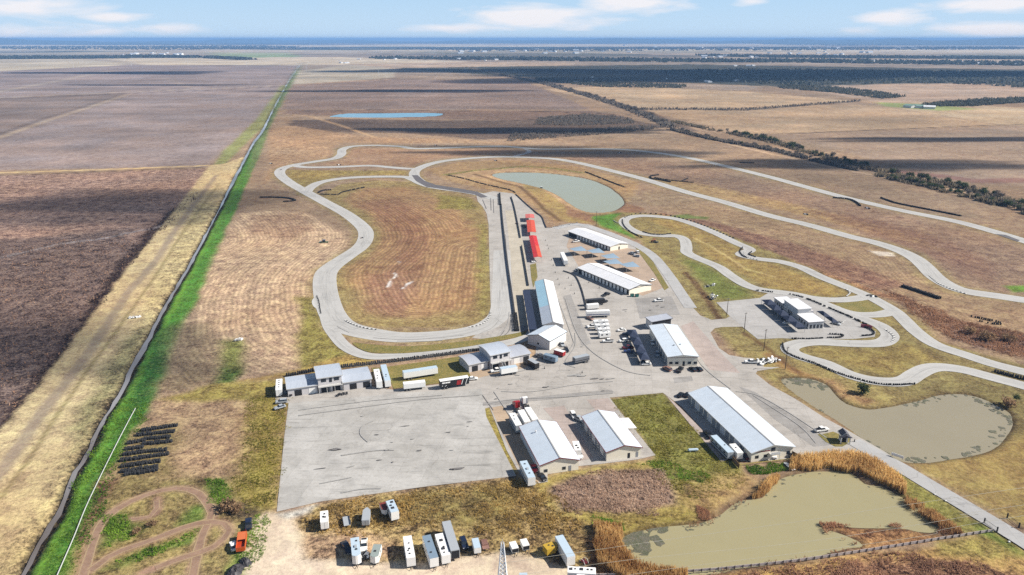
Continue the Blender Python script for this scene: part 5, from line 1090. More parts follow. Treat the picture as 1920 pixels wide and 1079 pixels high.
def heap(px, r, h, m, name, label, cat, seed, n=26, rough=.5):
    a = g(*px); rs = random.Random(seed); vs = [(0, 0, h)]; fs = []; rings = 5
    for k in range(1, rings + 1):
        for i in range(n):
            an = 2 * PI * i / n; f = k / rings; rr = r * f * (1 + .25 * math.sin(an * 2 + seed) + rs.uniform(-.08, .08)); vs.append((rr * math.cos(an), rr * math.sin(an), max(-.05, h * (1 - f ** 1.7) * (1 + rs.uniform(-rough, rough) * .5) - (.05 if k == rings else 0))))
    for i in range(n): fs.append((0, 1 + i, 1 + (i + 1) % n))
    for k in range(rings - 1):
        for i in range(n): fs.append((1 + k * n + i, 1 + (k + 1) * n + i, 1 + (k + 1) * n + (i + 1) % n, 1 + k * n + (i + 1) % n))
    o = MB().add(vs, fs).build(name, m); o.location = (a.x, a.y, 0); return tag(o, label, cat)
heap((460, 1055), 1.9, 1.4, TARP, 'tarped_pile', 'black tarpaulin heap nearest the orange dump trailer', 'heap', 3)
heap((441, 1072), 2.6, 1.7, TARP, 'tarped_pile', 'larger black tarpaulin heap at the bottom edge beside the sandy road', 'heap', 5)
# ---- beside and behind the garages
t = trailer((973, 798), (960, 775), 3.7, 2.5, PSIL, 'dark sided trailer with a pale roof, leftmost of three behind the red trimmed garage', roofm=PW, stripe=PBLK, vents_=[(0, .5, .5)], ac=1)
trailer((989, 791), (976.5, 769), 3.9, 2.5, PW, 'white trailer hitched to the red cab behind the garage', 'semi', name='semi_trailer')
tractor((972, 773), (966, 761), PRED, 'red semi cab with a white sleeper at the head of a white trailer')
trailer((1004, 787), (989, 764), 3.9, 2.5, PW, 'white trailer hitched to the white cab, rightmost of three behind the garage', 'semi', name='semi_trailer')
tractor((987, 765), (980, 753.5), PW, 'white semi cab at the head of the rightmost trailer behind the garage')
trailer((981, 864.5), (997, 896), 3.7, 2.6, PW, 'long white trailer with a pale roof parked at the grass end of the garage pad', 'cargo', roofm=PPALE, ac=1, vents_=[(0, .5, .5), (0, -.6, .5)], stripe=PBLK)
car((1000, 876.5), (1003, 886), 'car', PRED, 'bright red car in the shade of the garage with red trim')
car((1014, 895), (1019, 900), 'car', PBLK, 'small black car on the bare pad behind the white trailer')
trailer((1079, 827.5), (1084, 845), 3.2, 2.4, PW, 'white camper with two dark vents between the two red trimmed garages', 'rv', vents_=[(-.2, .5, .6), (.1, 0, .7)], windows=2, name='camper_trailer', cat='camper')
car((1083, 851), (1088, 860), 'suv', PW, 'white car at the corner of the left garage, behind the camper')
car((1072, 777), (1078, 787), 'suv', PW, 'white van parked at the far corner of the garage with the canopy')
car((1080, 786), (1092, 792), 'pickup', PSIL, 'silver pickup beside the white van at the garage with the canopy')
car((1273, 746), (1279, 740), 'car', PBLK, 'left of two black cars at the far end of the longest garage', group='black cars at the far end of the longest garage')
car((1286, 746), (1291, 740), 'car', PBLK, 'right of two black cars at the far end of the longest garage', group='black cars at the far end of the longest garage')
car((1333, 824), (1322, 812), 'pickup', PBLK, 'black pickup hitched to the long silver trailer beside the longest garage')
trailer((1370.5, 848.5), (1338, 816.5), 3.2, 2.5, PSIL, 'long silver trailer with a pale blue roof beside the longest garage', roofm=PPALE, stripe=PDBL, vents_=[(.3, -.2, .4)], windows=4)
trailer((1388, 849.5), (1373, 832.5), 3.2, 2.4, PW, 'short white trailer squeezed between the silver trailer and the garage wall', vents_=[(0, .1, .45)])
car((1402, 863), (1395, 853), 'car', PMAR, 'dark maroon car at the near corner of the longest garage')
car((1444, 858), (1436, 855), 'car', PSIL, 'silver car parked at the gable end of the longest garage')
car((1449, 851), (1451, 861), 'suv', PW, 'white car under the balcony of the longest garage')
car((1484, 858), (1477, 852), 'car', PGRY, 'grey car by the wooden screen at the longest garage')
car((1527, 811), (1553, 807), 'pickup', PW, 'white pickup parked on the road beside the gate house')
# propane tank on the grass
a = g(1299, 847); t = thing('gas_tank', 'pale grey gas tank lying on the mown grass', 'gas tank', (a.x, a.y, 0), .1)
MB().tube((-1.6, 0, .75), (1.6, 0, .75), .5, n=16).tube((-1.95, 0, .75), (-1.6, 0, .75), .2, .5, 16).tube((1.6, 0, .75), (1.95, 0, .75), .5, .2, 16).build('tank', PPALE, t, smooth=False)
for s in (-1, 1): MB().box(s * 1.0 - .12, s * 1.0 + .12, -.4, .4, 0, .35).build('saddle', GREYW, t)
# ---- left pit building
trailer((522.5, 731), (523.5, 711), 3.6, 2.6, PW, 'white trailer with four dark roof vents at the left end of the pit building', 'cargo', vents_=[(0, .7, .5), (0, .3, .5), (0, -.1, .5), (0, -.55, .5)])
car((545, 743), (527, 743.5), 'pickup', PBLK, 'black pickup at the left corner of the big lot')
car((536, 755), (520, 757), 'suv', PSIL, 'silver car below the black pickup at the left corner of the big lot')
car((532, 764), (518, 768), 'car', PSIL, 'silver car lowest of the three at the left corner of the big lot')
trailer((705.5, 692.5), (711, 715.5), 3.6, 2.5, PW, 'white trailer behind a white pickup at the right end of the pit building', vents_=[(-.2, -.6, .5), (.1, .1, .5), (.3, .5, .6)])
car((710.5, 719), (713.5, 730), 'pickup', PW, 'white pickup in front of the white trailer at the pit building')
trailer((718.5, 684), (727, 714), 3.6, 2.5, PW, 'longer white trailer at the edge of the grass plot by the pit building', roofm=PPALE, vents_=[(0, .3, .5), (.2, .5, .4)])
car((725, 716), (729, 728.5), 'suv', PW, 'white van nosed out at the end of the longer white trailer')
# ---- grass plot
t = trailer((755.5, 697.5), (819.5, 687.8), 3.9, 2.6, PW, 'long white curtain sided trailer with a grey ribbed roof on the grass plot', 'semi', roofm=PPALE, name='semi_trailer')
MB().box(-1.32, -1.3, -8, 8, 3.2, 3.35).build('side_rail', PGRY, t)
trailer((756, 719), (797, 714.5), 3.4, 2.5, PW, 'plain white trailer at the road edge of the grass plot, left of the black one', 'semi', name='semi_trailer')
t = trailer((824, 714), (878, 706), 3.9, 2.6, PBLK, 'black trailer with white lettering and a red patch beside the grass plot', 'semi', roofm=PW, name='semi_trailer')
lt = (g(878, 706, 3.9) - g(824, 714, 3.9)).length / 2
def side(o_, name, y0, y1, z0, z1, m, sl=0.0, x=1.315):
    MB().add([(x, y0, z0), (x, y1, z0), (x, y1 + sl, z1), (x, y0 + sl, z1), (x + .012, y0, z0), (x + .012, y1, z0), (x + .012, y1 + sl, z1), (x + .012, y0 + sl, z1)], [(0, 3, 2, 1), (4, 5, 6, 7), (0, 1, 5, 4), (1, 2, 6, 5), (2, 3, 7, 6), (3, 0, 4, 7)]).build(name, m, o_)
for i, (y0, wd) in enumerate(((-.88, .9), (-.74, .35), (-.66, .9), (-.54, .5), (-.47, .9))): side(t, 'white_letter', y0 * lt, y0 * lt + wd, 2.7, 3.35, PW, .12)
side(t, 'small_mark', -.88 * lt, -.83 * lt, 1.6, 1.9, PW); side(t, 'small_mark', -.62 * lt, -.58 * lt, 1.6, 1.95, PW); side(t, 'small_mark', -.68 * lt, -.64 * lt, 1.3, 1.5, PW)
side(t, 'red_panel', .12 * lt, .42 * lt, 1.3, 3.3, PRED, .3); side(t, 'white_slash', .44 * lt, .48 * lt, 1.2, 3.8, PW, .9); side(t, 'white_slash', .72 * lt, .76 * lt, 1.2, 3.8, PW, .9)
car((880, 713), (892, 712), 'car', PW, 'white car hooked at the right end of the black trailer')
# ---- arched building and workshop
trailer((968.5, 686), (938, 691), 3.6, 2.5, PW, 'white box truck body with a grey roof in front of the arched pit building', 'semi', roofm=PPALE, name='box_truck', cat='truck')
car((936, 697), (926, 698.5), 'pickup', PW, 'white pickup cab leading the white box body at the arched pit building')
trailer((993, 673.5), (1007.5, 681.5), 3.2, 2.4, PBLK, 'black trailer with a grey roof at the right end of the arched pit building', roofm=PSIL)
car((986, 683), (993, 687), 'suv', PBLK, 'black car in the shade left of the black trailer')
trailer((1044, 670), (1021, 663.5), 3.0, 2.4, PTEAL, 'steel blue trailer parked outside the grey workshop', windows=2)
car((1017, 672), (1008, 669), 'pickup', PGRY, 'grey pickup hitched to the steel blue trailer')
trailer((1058, 660), (1041, 655), 2.7, 2.3, PRED, 'red trailer against the white side wall of the workshop', roofm=PW)
car((1060, 655), (1064, 662), 'car', PBLK, 'black car just right of the red trailer')
car((1052, 645), (1056, 651), 'car', PSIL, 'silver car between the workshop wall and the red trailer')
trailer((1103, 665), (1076, 671), 3.4, 2.5, PGRY, 'grey trailer with dark sides standing alone in the middle of the paddock', 'semi', roofm=PSIL, stripe=PBLK)
trailer((1054, 473), (1061, 489), 4.0, 2.6, PW, 'tall white box truck standing alone by the red canopies', 'semi', name='box_truck', cat='truck', roofm=PW)
car((1060, 491), (1063, 497), 'pickup', PSIL, 'silver pickup in front of the tall white box truck')
# ---- row of rigs along the pit road
trailer((1133, 559.5), (1099, 562.5), 3.6, 2.5, PBLK, 'long black trailer at the top of the row along the pit road', 'semi', name='semi_trailer', roofm=mat('charcoal_roof', C(70, 70, 74), .5))
car((1143, 552), (1130, 557), 'pickup', PBLK, 'black pickup behind the black trailer, farthest in the row')
trailer((1122, 569.5), (1100, 571.5), 3.0, 2.4, PW, 'white trailer just below the long black one in the row', windows=0)
car((1136, 567), (1125, 569), 'pickup', PBLK, 'black pickup at the right end of the white trailer in the row')
trailer((1143, 582), (1099, 583.5), 3.7, 2.5, PW, 'long white trailer with a dark blue skirt in the row along the pit road', 'semi', stripe=PBLU, name='semi_trailer')
for i, (r, f, l) in enumerate((((1140, 600.5), (1113, 602), 'topmost of the pack of white trailers, with a tan front'), ((1142, 607.5), (1116, 609), 'second from the top in the pack of white trailers'), ((1143, 615), (1121, 616.5), 'third from the top in the pack of white trailers'), ((1143.5, 622), (1123, 624), 'lowest of the pack of white trailers'))):
    trailer(r, f, 3.1, 2.5, PW, 'white trailer, ' + l, vents_=[(.1, .3, .4), (-.2, -.5, .4)], ac=1, group='pack of white trailers along the pit road', windows=2)
car((1104, 598), (1110, 601), 'car', PTAN, 'tan car at the left end of the pack of white trailers')
car((1114, 614), (1106, 615), 'pickup', PW, 'white pickup nosed left out of the pack of white trailers')
car((1142, 634), (1126, 633), 'car', PW, 'white car alone just below the pack of white trailers')
car((1150, 642), (1130, 642.5), 'pickup', PW, 'long white pickup lowest in the row, alone on the concrete')
car((1244, 565), (1226, 566.5), 'pickup', PW, 'white pickup alone on the concrete below the near lock-up row')
car((1192, 480), (1178, 475), 'pickup', PSIL, 'silver pickup nearest the gable of the far lock-up row')
car((1199, 478), (1191, 471), 'suv', PW, 'white van at the edge of the grass strip by the lock-ups')
car((1200, 483), (1188, 481), 'car', PSIL, 'silver car below the white van by the lock-ups')
car((1227, 526), (1219, 529), 'car', PW, 'white car at the back corner of the near lock-up row')
car((1076, 455), (1084, 454), 'pickup', PW, 'white pickup under the eaves at the far end of the far lock-up row')
car((1078, 509), (1088, 507), 'car', PSIL, 'silver car at the far end of the near lock-up row')
# ---- around the clubhouse
for r, f, k, m, l in (((1172, 620), (1158, 622), 'car', PW, 'white car at the far end of the navy peaked canopy'), ((1180, 629), (1170, 628), 'car', PDBL, 'dark blue car under the far peak of the navy canopy'), ((1174, 641), (1164, 642), 'suv', PW, 'white car nosed out on the left of the navy canopy'), ((1184, 640), (1176, 640), 'car', PSIL, 'silver car inside the navy canopy beside a white one'),
                   ((1184, 654), (1170, 655), 'pickup', PMAR, 'maroon pickup at the middle of the navy canopy'), ((1186, 662), (1170, 661), 'car', PBLU, 'blue car next to the maroon pickup'), ((1203, 664), (1192, 666), 'suv', PGRY, 'grey car inside the near end of the navy canopy'), ((1212, 681), (1198, 683.5), 'car', PBLK, 'black car at the near end of the navy canopy'), ((1218, 684.5), (1205, 685), 'car', PW, 'white car lowest of the cars at the navy canopy'),
                   ((1222, 641), (1224, 649), 'car', PW, 'white car in the shade against the clubhouse wall'), ((1232, 662), (1233, 672), 'suv', PSIL, 'silver car in the shade at the near corner of the clubhouse'), ((1272, 700), (1278, 692), 'pickup', PBLK, 'black pickup in front of the clubhouse door'), ((1256, 697), (1246, 692), 'suv', PTAN, 'tan car left of the black pickup at the clubhouse'), ((1303, 697.5), (1295, 692), 'car', PBLK, 'left of two black cars at the right end of the clubhouse'), ((1314, 697), (1306, 692), 'car', PBLK, 'right of two black cars at the right end of the clubhouse'),
                   ((1420, 682), (1395, 681), 'pickup', PW, 'white pickup near the scrap heap at the corner of the spur'), ((1480, 602), (1466, 600), 'suv', PBLK, 'black car at the near end of the karting canopy'), ((1484, 607), (1468, 608), 'car', PW, 'white car at the near end of the karting canopy'), ((1446, 572), (1438, 570), 'car', PSIL, 'silver car under the far end of the karting canopy'), ((1563, 607), (1573, 610), 'car', PSIL, 'silver car under the track side karting canopy')):
    car(r, f, k, m, l)
# ================================================================== TYRE WALLS, BARRIERS, POSTS, WIRES
def resample(P, step):
    out = [Vector(P[0])]; need = step
    for a, b in zip(P, P[1:]):
        a, b = Vector(a), Vector(b); l = (b - a).length; t = need
        while t <= l: out.append(a + (b - a) * (t / l)); t += step
        need = t - l
    return out
def tyre_wall(px, label, h=.9, r=.42, step=.95, rows=1, group='tyre walls along the tracks', name='tyre_wall', m=None, jit=.12, z=0.0, skip=0.0):
    P = resample(gs(px, n=3) if len(px) > 2 else gp(px), step); mb = MB(); rs = random.Random(len(px) * 7 + int(px[0][0])); c0 = P[len(P) // 2]
    for i, p in enumerate(P):
        if rs.random() < skip: continue
        a, b = P[max(0, i - 1)], P[min(len(P) - 1, i + 1)]; d = (b - a).normalized(); nn = Vector((-d.y, d.x, 0))
        for k in range(rows):
            q = p + nn * ((k - (rows - 1) / 2) * 2 * r) + Vector((rs.uniform(-jit, jit), rs.uniform(-jit, jit), 0)) - c0
            hh = h * rs.uniform(.85, 1.12); nz = max(2, round(hh / .3)); n = 7
            vs = []; fs = []
            for j in range(nz * 2 + 1):
                rr = r * (1.0 if j % 2 else .86) * (1 if j < nz * 2 else .8)
                for s in range(n): vs.append((q.x + rr * math.cos(2 * PI * s / n), q.y + rr * math.sin(2 * PI * s / n), z + hh * j / (nz * 2)))
            for j in range(nz * 2):
                for s in range(n): fs.append((j * n + s, j * n + (s + 1) % n, (j + 1) * n + (s + 1) % n, (j + 1) * n + s))
            fs.append(tuple(range(nz * 2 * n, nz * 2 * n + n))); mb.add(vs, fs)
    o = mb.build(name, m or TYRE); o.location = (c0.x, c0.y, 0); return tag(o, label, 'tyre wall', group)
T_ = tyre_wall
T_([(538, 706), (560, 702), (590, 696), (642, 689), (700, 683), (760, 676), (800, 671), (860, 663), (897, 657.5)], 'long double tyre wall behind the two pit buildings, along the lower track', h=1.3, rows=2)
T_([(936.5, 364), (937, 374), (938, 385)], 'short thick tyre wall at the top of the start straight', h=1.3, rows=2)
T_([(965, 590), (967, 606), (969, 622)], 'thick tyre wall at the bottom end of the start straight wall', h=1.3, rows=3)
T_([(837, 329), (868, 335), (900, 344), (930, 351), (956, 357), (966, 362)], 'tyre wall curving between the oval pond and the top of the pits', skip=.12)
T_([(1097, 323), (1110, 328), (1130, 336), (1150, 344), (1172, 352)], 'broken tyre wall on the far right bank of the oval pond', h=1.1, skip=.1)
T_([(488, 371), (515, 371), (540, 372.5), (554, 377), (530, 379.5)], 'hooked tyre wall on the brown field left of the circuit', h=1.2, rows=2)
T_([(597, 362), (606, 358), (622, 357)], 'short tyre wall at the top left corner of the infield', h=1.1, rows=2); T_([(600, 365), (632, 366), (640, 362), (660, 357), (684, 352)], 'longer tyre wall at the top left corner of the infield', h=1.1, skip=.15)
T_([(1257, 342), (1238, 338), (1222, 336), (1220, 331), (1235, 329)], 'hooked tyre wall between the two long right hand tracks', h=1.2, rows=2)
T_([(1227, 334), (1250, 338), (1277, 341), (1300, 343)], 'straight tyre wall running on from the hooked one', h=1.1)
T_([(1562, 372), (1587, 373.5), (1603, 379), (1613, 387)], 'curved tyre wall just below the farthest track', h=1.2, rows=2)
T_([(1652, 372), (1668, 378), (1690, 384), (1752, 396), (1802, 406)], 'long tyre wall beyond the farthest track, tapering to the right', h=1.2, rows=2)
T_([(1387, 306), (1414, 306.5)], 'short tyre wall beyond the farthest track in the shade', h=1.1, rows=2)
T_([(1692, 538), (1728, 549.5), (1762, 561)], 'straight thick tyre wall on the field between the kart track and the long track', h=1.4, rows=3)
T_([(1821, 594.5), (1850, 600), (1879, 607)], 'tyre wall lying loose on the brown field at the right', h=1.0, skip=.15); T_([(1837, 603), (1860, 608), (1878, 609)], 'second loose tyre wall on the brown field, just below the first', h=.9, skip=.2)
T_([(1866, 698), (1893, 705), (1930, 714)], 'tyre wall between two kart tracks at the right edge of the picture', h=1.2, rows=2)
T_([(1481, 553), (1500, 557), (1525, 566), (1560, 581), (1600, 598), (1632, 613.5)], 'tyre wall dividing the karting pit lane from the kart track', h=.9, skip=.08)
T_([(1619, 613.5), (1634, 620), (1639, 625), (1634, 629), (1613, 631)], 'hooked tyre wall with a red marker at the pit lane hairpin', h=.9)
T_([(1485.6, 636), (1515, 636.5), (1544, 635)], 'tyre wall along the grass at the bottom of the karting pit', h=.8); T_([(1552, 634), (1572, 634), (1580.5, 631), (1576, 628.5), (1554, 627.5)], 'narrow loop of tyres on the karting pit exit', h=.8)
T_([(1419, 545.7), (1435, 547), (1456, 550)], 'broken row of tyres behind the karting building', h=.8, skip=.2)
T_([(1467, 645), (1469, 655), (1476, 663), (1496, 672), (1529, 683), (1569, 700), (1603, 710.5), (1644, 720.5), (1680, 723), (1714, 721)], 'long tyre wall round the outside of the lower kart bend', h=.8, skip=.06)
T_([(1167, 413), (1169, 423), (1180, 434), (1196, 443), (1204, 446)], 'tyre wall round the left end of the kart loop', h=.8, skip=.1)
T_([(1205, 435.5), (1222, 440), (1240, 441), (1258, 439)], 'curved tyre wall inside the kart loop', h=.8)
T_([(1392, 465), (1387, 473), (1393, 481), (1400, 484)], 'row of tyres inside the kart chicane', h=.8); T_([(1409, 473), (1404, 478), (1418, 483)], 'row of tyres outside the kart chicane', h=.8)
T_([(594, 556), (598, 567), (600, 580), (602, 590)], 'dotted row of tyres across the small run-off pad', h=.7, r=.3, step=1.4)
T_([(1290, 335), (1277, 341)], 'stub of tyres between the long tracks', h=1)
PINK = mat('faded_red_board', C(186, 84, 96), .6)
a = g(1624, 615); o = MB().box(-2.6, 2.6, -.15, .15, 0, 1.6).build('marker_board', PINK); o.location = (a.x, a.y, 0); o.rotation_euler = (0, 0, -.5); tag(o, 'faded red board standing on the tyre wall at the karting hairpin', 'board')
# kart loop blocks
mb = MB().box(-.75, .75, -.3, .3, 0, .75); blk = mb.build('tyre_block', TYRE, bevel=.1)
lp = resample(gs([(1172, 408.5), (1186, 402.5), (1210, 400.8), (1240, 402.8), (1267, 407.5), (1306, 418.5), (1345, 434), (1375, 447.5)], n=6), 4.4)
tag(blk, 'black tyre block in the dotted row along the far edge of the kart loop', 'tyre block', 'tyre blocks along the far edge of the kart loop')
for i, p in enumerate(lp):
    o = blk if i == 0 else blk.copy()
    if i: COL.objects.link(o)
    q = lp[min(i + 1, len(lp) - 1)] - lp[max(i - 1, 0)]; o.location = (p.x, p.y, 0); o.rotation_euler = (0, 0, math.atan2(q.y, q.x) + (.5 if i < 8 else 0))
# stored tyre rows by the green strip
TS = [((267, 808), (332, 799)), ((257, 817.5), (326, 810.5)), ((271, 824.5), (322, 820)), ((240, 832.5), (276, 826)), ((268, 834), (321, 829)), ((236, 843.5), (271, 839.5)), ((233.5, 853.5), (273, 848)), ((276, 848), (312, 845)), ((227, 864.5), (316, 852.5)), ((229, 875.5), (301, 866)), ((228, 885.5), (298, 876)), ((235, 891), (260, 887)), ((261, 888), (296, 881.5))]
words = ['topmost of the stored tyre rows by the white pipe', 'second from the top of the stored tyre rows', 'third from the top of the stored tyre rows', 'short stored tyre row above the little gap', 'thin stored tyre row right of the short one', 'short stored tyre row at the left, above the middle', 'stored tyre row in the middle, left half', 'stored tyre row in the middle, right half', 'longest of the stored tyre rows', 'fourth from the bottom of the stored tyre rows', 'third from the bottom of the stored tyre rows', 'bottom left stub of the stored tyre rows', 'bottom right stub of the stored tyre rows']
for (a, b), l in zip(TS, words): tyre_wall([a, b], l, h=1.0, r=.45, step=.8, rows=2, group='stored tyre rows on bare ground', name='tyre_row', jit=.16)
# walls of the pit straight
BARR = mat('barrier_concrete', C(196, 192, 186), .8, dirt=.3); BTOP = mat('barrier_dark_top', (.03, .03, .034), .8)
def barrier(px, label, h=.95, w=.45, top=True, name='barrier_wall', m=None, cat='wall'):
    P = gs(px, n=4) if len(px) > 2 else gp(px); c0 = P[len(P) // 2]; t = thing(name, label, cat, (c0.x, c0.y, .05)); base, tp = MB(), MB()
    for a, b in zip(P, P[1:]):
        d = (b - a).normalized(); nn = Vector((-d.y, d.x, 0)); a_, b_ = a - c0, b - c0
        for bb, w0, z0, z1 in ((base, w / 2, 0, h * .55), (tp, w / 2 + .04, h * .55, h)):
            q = [a_ - nn * w0, a_ + nn * w0, b_ + nn * w0, b_ - nn * w0]
            bb.add([(p.x, p.y, z0) for p in q] + [(p.x, p.y, z1) for p in q], [(0, 1, 2, 3), (4, 7, 6, 5), (0, 4, 5, 1), (1, 5, 6, 2), (2, 6, 7, 3), (3, 7, 4, 0)])
    base.build('wall_base', m or BARR, t); tp.build('wall_top', BTOP if top else (m or BARR), t); return t
barrier([(940, 385), (943, 420), (951, 490), (958, 540), (965, 590)], 'long dark topped wall between the start straight and the pit lane', 1.1, .7)
barrier([(958.5, 370), (964, 388), (970, 416), (976, 447)], 'dark topped pit wall beside the upper red canopies'); barrier([(978, 462), (983, 490), (991, 537)], 'dark topped pit wall beside the long red canopy')
barrier([(967, 365), (985, 382), (1005, 399), (1016, 408), (1021, 420), (1024.5, 428)], 'low dark kerb wall curving round the top of the paddock', .7, .4)
barrier([(1056, 509), (1074, 515.5), (1083, 525), (1092, 548), (1100, 580)], 'low dark barrier from the near lock-up row down to the row of rigs', .6, .4)
barrier([(1166, 414), (1159, 419), (1150, 414)], 'short white kerb at the tip of the kart loop', .4, .3, False)
# white stone edging at the top of the paddock
for i in range(16):
    p = g(1028 + i * 3.6, 428 - i * .62 + (.5 if i % 3 else -.4)); o = MB().cbox((0, 0, .25), (random.uniform(.7, 1.5), .7, .5)).build('edging_stone', BARR, bevel=.1); o.location = p; o.rotation_euler = (0, 0, random.uniform(-.5, .5)); tag(o, 'pale stone in the broken edging where the grass meets the top of the paddock', 'stone', 'edging stones at the top of the paddock')
# bollards
BOLL = [(1023, 452), (1026, 461), (1028.5, 467.5), (1034, 488.5), (1037.5, 499), (1041, 512), (1046, 525), (1048.5, 535), (1059.5, 542.5), (1066, 522.5), (1071, 536), (1077, 552), (1104, 531), (1123.5, 541), (1091.5, 700), (1021, 692), (1602, 829)]
bo = thing('bollard', 'dark bollard on the open concrete of the paddock', 'bollard', (0, 0, 0), 0, 'bollards dotted over the paddock')
MB().tube((0, 0, 0), (0, 0, 1.0), .22, .18, 10).build('post', TYRE, bo); MB().tube((0, 0, .7), (0, 0, .8), .235, .225, 10).build('band', PW, bo)
for i, q in enumerate(BOLL):
    p = g(*q)
    if i == 0: bo.location = (p.x, p.y, .05)
    else: copy_tree(bo, (p.x, p.y, .05))
# poles
WOOD = mat('weathered_wood', C(104, 88, 74), .85, dirt=.4); STEEL = mat('galvanised_steel', C(226, 228, 230, .9), .5, dirt=.12)
for i, (q, hgt, l) in enumerate((((1118, 423), 11.5, 'lone wooden utility pole on the bank below the oval pond'), ((1362.5, 592.5), 10, 'wooden utility pole at the far corner of the karting car park'), ((1395, 623), 10.5, 'wooden utility pole on the near edge of the karting car park'), ((1432, 658), 11, 'wooden utility pole on the grass between the car park and the scrap heap'), ((1472, 693), 11, 'wooden utility pole nearest the side pond'))):
    p = g(*q); t = thing('utility_pole', l, 'utility pole', (p.x, p.y, 0), .6, 'wooden utility poles')
    MB().tube((0, 0, 0), (0, 0, hgt), .19, .12, 8).build('pole', WOOD, t); MB().cbox((0, 0, hgt - .5), (2.0, .14, .16)).build('crossarm', WOOD, t)
    ins = MB()
    for x in (-.9, -.3, .3, .9): ins.tube((x, 0, hgt - .42), (x, 0, hgt - .2), .06, n=6)
    ins.build('insulator', STEEL, t)
    if i == 2: MB().tube((.32, 0, hgt - 2.4), (.32, 0, hgt - 1.5), .22, n=8).build('transformer', STEEL, t)
# lattice tower at the bottom edge
TX, TY, TH = -2.2, 140.5, 30.0
t = thing('lattice_tower', 'silver steel lattice pylon rising from the sandy road at the bottom edge', 'pylon', (TX, TY, 0))
def wid(zz): return .28 + (TH - zz) / TH * 2.3 if zz > 0 else 2.6
legs, br = MB(), MB(); cor = [(-1, -1), (1, -1), (1, 1), (-1, 1)]
for cx, cy in cor: legs.tube((cx * wid(0.01), cy * wid(0.01), 0), (cx * .28, cy * .28, TH), .17, .11, 5)
zs = [0]; 
while zs[-1] < TH - 1.2: zs.append(zs[-1] + max(1.1, wid(zs[-1]) * 1.25))
zs[-1] = TH - .4
for a, b in zip(zs, zs[1:]):
    for k in range(4):
        c1, c2 = cor[k], cor[(k + 1) % 4]; wa, wb = wid(a + .01), wid(b)
        br.tube((c1[0] * wa, c1[1] * wa, a), (c2[0] * wb, c2[1] * wb, b), .075, n=4).tube((c2[0] * wa, c2[1] * wa, a), (c1[0] * wb, c1[1] * wb, b), .075, n=4).tube((c1[0] * wb, c1[1] * wb, b), (c2[0] * wb, c2[1] * wb, b), .05, n=4)
legs.build('tower_leg', STEEL, t); br.build('bracing', STEEL, t)
arm = MB()
for zz, l in ((17.5, 4.0), (21, 3.2)):
    for s in (-1, 1): arm.tube((0, 0, zz), (0, s * l, zz + .3), .1, n=5).tube((0, 0, zz + 1.2), (0, s * l, zz + .3), .07, n=5)
arm.build('crossarm', STEEL, t)
MB().tube((0, 0, TH), (0, 0, TH + 1.0), .05, n=5).build('lightning_rod', STEEL, t)
def wire(pxs, y0, sl, label, far_x=320, attach=None):
    pts = []
    for (x, y) in pxs:
        u, v = (x - 960) / CF, (539.5 - y) / CF; dx, dy, dz = u, CP + v * SP, -SP + v * CP
        tt = (y0 + sl * (0 - TX)) / (dy - sl * dx); pts.append(Vector((dx * tt, dy * tt, CH + dz * tt)))
    d = (pts[-1] - pts[0]) / (pts[-1].x - pts[0].x); st = Vector(attach); en = pts[-1] + d * (far_x - pts[-1].x)
    P = spline([st] + pts + [en], n=6); mb = MB()
    for a, b in zip(P, P[1:]): mb.tube(a - st, b - st, .035, n=5, caps=False)
    o = mb.build('overhead_wire', mat('bare_aluminium_wire', C(222, 216, 196), .5)); o.location = st; tag(o, label, 'wire', 'overhead wires from the lattice pylon')
wire([(1189, 1049), (1520, 1015), (1823, 967), (1920, 947)], 141.4, .105, 'middle overhead wire crossing the front pond', attach=(TX, TY + .5, 19.8))
wire([(1250, 1068), (1500, 1037), (1739, 1004), (1920, 967)], 138.0, .105, 'nearest overhead wire, crossing the tongue of land in the front pond', attach=(TX, TY - 3.2, 18.0))
wire([(1255, 1011.7), (1520, 975), (1760, 938)], 145.2, .105, 'faintest, farthest overhead wire above the front pond', attach=(TX, TY + 4.0, 21.0))
# white pipe on the green strip
P = gs([(254, 767), (232, 808), (208, 855), (181, 910), (160, 955), (138, 1010), (108, 1079), (96, 1110)], n=4); c0 = P[0]; mb = MB()
for a, b in zip(P, P[1:]): mb.tube(a - c0 + Vector((0, 0, .25)), b - c0 + Vector((0, 0, .25)), .16, n=6)
o = mb.build('irrigation_pipe', mat('white_pipe', C(226, 230, 224), .5)); o.location = c0; tag(o, 'long white pipe lying down the bright green strip', 'pipe')
# fences at the entrance
GWOOD = mat('grey_fence_board', C(196, 184, 180, .8), .85, dirt=.35, dscale=.4)
P = resample(gs([(1090, 1082), (1200, 1079), (1330, 1071), (1500, 1053), (1640, 1032), (1760, 1013), (1868, 996)], n=4), 2.4); c0 = P[len(P) // 2]
t = thing('boundary_fence', 'long grey board fence along the lower bank of the front pond', 'fence', (c0.x, c0.y, 0)); bd, ps = MB(), MB()
for i, (a, b) in enumerate(zip(P, P[1:])):
    d = (b - a).normalized(); nn = Vector((-d.y, d.x, 0)) * .05; zz = random.uniform(-.05, .05)
    for k in range(3):
        q = [a - c0 - nn, a - c0 + nn, b - c0 + nn, b - c0 - nn]; z0 = .12 + k * .30 + zz
        bd.add([(p.x, p.y, z0) for p in q] + [(p.x, p.y, z0 + .26) for p in q], [(0, 1, 2, 3), (4, 7, 6, 5), (0, 4, 5, 1), (1, 5, 6, 2), (2, 6, 7, 3), (3, 7, 4, 0)])
    ps.cbox((a - c0 - nn * 2.6 + Vector((0, 0, .55))), (.15, .15, 1.1))
bd.build('fence_board', GWOOD, t); ps.build('fence_post', WOOD, t)
IRON = mat('black_iron', (.02, .02, .022), .5)
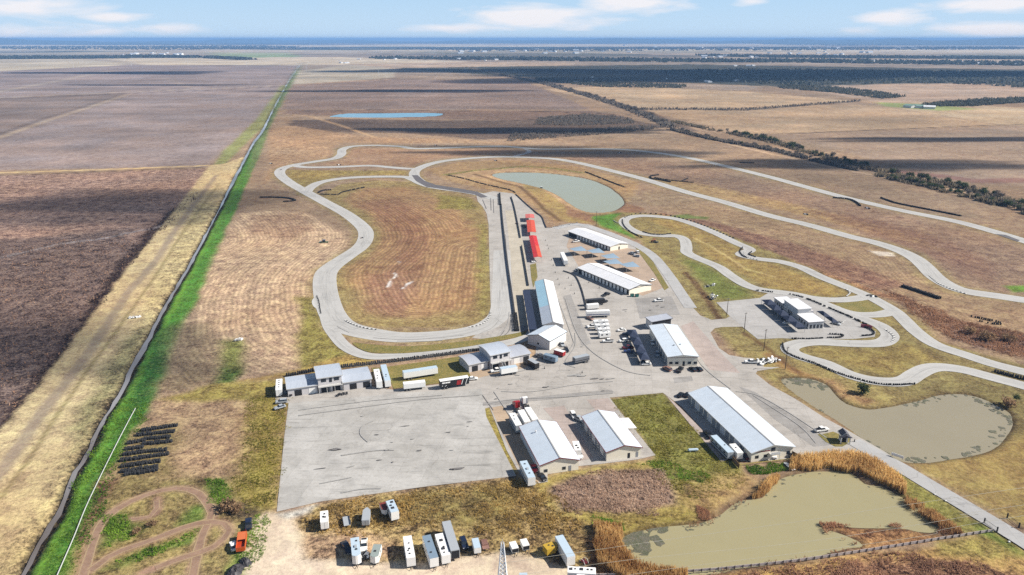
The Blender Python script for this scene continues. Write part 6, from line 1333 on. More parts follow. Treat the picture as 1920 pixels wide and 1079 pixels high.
def iron(a, b, label, h=1.5, name='iron_fence', cat='fence'):
    A, B = g(*a), g(*b); d = B - A; t = thing(name, label, cat, A, math.atan2(d.y, d.x)); l = d.length; r = MB().box(0, l, -.03, .03, h - .12, h - .06).box(0, l, -.03, .03, .2, .26); n = int(l / .3)
    for i in range(n): r.tube((i * l / n, 0, .05), (i * l / n, 0, h), .02, n=4)
    r.build('railing', IRON, t)
    for x in (0, l): MB().cbox((x, 0, (h + .3) / 2), (.3, .3, h + .3)).build('post', IRON, t)
iron((1845, 981), (1869, 998), 'black iron gate wing on the pond side of the entrance road'); iron((1888, 972), (1910, 990), 'black iron gate wing on the field side of the entrance road'); iron((1910, 990), (1945, 994), 'black iron fence leaving the picture at the right of the entrance')
for q, l in (((1753, 928), 'far'), ((1773, 940), 'middle'), ((1892, 1017), 'near')):
    p = g(*q); t = thing('road_marker', {'far': 'farthest', 'middle': 'middle', 'near': 'nearest'}[l] + ' of three white marker posts on the pond side verge of the entrance road', 'marker post', p, 0, 'white road marker posts'); MB().tube((0, 0, 0), (0, 0, 1.3), .05, n=6).build('post', PW, t); MB().cbox((0, 0, .15), (.5, .5, .3)).build('foot', PW, t, bevel=.05)
p = g(1682, 859); t = thing('sign_board', 'white board standing beside the entrance road above the side pond', 'sign', p, -.75); MB().box(-2.0, 2.0, -.05, .05, .5, 1.5).build('panel', PW, t)
for x in (-1.7, 1.7): MB().tube((x, .08, 0), (x, .08, 1.4), .06, n=6).build('post', WOOD, t)
TIMB = mat('brown_timber', C(150, 118, 82), .8, dirt=.35); YEL = mat('yellow_timber', C(228, 206, 120), .7)
def screen(a, b, h, label, m, name='timber_screen', cat='fence', th=.12, z0=0.0):
    A, B = g(*a), g(*b); d = B - A; t = thing(name, label, cat, A, math.atan2(d.y, d.x)); l = d.length; MB().box(0, l, -th / 2, th / 2, z0, h).build('board', m, t)
    for k in range(max(2, int(l / 2.5) + 1)): MB().box(k * l / max(1, int(l / 2.5)) - .06, k * l / max(1, int(l / 2.5)) + .06, th / 2, th / 2 + .12, 0, h + .05).build('post', m, t)
screen((1373, 864.7), (1385, 878.7), 1.9, 'brown timber screen beside the trailers at the longest garage', TIMB); screen((1484, 857), (1501, 866), 2.4, 'brown timber screen on the road side of the longest garage', TIMB); screen((1386.5, 874), (1487, 863), .75, 'low yellow timber rail between two brown screens', YEL, th=.1, z0=.45)
A, B = g(1472, 870), g(1488, 884); d = B - A; t = thing('jetty', 'white jetty sloping into the reeds of the front pond', 'jetty', A, math.atan2(d.y, d.x)); MB().box(0, d.length, -.7, .7, .45, .6).build('deck', PW, t)
for x in (.3, d.length / 2, d.length - .3):
    for s in (-.6, .6): MB().tube((x, s, -1.0), (x, s, .45), .08, n=6).build('pile', WOOD, t)
# debris fence posts behind the garages
P = resample(gs([(642, 692), (700, 686), (760, 679.5), (860, 666.5), (895, 661)], n=3), 3.0); c0 = P[0]; t = thing('wire_fence', 'thin wire fence on the near side of the long double tyre wall', 'fence', (c0.x, c0.y, 0)); ps, wr = MB(), MB()
for a, b in zip(P, P[1:]):
    ps.tube(a - c0, a - c0 + Vector((0, 0, 1.7)), .05, n=5)
    for zz in (.5, 1.0, 1.6): wr.tube(a - c0 + Vector((0, 0, zz)), b - c0 + Vector((0, 0, zz)), .02, n=3, caps=False)
ps.build('fence_post', CHAS, t); wr.build('fence_wire', STEEL, t)
# ---- marshal posts, tractor, karts, scrap
mp = thing('marshal_post', 'marshal post', 'marshal post', (0, 0, 0), 0, 'marshal posts out on the fields')
mm = MB()
for i in range(9):
    an = -.6 + i * .32; mm.torus((2.6 * math.cos(an) - 1, 2.6 * math.sin(an), .18), .36, .17, n=9, m=5); mm.torus((2.6 * math.cos(an) - 1, 2.6 * math.sin(an), .52), .34, .16, n=9, m=5)
mm.build('tyre_ring', TYRE, mp); MB().cbox((-.6, -.4, .55), (1.6, .5, 1.1)).build('barrier_block', PW, mp, bevel=.08); MB().cbox((-.4, .7, .5), (1.4, .9, .1)).build('table', CHAS, mp)
for x, y in ((-1, .3), (.2, .3), (-1, 1.1), (.2, 1.1)): MB().tube((x, y, 0), (x, y, .5), .05, n=5).build('leg', CHAS, mp)
for i, (q, rz, l) in enumerate((((817, 273), 0, 'marshal post of tyres beyond the far left track'), ((636, 310), .5, 'marshal post of tyres beside the inner left loop'), ((929, 302), -.3, 'marshal post of tyres on the field above the oval pond'), ((1162, 287), 0, 'marshal post of tyres below the farthest track, in the shade'), ((1511, 403), -.5, 'marshal post of tyres between the two long right hand tracks'), ((1627, 391.5), -.4, 'marshal post of tyres beside the curved tyre wall'), ((508, 307.5), 0, 'marshal post of tyres outside the leftmost bend'), ((1637, 557), .4, 'marshal post of tyres on the nose of the kart infield'))):
    p = g(*q)
    if i == 0: mp.location = p; mp['label'] = l
    else: copy_tree(mp, p, rz, l)
def kart(q, rz, label):
    p = g(*q); t = thing('go_kart', label, 'go kart', (p.x, p.y, .12), rz)
    MB().extr([(-.9, .1), (.9, .1), (1.0, .3), (.4, .4), (-.9, .4)], -.4, .4, 'x').build('body', PBLK, t, bevel=.05); MB().cbox((0, -.3, .5), (.45, .4, .5)).build('seat', CHAS, t); MB().box(-.6, .6, .95, 1.15, .12, .4).build('nose_cone', PRED, t)
    for x in (-.55, .55):
        for y in (-.65, .7): wheel(t, x, y, .15, .2)
kart((527, 319), 2.6, 'dark go kart rounding the leftmost bend'); kart((679, 447), 2.2, 'dark go kart in the bend left of the infield')
p = g(607, 455); t = thing('kart_shelter', 'green and black marshal shelter on the ploughed field left of the track', 'shelter', p, .1); MB().box(-3.2, 3.2, -1.1, 1.1, 0, .5).build('base', mat('green_board', C(70, 110, 76), .6), t); MB().box(-.8, 1.2, -.8, .8, .5, 1.9).build('hut', CHAS, t); MB().box(-1.0, 1.4, -1.0, 1.0, 1.9, 2.0).build('roof', PGRY, t); MB().cbox((-2.2, .2, .8), (1.2, .8, .6)).build('box', PW, t)
p = g(1225, 454.5); t = thing('tractor', 'orange tractor with a black mower on the grass by the kart loop', 'tractor', p, 1.1); MB().extr([(-1.2, .6), (1.7, .6), (1.8, 1.2), (.3, 1.4), (-1.2, 1.2)], -.45, .45, 'x').build('body', PORG, t, bevel=.06); MB().box(-.75, .75, -1.3, .2, 2.3, 2.42).build('cab_roof', PORG, t)
for x in (-.65, .65):
    for y in (-1.2, .1): MB().tube((x, y, 1.1), (x, y, 2.3), .05, n=5).build('cab_post', CHAS, t)
for x in (-.8, .8): wheel(t, x, -.8, .8, .45); wheel(t, x * .85, 1.2, .45, .3)
MB().box(-1.6, 1.6, -3.6, -1.7, .15, .7).build('mower', CHAS, t, bevel=.1)
p = g(1015, 353.5); t = thing('golf_cart', 'white roofed cart parked on the bank of the oval pond', 'cart', p, 1.5); MB().extr([(-1.3, .3), (1.3, .3), (1.4, .8), (.6, .9), (-1.3, .9)], -.6, .6, 'x').build('body', PBLK, t, bevel=.05); MB().box(-.7, .7, -1.1, .8, 1.8, 1.9).build('roof', PW, t); MB().box(-.55, .55, -.5, .1, .9, 1.1).build('seat', PTAN, t)
for x in (-.55, .55):
    for y in (-.9, .9): wheel(t, x, y, .25, .2)
    for y in (-1.0, .7): MB().tube((x, y, .8), (x, y, 1.8), .03, n=4).build('roof_post', CHAS, t)
def scrap(q, label, n, sx, sy, h, seed, m1=PW, m2=CHAS, beams=True):
    p = g(*q); t = thing('scrap_heap', label, 'scrap heap', p, .4); rs = random.Random(seed); a, b = MB(), MB()
    for i in range(n):
        mb = a if rs.random() < .62 else b; x, y = rs.uniform(-sx, sx), rs.uniform(-sy, sy)
        if beams and rs.random() < .6: mb.tube((x, y, rs.uniform(0, .4)), (x + rs.uniform(-2, 2), y + rs.uniform(-1.5, 1.5), rs.uniform(.3, h)), rs.uniform(.06, .14), n=5)
        else:
            q_ = MB().cbox((0, 0, 0), (rs.uniform(.5, 1.4), rs.uniform(.5, 1.2), rs.uniform(.3, .8))); q_.xf(Matrix.Translation((x, y, rs.uniform(.3, h * .7))) @ Matrix.Rotation(rs.uniform(-.6, .6), 4, 'X') @ Matrix.Rotation(rs.uniform(0, 3), 4, 'Z')); mb.merge(q_)
    a.build('pale_scrap', m1, t); b.build('dark_scrap', m2, t)
scrap((1333, 537), 'low heap of white and black metal frames on the green grass', 26, 3.6, 1.3, 1.4, 2); scrap((1336, 560), 'upright tangle of pale metal frames at the corner of the karting car park', 26, 1.6, 2.4, 3.4, 4); scrap((1437, 679), 'big heap of white blocks and scrap at the end of the concrete spur', 70, 5.5, 2.2, 1.6, 6, beams=False); scrap((680, 1043), 'scrap pile behind the white pickup in the storage field', 22, 1.2, 1.4, .9, 8); scrap((253, 596), 'heap of white rubble on the dry bank beside the canal', 30, 2.6, 1.0, .6, 9, beams=False, m2=BARR); scrap((447, 638), 'heap of white rubble on the ploughed field', 26, 1.8, .9, .6, 12, beams=False, m2=BARR); scrap((640, 741), 'clutter of black bikes in front of the middle bays of the pit building', 16, 2.6, .8, 1.1, 14, m1=CHAS); scrap((1575, 606), 'clutter of karts at the end of the track side canopy', 20, 2.4, 1.0, .8, 15); scrap((983, 426), 'black timing gear stacked left of the red canopies', 26, 1.2, 4.0, 1.6, 16, m1=CHAS, m2=PGRY); scrap((968, 420), 'small cluster of red and black gear on the pit wall', 10, 1.2, .8, 1.0, 17, m1=PRED); scrap((1000, 492), 'bins and crates at the near end of the long red canopy', 14, 1.6, .8, 1.3, 18)
# ================================================================== TREES, REEDS AND GRASS
def leafmat(name, tint_lo, tint_hi, gain=2.0):
    m, nt, b = newmat(name); a = N(nt, 'ShaderNodeAttribute', attribute_name='tone')
    oi = nt.nodes.new('ShaderNodeObjectInfo')
    f = math_(nt, 'ADD', math_(nt, 'MULTIPLY', a.outputs['Fac'], .75), math_(nt, 'MULTIPLY', oi.outputs['Random'], .25))
    c = mixc(nt, f, tuple(min(.85, v * gain) for v in tint_lo), tuple(min(.9, v * gain) for v in tint_hi)); nt.links.new(c, b.inputs['Base Color']); b.inputs['Roughness'].default_value = .9; b.inputs['Specular IOR Level'].default_value = .1
    tr = nt.nodes.new('ShaderNodeBsdfTranslucent'); nt.links.new(c, tr.inputs['Color']); mx = nt.nodes.new('ShaderNodeMixShader'); mx.inputs[0].default_value = .42
    nt.links.new(b.outputs[0], mx.inputs[1]); nt.links.new(tr.outputs[0], mx.inputs[2]); nt.links.new(mx.outputs[0], nt.nodes['Material Output'].inputs['Surface'])
    return m
def mesh_np(name, V, F, tone, m):
    me = bpy.data.meshes.new(name); k = F.shape[1]
    me.vertices.add(len(V)); me.vertices.foreach_set('co', V.astype(np.float32).ravel())
    me.loops.add(F.size); me.loops.foreach_set('vertex_index', F.astype(np.int32).ravel())
    me.polygons.add(len(F)); me.polygons.foreach_set('loop_start', np.arange(0, F.size, k, dtype=np.int32)); me.polygons.foreach_set('loop_total', np.full(len(F), k, dtype=np.int32))
    me.update(calc_edges=True); a = me.attributes.new('tone', 'FLOAT', 'POINT'); a.data.foreach_set('value', tone.astype(np.float32)); me.materials.append(m); return me
def crown_np(n, R, H0, H1, seed, size, clumps=9, up=.3, flat=1.0):
    r = np.random.default_rng(seed); cc = r.normal(size=(clumps, 3)); cc /= np.linalg.norm(cc, axis=1)[:, None]; cc *= r.uniform(.35, .8, (clumps, 1)) * R; cc[:, 2] = (cc[:, 2] * flat) / R * (H1 - H0) / 2 + (H0 + H1) / 2
    ci = r.integers(0, clumps, n); p = cc[ci] + r.normal(size=(n, 3)) * R * .26 * np.array([1, 1, flat * (H1 - H0) / 2 / R]); ctone = r.uniform(0, 1, clumps)
    d = r.normal(size=(n, 3)); d[:, 2] += up; d /= np.linalg.norm(d, axis=1)[:, None]; e = np.cross(d, r.normal(size=(n, 3))); e /= np.linalg.norm(e, axis=1)[:, None]
    s = size * r.uniform(.6, 1.4, (n, 1)); V = np.stack([p - d * s - e * s * .5, p + e * s * .6, p + d * s, p - e * s * .6], 1).reshape(-1, 3); V[:, 2] = np.maximum(V[:, 2], .1)
    return V, np.arange(4 * n).reshape(-1, 4), np.repeat(np.clip(ctone[ci] * .6 + r.uniform(0, .4, n), 0, 1), 4)
BARE = leafmat('bare_twigs', C(92, 86, 80), C(160, 150, 138), 1.35); EVER = leafmat('evergreen_leaves', C(44, 56, 34), C(104, 114, 76), 1.7); DRYL = leafmat('dry_scrub_leaves', C(92, 74, 60), C(160, 132, 100)); BARK = mat('bark', C(86, 74, 64), .9, dirt=.3)
def tree_proto(kind, seed, R, H):
    t = thing('bare_tree' if kind == 'bare' else 'evergreen_tree' if kind == 'ever' else 'shrub', '', 'tree' if kind != 'shrub' else 'shrub', (0, 0, 0)); rs = random.Random(seed)
    tr = MB().tube((0, 0, -.2), (rs.uniform(-.2, .2), 0, H * .45), R * .07, R * .045, 6)
    for k in range(5):
        an = k * 1.26 + rs.random(); tr.tube((0, 0, H * (.25 + .05 * k)), (R * .6 * math.cos(an), R * .6 * math.sin(an), H * rs.uniform(.55, .85)), R * .035, R * .012, 5)
    tr.build('trunk', BARK, t)
    if kind == 'bare': V, F, T = crown_np(420, R, H * .28, H, seed, .34, 12, .9); m = BARE
    elif kind == 'ever': V, F, T = crown_np(520, R, H * .15, H, seed, .42, 14, .2); m = EVER
    else: V, F, T = crown_np(260, R, .1, H, seed, .3, 8, .8); m = DRYL
    me = mesh_np('crown', V, F, T, m); o = bpy.data.objects.new('crown', me); COL.objects.link(o); o.parent = t; return t
PT = [tree_proto('bare', 1, 2.6, 6.0), tree_proto('bare', 2, 3.0, 6.8), tree_proto('ever', 3, 2.7, 5.8), tree_proto('ever', 4, 3.1, 5.0), tree_proto('shrub', 5, 1.9, 2.4)]
PTused = [False] * 5
def plant(i, p, s, label, group):
    if not PTused[i]:
        PTused[i] = True; t = PT[i]; t.location = p; t.scale = (s,) * 3; t['label'] = label
    else: t = copy_tree(PT[i], p, random.uniform(0, 6.28), label, None, s)
    if group: t['group'] = group
    return t
def belt(px, n, jit, kinds, label, group, smin=.7, smax=1.35):
    P = gs(px, n=4); L = [0.0]
    for a, b in zip(P, P[1:]): L.append(L[-1] + (b - a).length)
    for k in range(n):
        t = random.random() ** .9 * L[-1]; j = max(i for i in range(len(L)) if L[i] <= t); j = min(j, len(P) - 2); f = (t - L[j]) / max(1e-6, L[j + 1] - L[j]); p = P[j].lerp(P[j + 1], f); jj = jit
        plant(random.choice(kinds), (p.x + random.gauss(0, jj), p.y + random.gauss(0, jj), 0), random.uniform(smin, smax), label, group)
belt([(1920, 388), (1800, 351), (1700, 332), (1600, 310), (1500, 281), (1440, 264), (1360, 248)], 96, 3.0, [0, 1, 2, 2, 3], 'tree in the dark belt beyond the far field road', 'trees of the belt beyond the far field road')
belt([(1935, 404), (1880, 384), (1800, 364), (1720, 345), (1660, 332)], 62, 2.2, [3, 2, 0], 'tree in the dark belt on the near side of the field road, right part', 'trees of the near belt, right part', .6, 1.0)
belt([(1605, 319), (1560, 309), (1500, 294), (1440, 280), (1340, 262), (1270, 245)], 72, 2.5, [0, 0, 1, 3], 'grey tree in the belt on the near side of the field road, left part', 'trees of the near belt, left part', .55, .95)
belt([(1250, 235), (1200, 212), (1120, 185), (1050, 165), (1000, 152)], 60, 5, [0, 1], 'grey bare tree in the belt running away towards the horizon', 'trees of the belt running away', .9, 1.6)
p = g(1618, 738); t = plant(3, p, .95, 'lone dark evergreen tree on the bank above the side pond', None); 
p = g(1893, 762); plant(4, p, 1.6, 'brown shrub on the right bank of the side pond', None); p = g(1905, 752); plant(2, p, .5, 'small dark evergreen shrub behind the brown one by the side pond', None)
for q, s, l in (((425, 955), 1.5, 'dark burnt shrub left of the parking lot corner'), ((445, 958), 1.3, 'dark burnt shrub closest to the parking lot corner'), ((285, 985), .8, 'dead shrub inside the dirt loop'), ((255, 1000), .8, 'dry shrub on the left of the dirt loop'), ((1820, 625), 1.6, 'grey brown shrub in the red scrub at the right'), ((1850, 638), 1.9, 'largest grey shrub in the red scrub at the right'), ((1890, 640), 1.6, 'grey shrub at the right end of the red scrub')):
    p = g(*q); plant(4, p, s, l, None)
def scatter(name, polys, n, h, w, m, seed, blades=3, lean=.35, label=None, clump=0.0, ragged=4.5):
    if name == 'reeds': ragged = 1.6
    r = np.random.default_rng(seed); pts = []
    for px in polys:
        P = gp(px); xs = [p[0] for p in P]; ys = [p[1] for p in P]; area = (max(xs) - min(xs)) * (max(ys) - min(ys)); k = int(n * 2.4)
        x = r.uniform(min(xs), max(xs), k); y = r.uniform(min(ys), max(ys), k); d = sd_seg(x, y, P, True); keep = d < fbm(x, y, 6, seed, 3) * ragged
        if clump: keep &= (fbm(x, y, 5, seed + 9, 3) + r.uniform(-.35, .35, k)) > -.15 * (1 - clump) + (clump - .5) * .4
        pts.append(np.stack([x[keep], y[keep]], 1)[:n])
    p = np.concatenate(pts); p = np.repeat(p, blades, 0) + r.normal(size=(len(p) * blades, 2)) * w * 1.5; k = len(p)
    an = r.uniform(0, 2 * PI, k); hh = r.uniform(h[0], h[1], k) * (1 + .5 * fbm(p[:, 0], p[:, 1], 9, seed + 3, 2)); dx, dy = np.cos(an) * w, np.sin(an) * w; lx, ly = r.normal(size=k) * lean * hh, r.normal(size=k) * lean * hh
    V = np.stack([np.stack([p[:, 0] - dx, p[:, 1] - dy, np.full(k, -.15)], 1), np.stack([p[:, 0] + dx, p[:, 1] + dy, np.full(k, -.15)], 1), np.stack([p[:, 0] + lx + dx * .5, p[:, 1] + ly + dy * .5, hh], 1), np.stack([p[:, 0] + lx - dx * .5, p[:, 1] + ly - dy * .5, hh], 1)], 1).reshape(-1, 3)
    tone = np.clip(.5 + .8 * fbm(p[:, 0], p[:, 1], 7, seed + 20, 3) + r.uniform(-.35, .35, k), 0, 1); tt = np.stack([tone * .55, tone * .55, tone, tone], 1).ravel()
    o = bpy.data.objects.new(name, mesh_np(name, V, np.arange(4 * k).reshape(-1, 4), tt, m)); COL.objects.link(o); tag(o, kind='stuff', label=label)
REEDM = leafmat('reed_straw', C(140, 98, 58), C(234, 194, 134)); GOLDM = leafmat('golden_grass', C(112, 94, 50), C(206, 174, 108)); OLIVM = leafmat('olive_grass', C(84, 88, 30), C(186, 170, 84)); SCRM = leafmat('purple_scrub', C(130, 104, 88), C(216, 190, 166)); GRNM = leafmat('green_weeds', C(40, 78, 22), C(140, 170, 60)); BRNM = leafmat('brown_weeds', C(110, 82, 70), C(196, 158, 128)); REDM = leafmat('red_scrub', C(104, 74, 58), C(190, 148, 116))
scatter('reeds', [[(1115, 985), (1163, 990), (1168, 1030), (1190, 1058), (1290, 1080), (1290, 1096), (1180, 1092), (1120, 1060)]], 3400, (1.3, 3.2), .09, REEDM, 1, 3, .10, 'tall orange reeds on the left shore of the front pond')
scatter('reeds', [[(1478, 884), (1486, 866), (1540, 857), (1600, 856), (1640, 868), (1692, 905), (1702, 934), (1675, 918), (1640, 901), (1612, 886), (1550, 880)]], 3800, (1.3, 3.2), .09, REEDM, 2, 3, .10, 'tall orange reeds on the far shore of the front pond')
scatter('reeds', [[(1425, 915), (1447, 896), (1462, 892), (1452, 908), (1434, 932), (1408, 936)]], 900, (1.2, 2.6), .09, REEDM, 3, 3, .12, 'small clump of reeds below the longest garage')
scatter('reeds', [[(1698, 932), (1745, 958), (1768, 978), (1806, 1002), (1770, 1006), (1754, 986), (1692, 944)]], 1300, (.7, 2.0), .08, leafmat('brown_reed', C(120, 86, 58), C(206, 168, 116)), 33, 3, .2, 'ragged brown reeds down the right edge of the front pond', .5)
scatter('shore_grass', [[(1700, 936), (1748, 962), (1768, 980), (1795, 1003), (1758, 1003), (1740, 985), (1755, 990), (1745, 968)], [(1536, 980), (1612, 983), (1690, 984), (1690, 990), (1600, 990), (1540, 988)], [(1180, 1000), (1300, 980), (1350, 964), (1392, 938), (1404, 940), (1360, 970), (1300, 990)], [(1540, 990), (1590, 1010), (1622, 1020), (1600, 1030), (1575, 1008)], [(1300, 1074), (1500, 1044), (1600, 1026), (1640, 1028), (1500, 1053), (1320, 1078)], [(1295, 938), (1310, 945), (1335, 974), (1322, 976)]], 500, (.3, .8), .07, REDM, 4, 3, .35, 'brown grass fringing the front pond', .5)
scatter('scrub', [[(1035, 915), (1080, 890), (1150, 880), (1240, 880), (1262, 905), (1265, 945), (1225, 960), (1150, 968), (1060, 955)]], 3600, (.2, .6), .07, SCRM, 5, 3, .6, 'patch of dry purple brown scrub')
scatter('scrub', [[(1655, 543), (1700, 556), (1740, 575), (1800, 602), (1920, 625), (1960, 670), (1900, 668), (1800, 640), (1730, 605), (1690, 570)]], 2600, (.3, .8), .14, REDM, 6, 3, .6, 'strip of red brown scrub beside the long track')
scatter('tall_grass', [[(566, 975), (620, 945), (800, 918), (965, 898), (1030, 912), (1090, 975), (1060, 1000), (1000, 1000), (900, 1000), (850, 975), (760, 990), (690, 1005), (600, 1000)]], 4600, (.12, .42), .10, GOLDM, 7, 3, .5, 'golden tall grass behind the stored trailers', .45)
scatter('tall_grass', [[(1300, 1090), (1500, 1060), (1700, 1036), (1850, 1064), (1930, 1090)]], 3000, (.25, .7), .10, BRNM, 9, 3, .5, 'rough brown grass in the bottom right corner', .5)
scatter('tall_grass', [[(1143, 748), (1240, 740), (1275, 772), (1345, 838), (1395, 885), (1390, 915), (1300, 935), (1225, 895), (1230, 862), (1205, 828)], [(470, 745), (536, 735), (520, 955), (480, 965), (430, 930)]], 3600, (.12, .34), .10, OLIVM, 10, 3, .6, 'olive grass tufts on the mown plots', .4)
scatter('weeds', [[(262, 760), (292, 742), (270, 790), (240, 850), (190, 960), (150, 1079), (70, 1090), (120, 960), (180, 830), (225, 750)]], 5200, (.12, .4), .11, GRNM, 11, 3, .5, 'bright green weeds on the strip beside the canal', .4)
scatter('weeds', [[(385, 900), (430, 895), (425, 945), (398, 940)], [(195, 1060), (290, 1025), (380, 985), (370, 1010), (260, 1050)], [(480, 965), (500, 990), (480, 1079), (430, 1079)], [(190, 970), (230, 965), (260, 1000), (190, 1030)], [(1195, 870), (1260, 862), (1330, 890), (1290, 905)], [(1400, 878), (1470, 868), (1480, 880), (1420, 890)], [(1110, 968), (1150, 974), (1170, 990), (1130, 995)]], 700, (.15, .5), .10, GRNM, 12, 3, .5, 'green weeds in scattered patches', .4)
scatter('brush', [[(366, 362), (376, 362), (275, 462), (140, 632), (60, 740), (0, 806), (-20, 800), (50, 725), (128, 622), (240, 470), (300, 410)]], 2600, (.5, 1.4), .22, leafmat('dark_brush', C(44, 32, 34), C(120, 94, 88), 1.35), 13, 3, .5, 'dark brush along the edge of the left field', .5)
scatter('brush', [[(-40, 470), (120, 450), (250, 440), (255, 470), (140, 625), (60, 735), (0, 800), (-60, 830)]], 3000, (.25, .6), .16, BRNM, 14, 3, .6, 'brown brush over the left field', .6)
scatter('brush', [[(960, 250), (1100, 244), (1200, 236), (1255, 239), (1180, 248), (1060, 258), (950, 266)], [(1010, 222), (1100, 214), (1180, 222), (1190, 232), (1080, 236), (1000, 234)]], 2600, (1.2, 3.2), .5, BARE, 15, 3, .3, 'grey leafless brush on the flat beyond the circuit', .5)
scatter('brush', [[(1180, 206.5), (1400, 208), (1610, 191), (1612, 188.5), (1400, 204.5), (1190, 203.5)]], 1500, (1.5, 4.5), .8, BARE, 16, 3, .3, 'grey leafless hedge between two tan fields')
scatter('brush', [[(1460, 160), (1560, 164), (1640, 172), (1700, 182), (1660, 186), (1560, 174), (1460, 166)], [(1730, 196), (1830, 188), (1930, 184), (1930, 192), (1820, 200), (1740, 200)], [(1000, 147), (1180, 155), (1290, 160), (1280, 166), (1130, 164), (1010, 152)]], 1300, (2, 6), 1.6, leafmat('dark_wood_leaves', C(46, 54, 44), C(108, 106, 94), 1.9), 17, 3, .3, 'dark far hedges and woods on the plain')
scatter('far_wood', [[(1230, 133), (1400, 130), (1920, 136), (2300, 140), (2300, 168), (1920, 165), (1750, 156), (1600, 158), (1480, 162), (1320, 150)]], 4200, (3, 8), 5, leafmat('shaded_wood_leaves', C(56, 62, 52), C(112, 110, 104), 2.1), 19, 3, .2, 'broad dark wood on the plain at the right', .55)
scatter('far_wood', [[(740, 92), (1200, 90), (1900, 88), (1920, 93), (1500, 95), (900, 97)], [(0, 88), (500, 86), (640, 92), (300, 94), (0, 93)], [(1400, 82), (1920, 80), (1920, 85), (1500, 86)], [(700, 108), (1000, 109), (1280, 112), (1500, 113), (1920, 118), (1920, 124), (1500, 118), (1200, 117), (900, 113), (700, 111)], [(-100, 108), (240, 107), (240, 110), (-100, 112)], [(1300, 104), (1800, 108), (1920, 109), (1920, 112), (1400, 108)], [(240, 106), (370, 107.5), (370, 109), (240, 109)], [(390, 108), (470, 112), (460, 113), (388, 109.5)]], 1600, (6, 16), 11, leafmat('far_wood_leaves', C(42, 52, 44), C(90, 94, 84), 1.7), 18, 3, .2, 'distant woods across the plain')
def brush_strip(px, half, n, h, w, m, seed, label):
    r = np.random.default_rng(seed); C0 = gs(px, n=3); L = np.cumsum([0] + [(b - a).length for a, b in zip(C0, C0[1:])]); t = r.uniform(0, L[-1], n)
    x = np.interp(t, L, [p.x for p in C0]) + r.normal(size=n) * half * .6; y = np.interp(t, L, [p.y for p in C0]) + r.normal(size=n) * half * .6
    keep = fbm(x, y, 18, seed, 2) > -.28; x, y = x[keep], y[keep]; k = 4; x = np.repeat(x, k) + r.normal(size=len(x) * k) * w; y = np.repeat(y, k) + r.normal(size=len(y) * k) * w; N_ = len(x)
    an = r.uniform(0, 2 * PI, N_); hh = r.uniform(h[0], h[1], N_) * (1 + .6 * fbm(x, y, 25, seed + 2, 2)); dx, dy = np.cos(an) * w, np.sin(an) * w; lx, ly = r.normal(size=N_) * w, r.normal(size=N_) * w
    V = np.stack([np.stack([x - dx, y - dy, np.full(N_, -.2)], 1), np.stack([x + dx, y + dy, np.full(N_, -.2)], 1), np.stack([x + lx + dx * .6, y + ly + dy * .6, hh], 1), np.stack([x + lx - dx * .6, y + ly - dy * .6, hh * .9], 1)], 1).reshape(-1, 3)
    tone = np.clip(.5 + .9 * fbm(x, y, 12, seed + 4, 3) + r.uniform(-.3, .3, N_), 0, 1)
    o = bpy.data.objects.new('brush', mesh_np('brush', V, np.arange(4 * N_).reshape(-1, 4), np.repeat(tone, 4), m)); COL.objects.link(o); tag(o, kind='stuff', label=label)
DKB = leafmat('belt_undergrowth', C(66, 66, 54), C(150, 136, 114), 1.75)
brush_strip([(1935, 392), (1800, 353), (1700, 333), (1600, 311), (1500, 282), (1440, 265), (1350, 247), (1260, 228)], 7, 2400, (.8, 3.6), .6, DKB, 41, 'undergrowth of the far tree belt')
brush_strip([(1940, 406), (1880, 386), (1800, 366), (1720, 346), (1650, 330)], 5, 1500, (.8, 3.4), .6, DKB, 42, 'undergrowth of the near tree belt, right part')
brush_strip([(1610, 320), (1560, 310), (1500, 295), (1440, 281), (1340, 263), (1260, 244)], 4, 2000, (1.0, 3.8), .6, BARE, 43, 'undergrowth of the near tree belt, left part')
brush_strip([(1260, 240), (1200, 213), (1120, 186), (1050, 166), (1000, 153), (930, 139)], 9, 2200, (1.5, 6), 1.2, BARE, 44, 'undergrowth of the belt running away to the horizon')
# far farm buildings
fh = thing('farm_building', 'tiny pale farm building far out on the plain', 'building', (0, 0, 0), 0, 'tiny farm buildings far out on the plain')
MB().extr([(-9, 0), (9, 0), (9, 4.5), (0, 8), (-9, 4.5)], -14, 14, 'y').build('wall', WHITE, fh); MB().extr([(-9.6, 4.4), (0, 8.1), (9.6, 4.4), (9.6, 4.7), (0, 8.5), (-9.6, 4.7)], -14.5, 14.5, 'y').build('roof', RF_B, fh)
FB = [(1412, 124), (1403, 124.5), (1378, 124.5), (1323, 135), (1330, 155), (1326, 154.5), (1380, 153), (1550, 151), (1110, 146), (1112, 152), (1080, 155), (1250, 149), (648, 119), (652, 118.5), (640, 118.8), (865, 97.5), (880, 97), (930, 113), (1040, 98), (1090, 96.8), (1480, 101), (1500, 100.5), (1550, 101.5), (1630, 100), (1320, 107), (1350, 108), (1700, 117), (1745, 116), (1890, 121), (1900, 122), (230, 104), (255, 102), (290, 101.5), (285, 104), (310, 105), (270, 106), (330, 103.5), (840, 111), (860, 112), (910, 114), (1130, 97.5), (1180, 99), (1600, 116), (1220, 113)]
rb = random.Random(5)
for cx, cy, n, w in ((290, 104, 8, 70), (880, 98, 8, 80), (1050, 97, 7, 90), (1340, 108, 9, 90), (1520, 101, 9, 90), (1650, 115, 6, 90), (1850, 120, 6, 60), (1200, 90, 6, 200), (1600, 90, 8, 200), (700, 112, 4, 60)):
    for k in range(n): FB.append((cx + rb.gauss(0, w * .5), cy + rb.gauss(0, 1.6)))
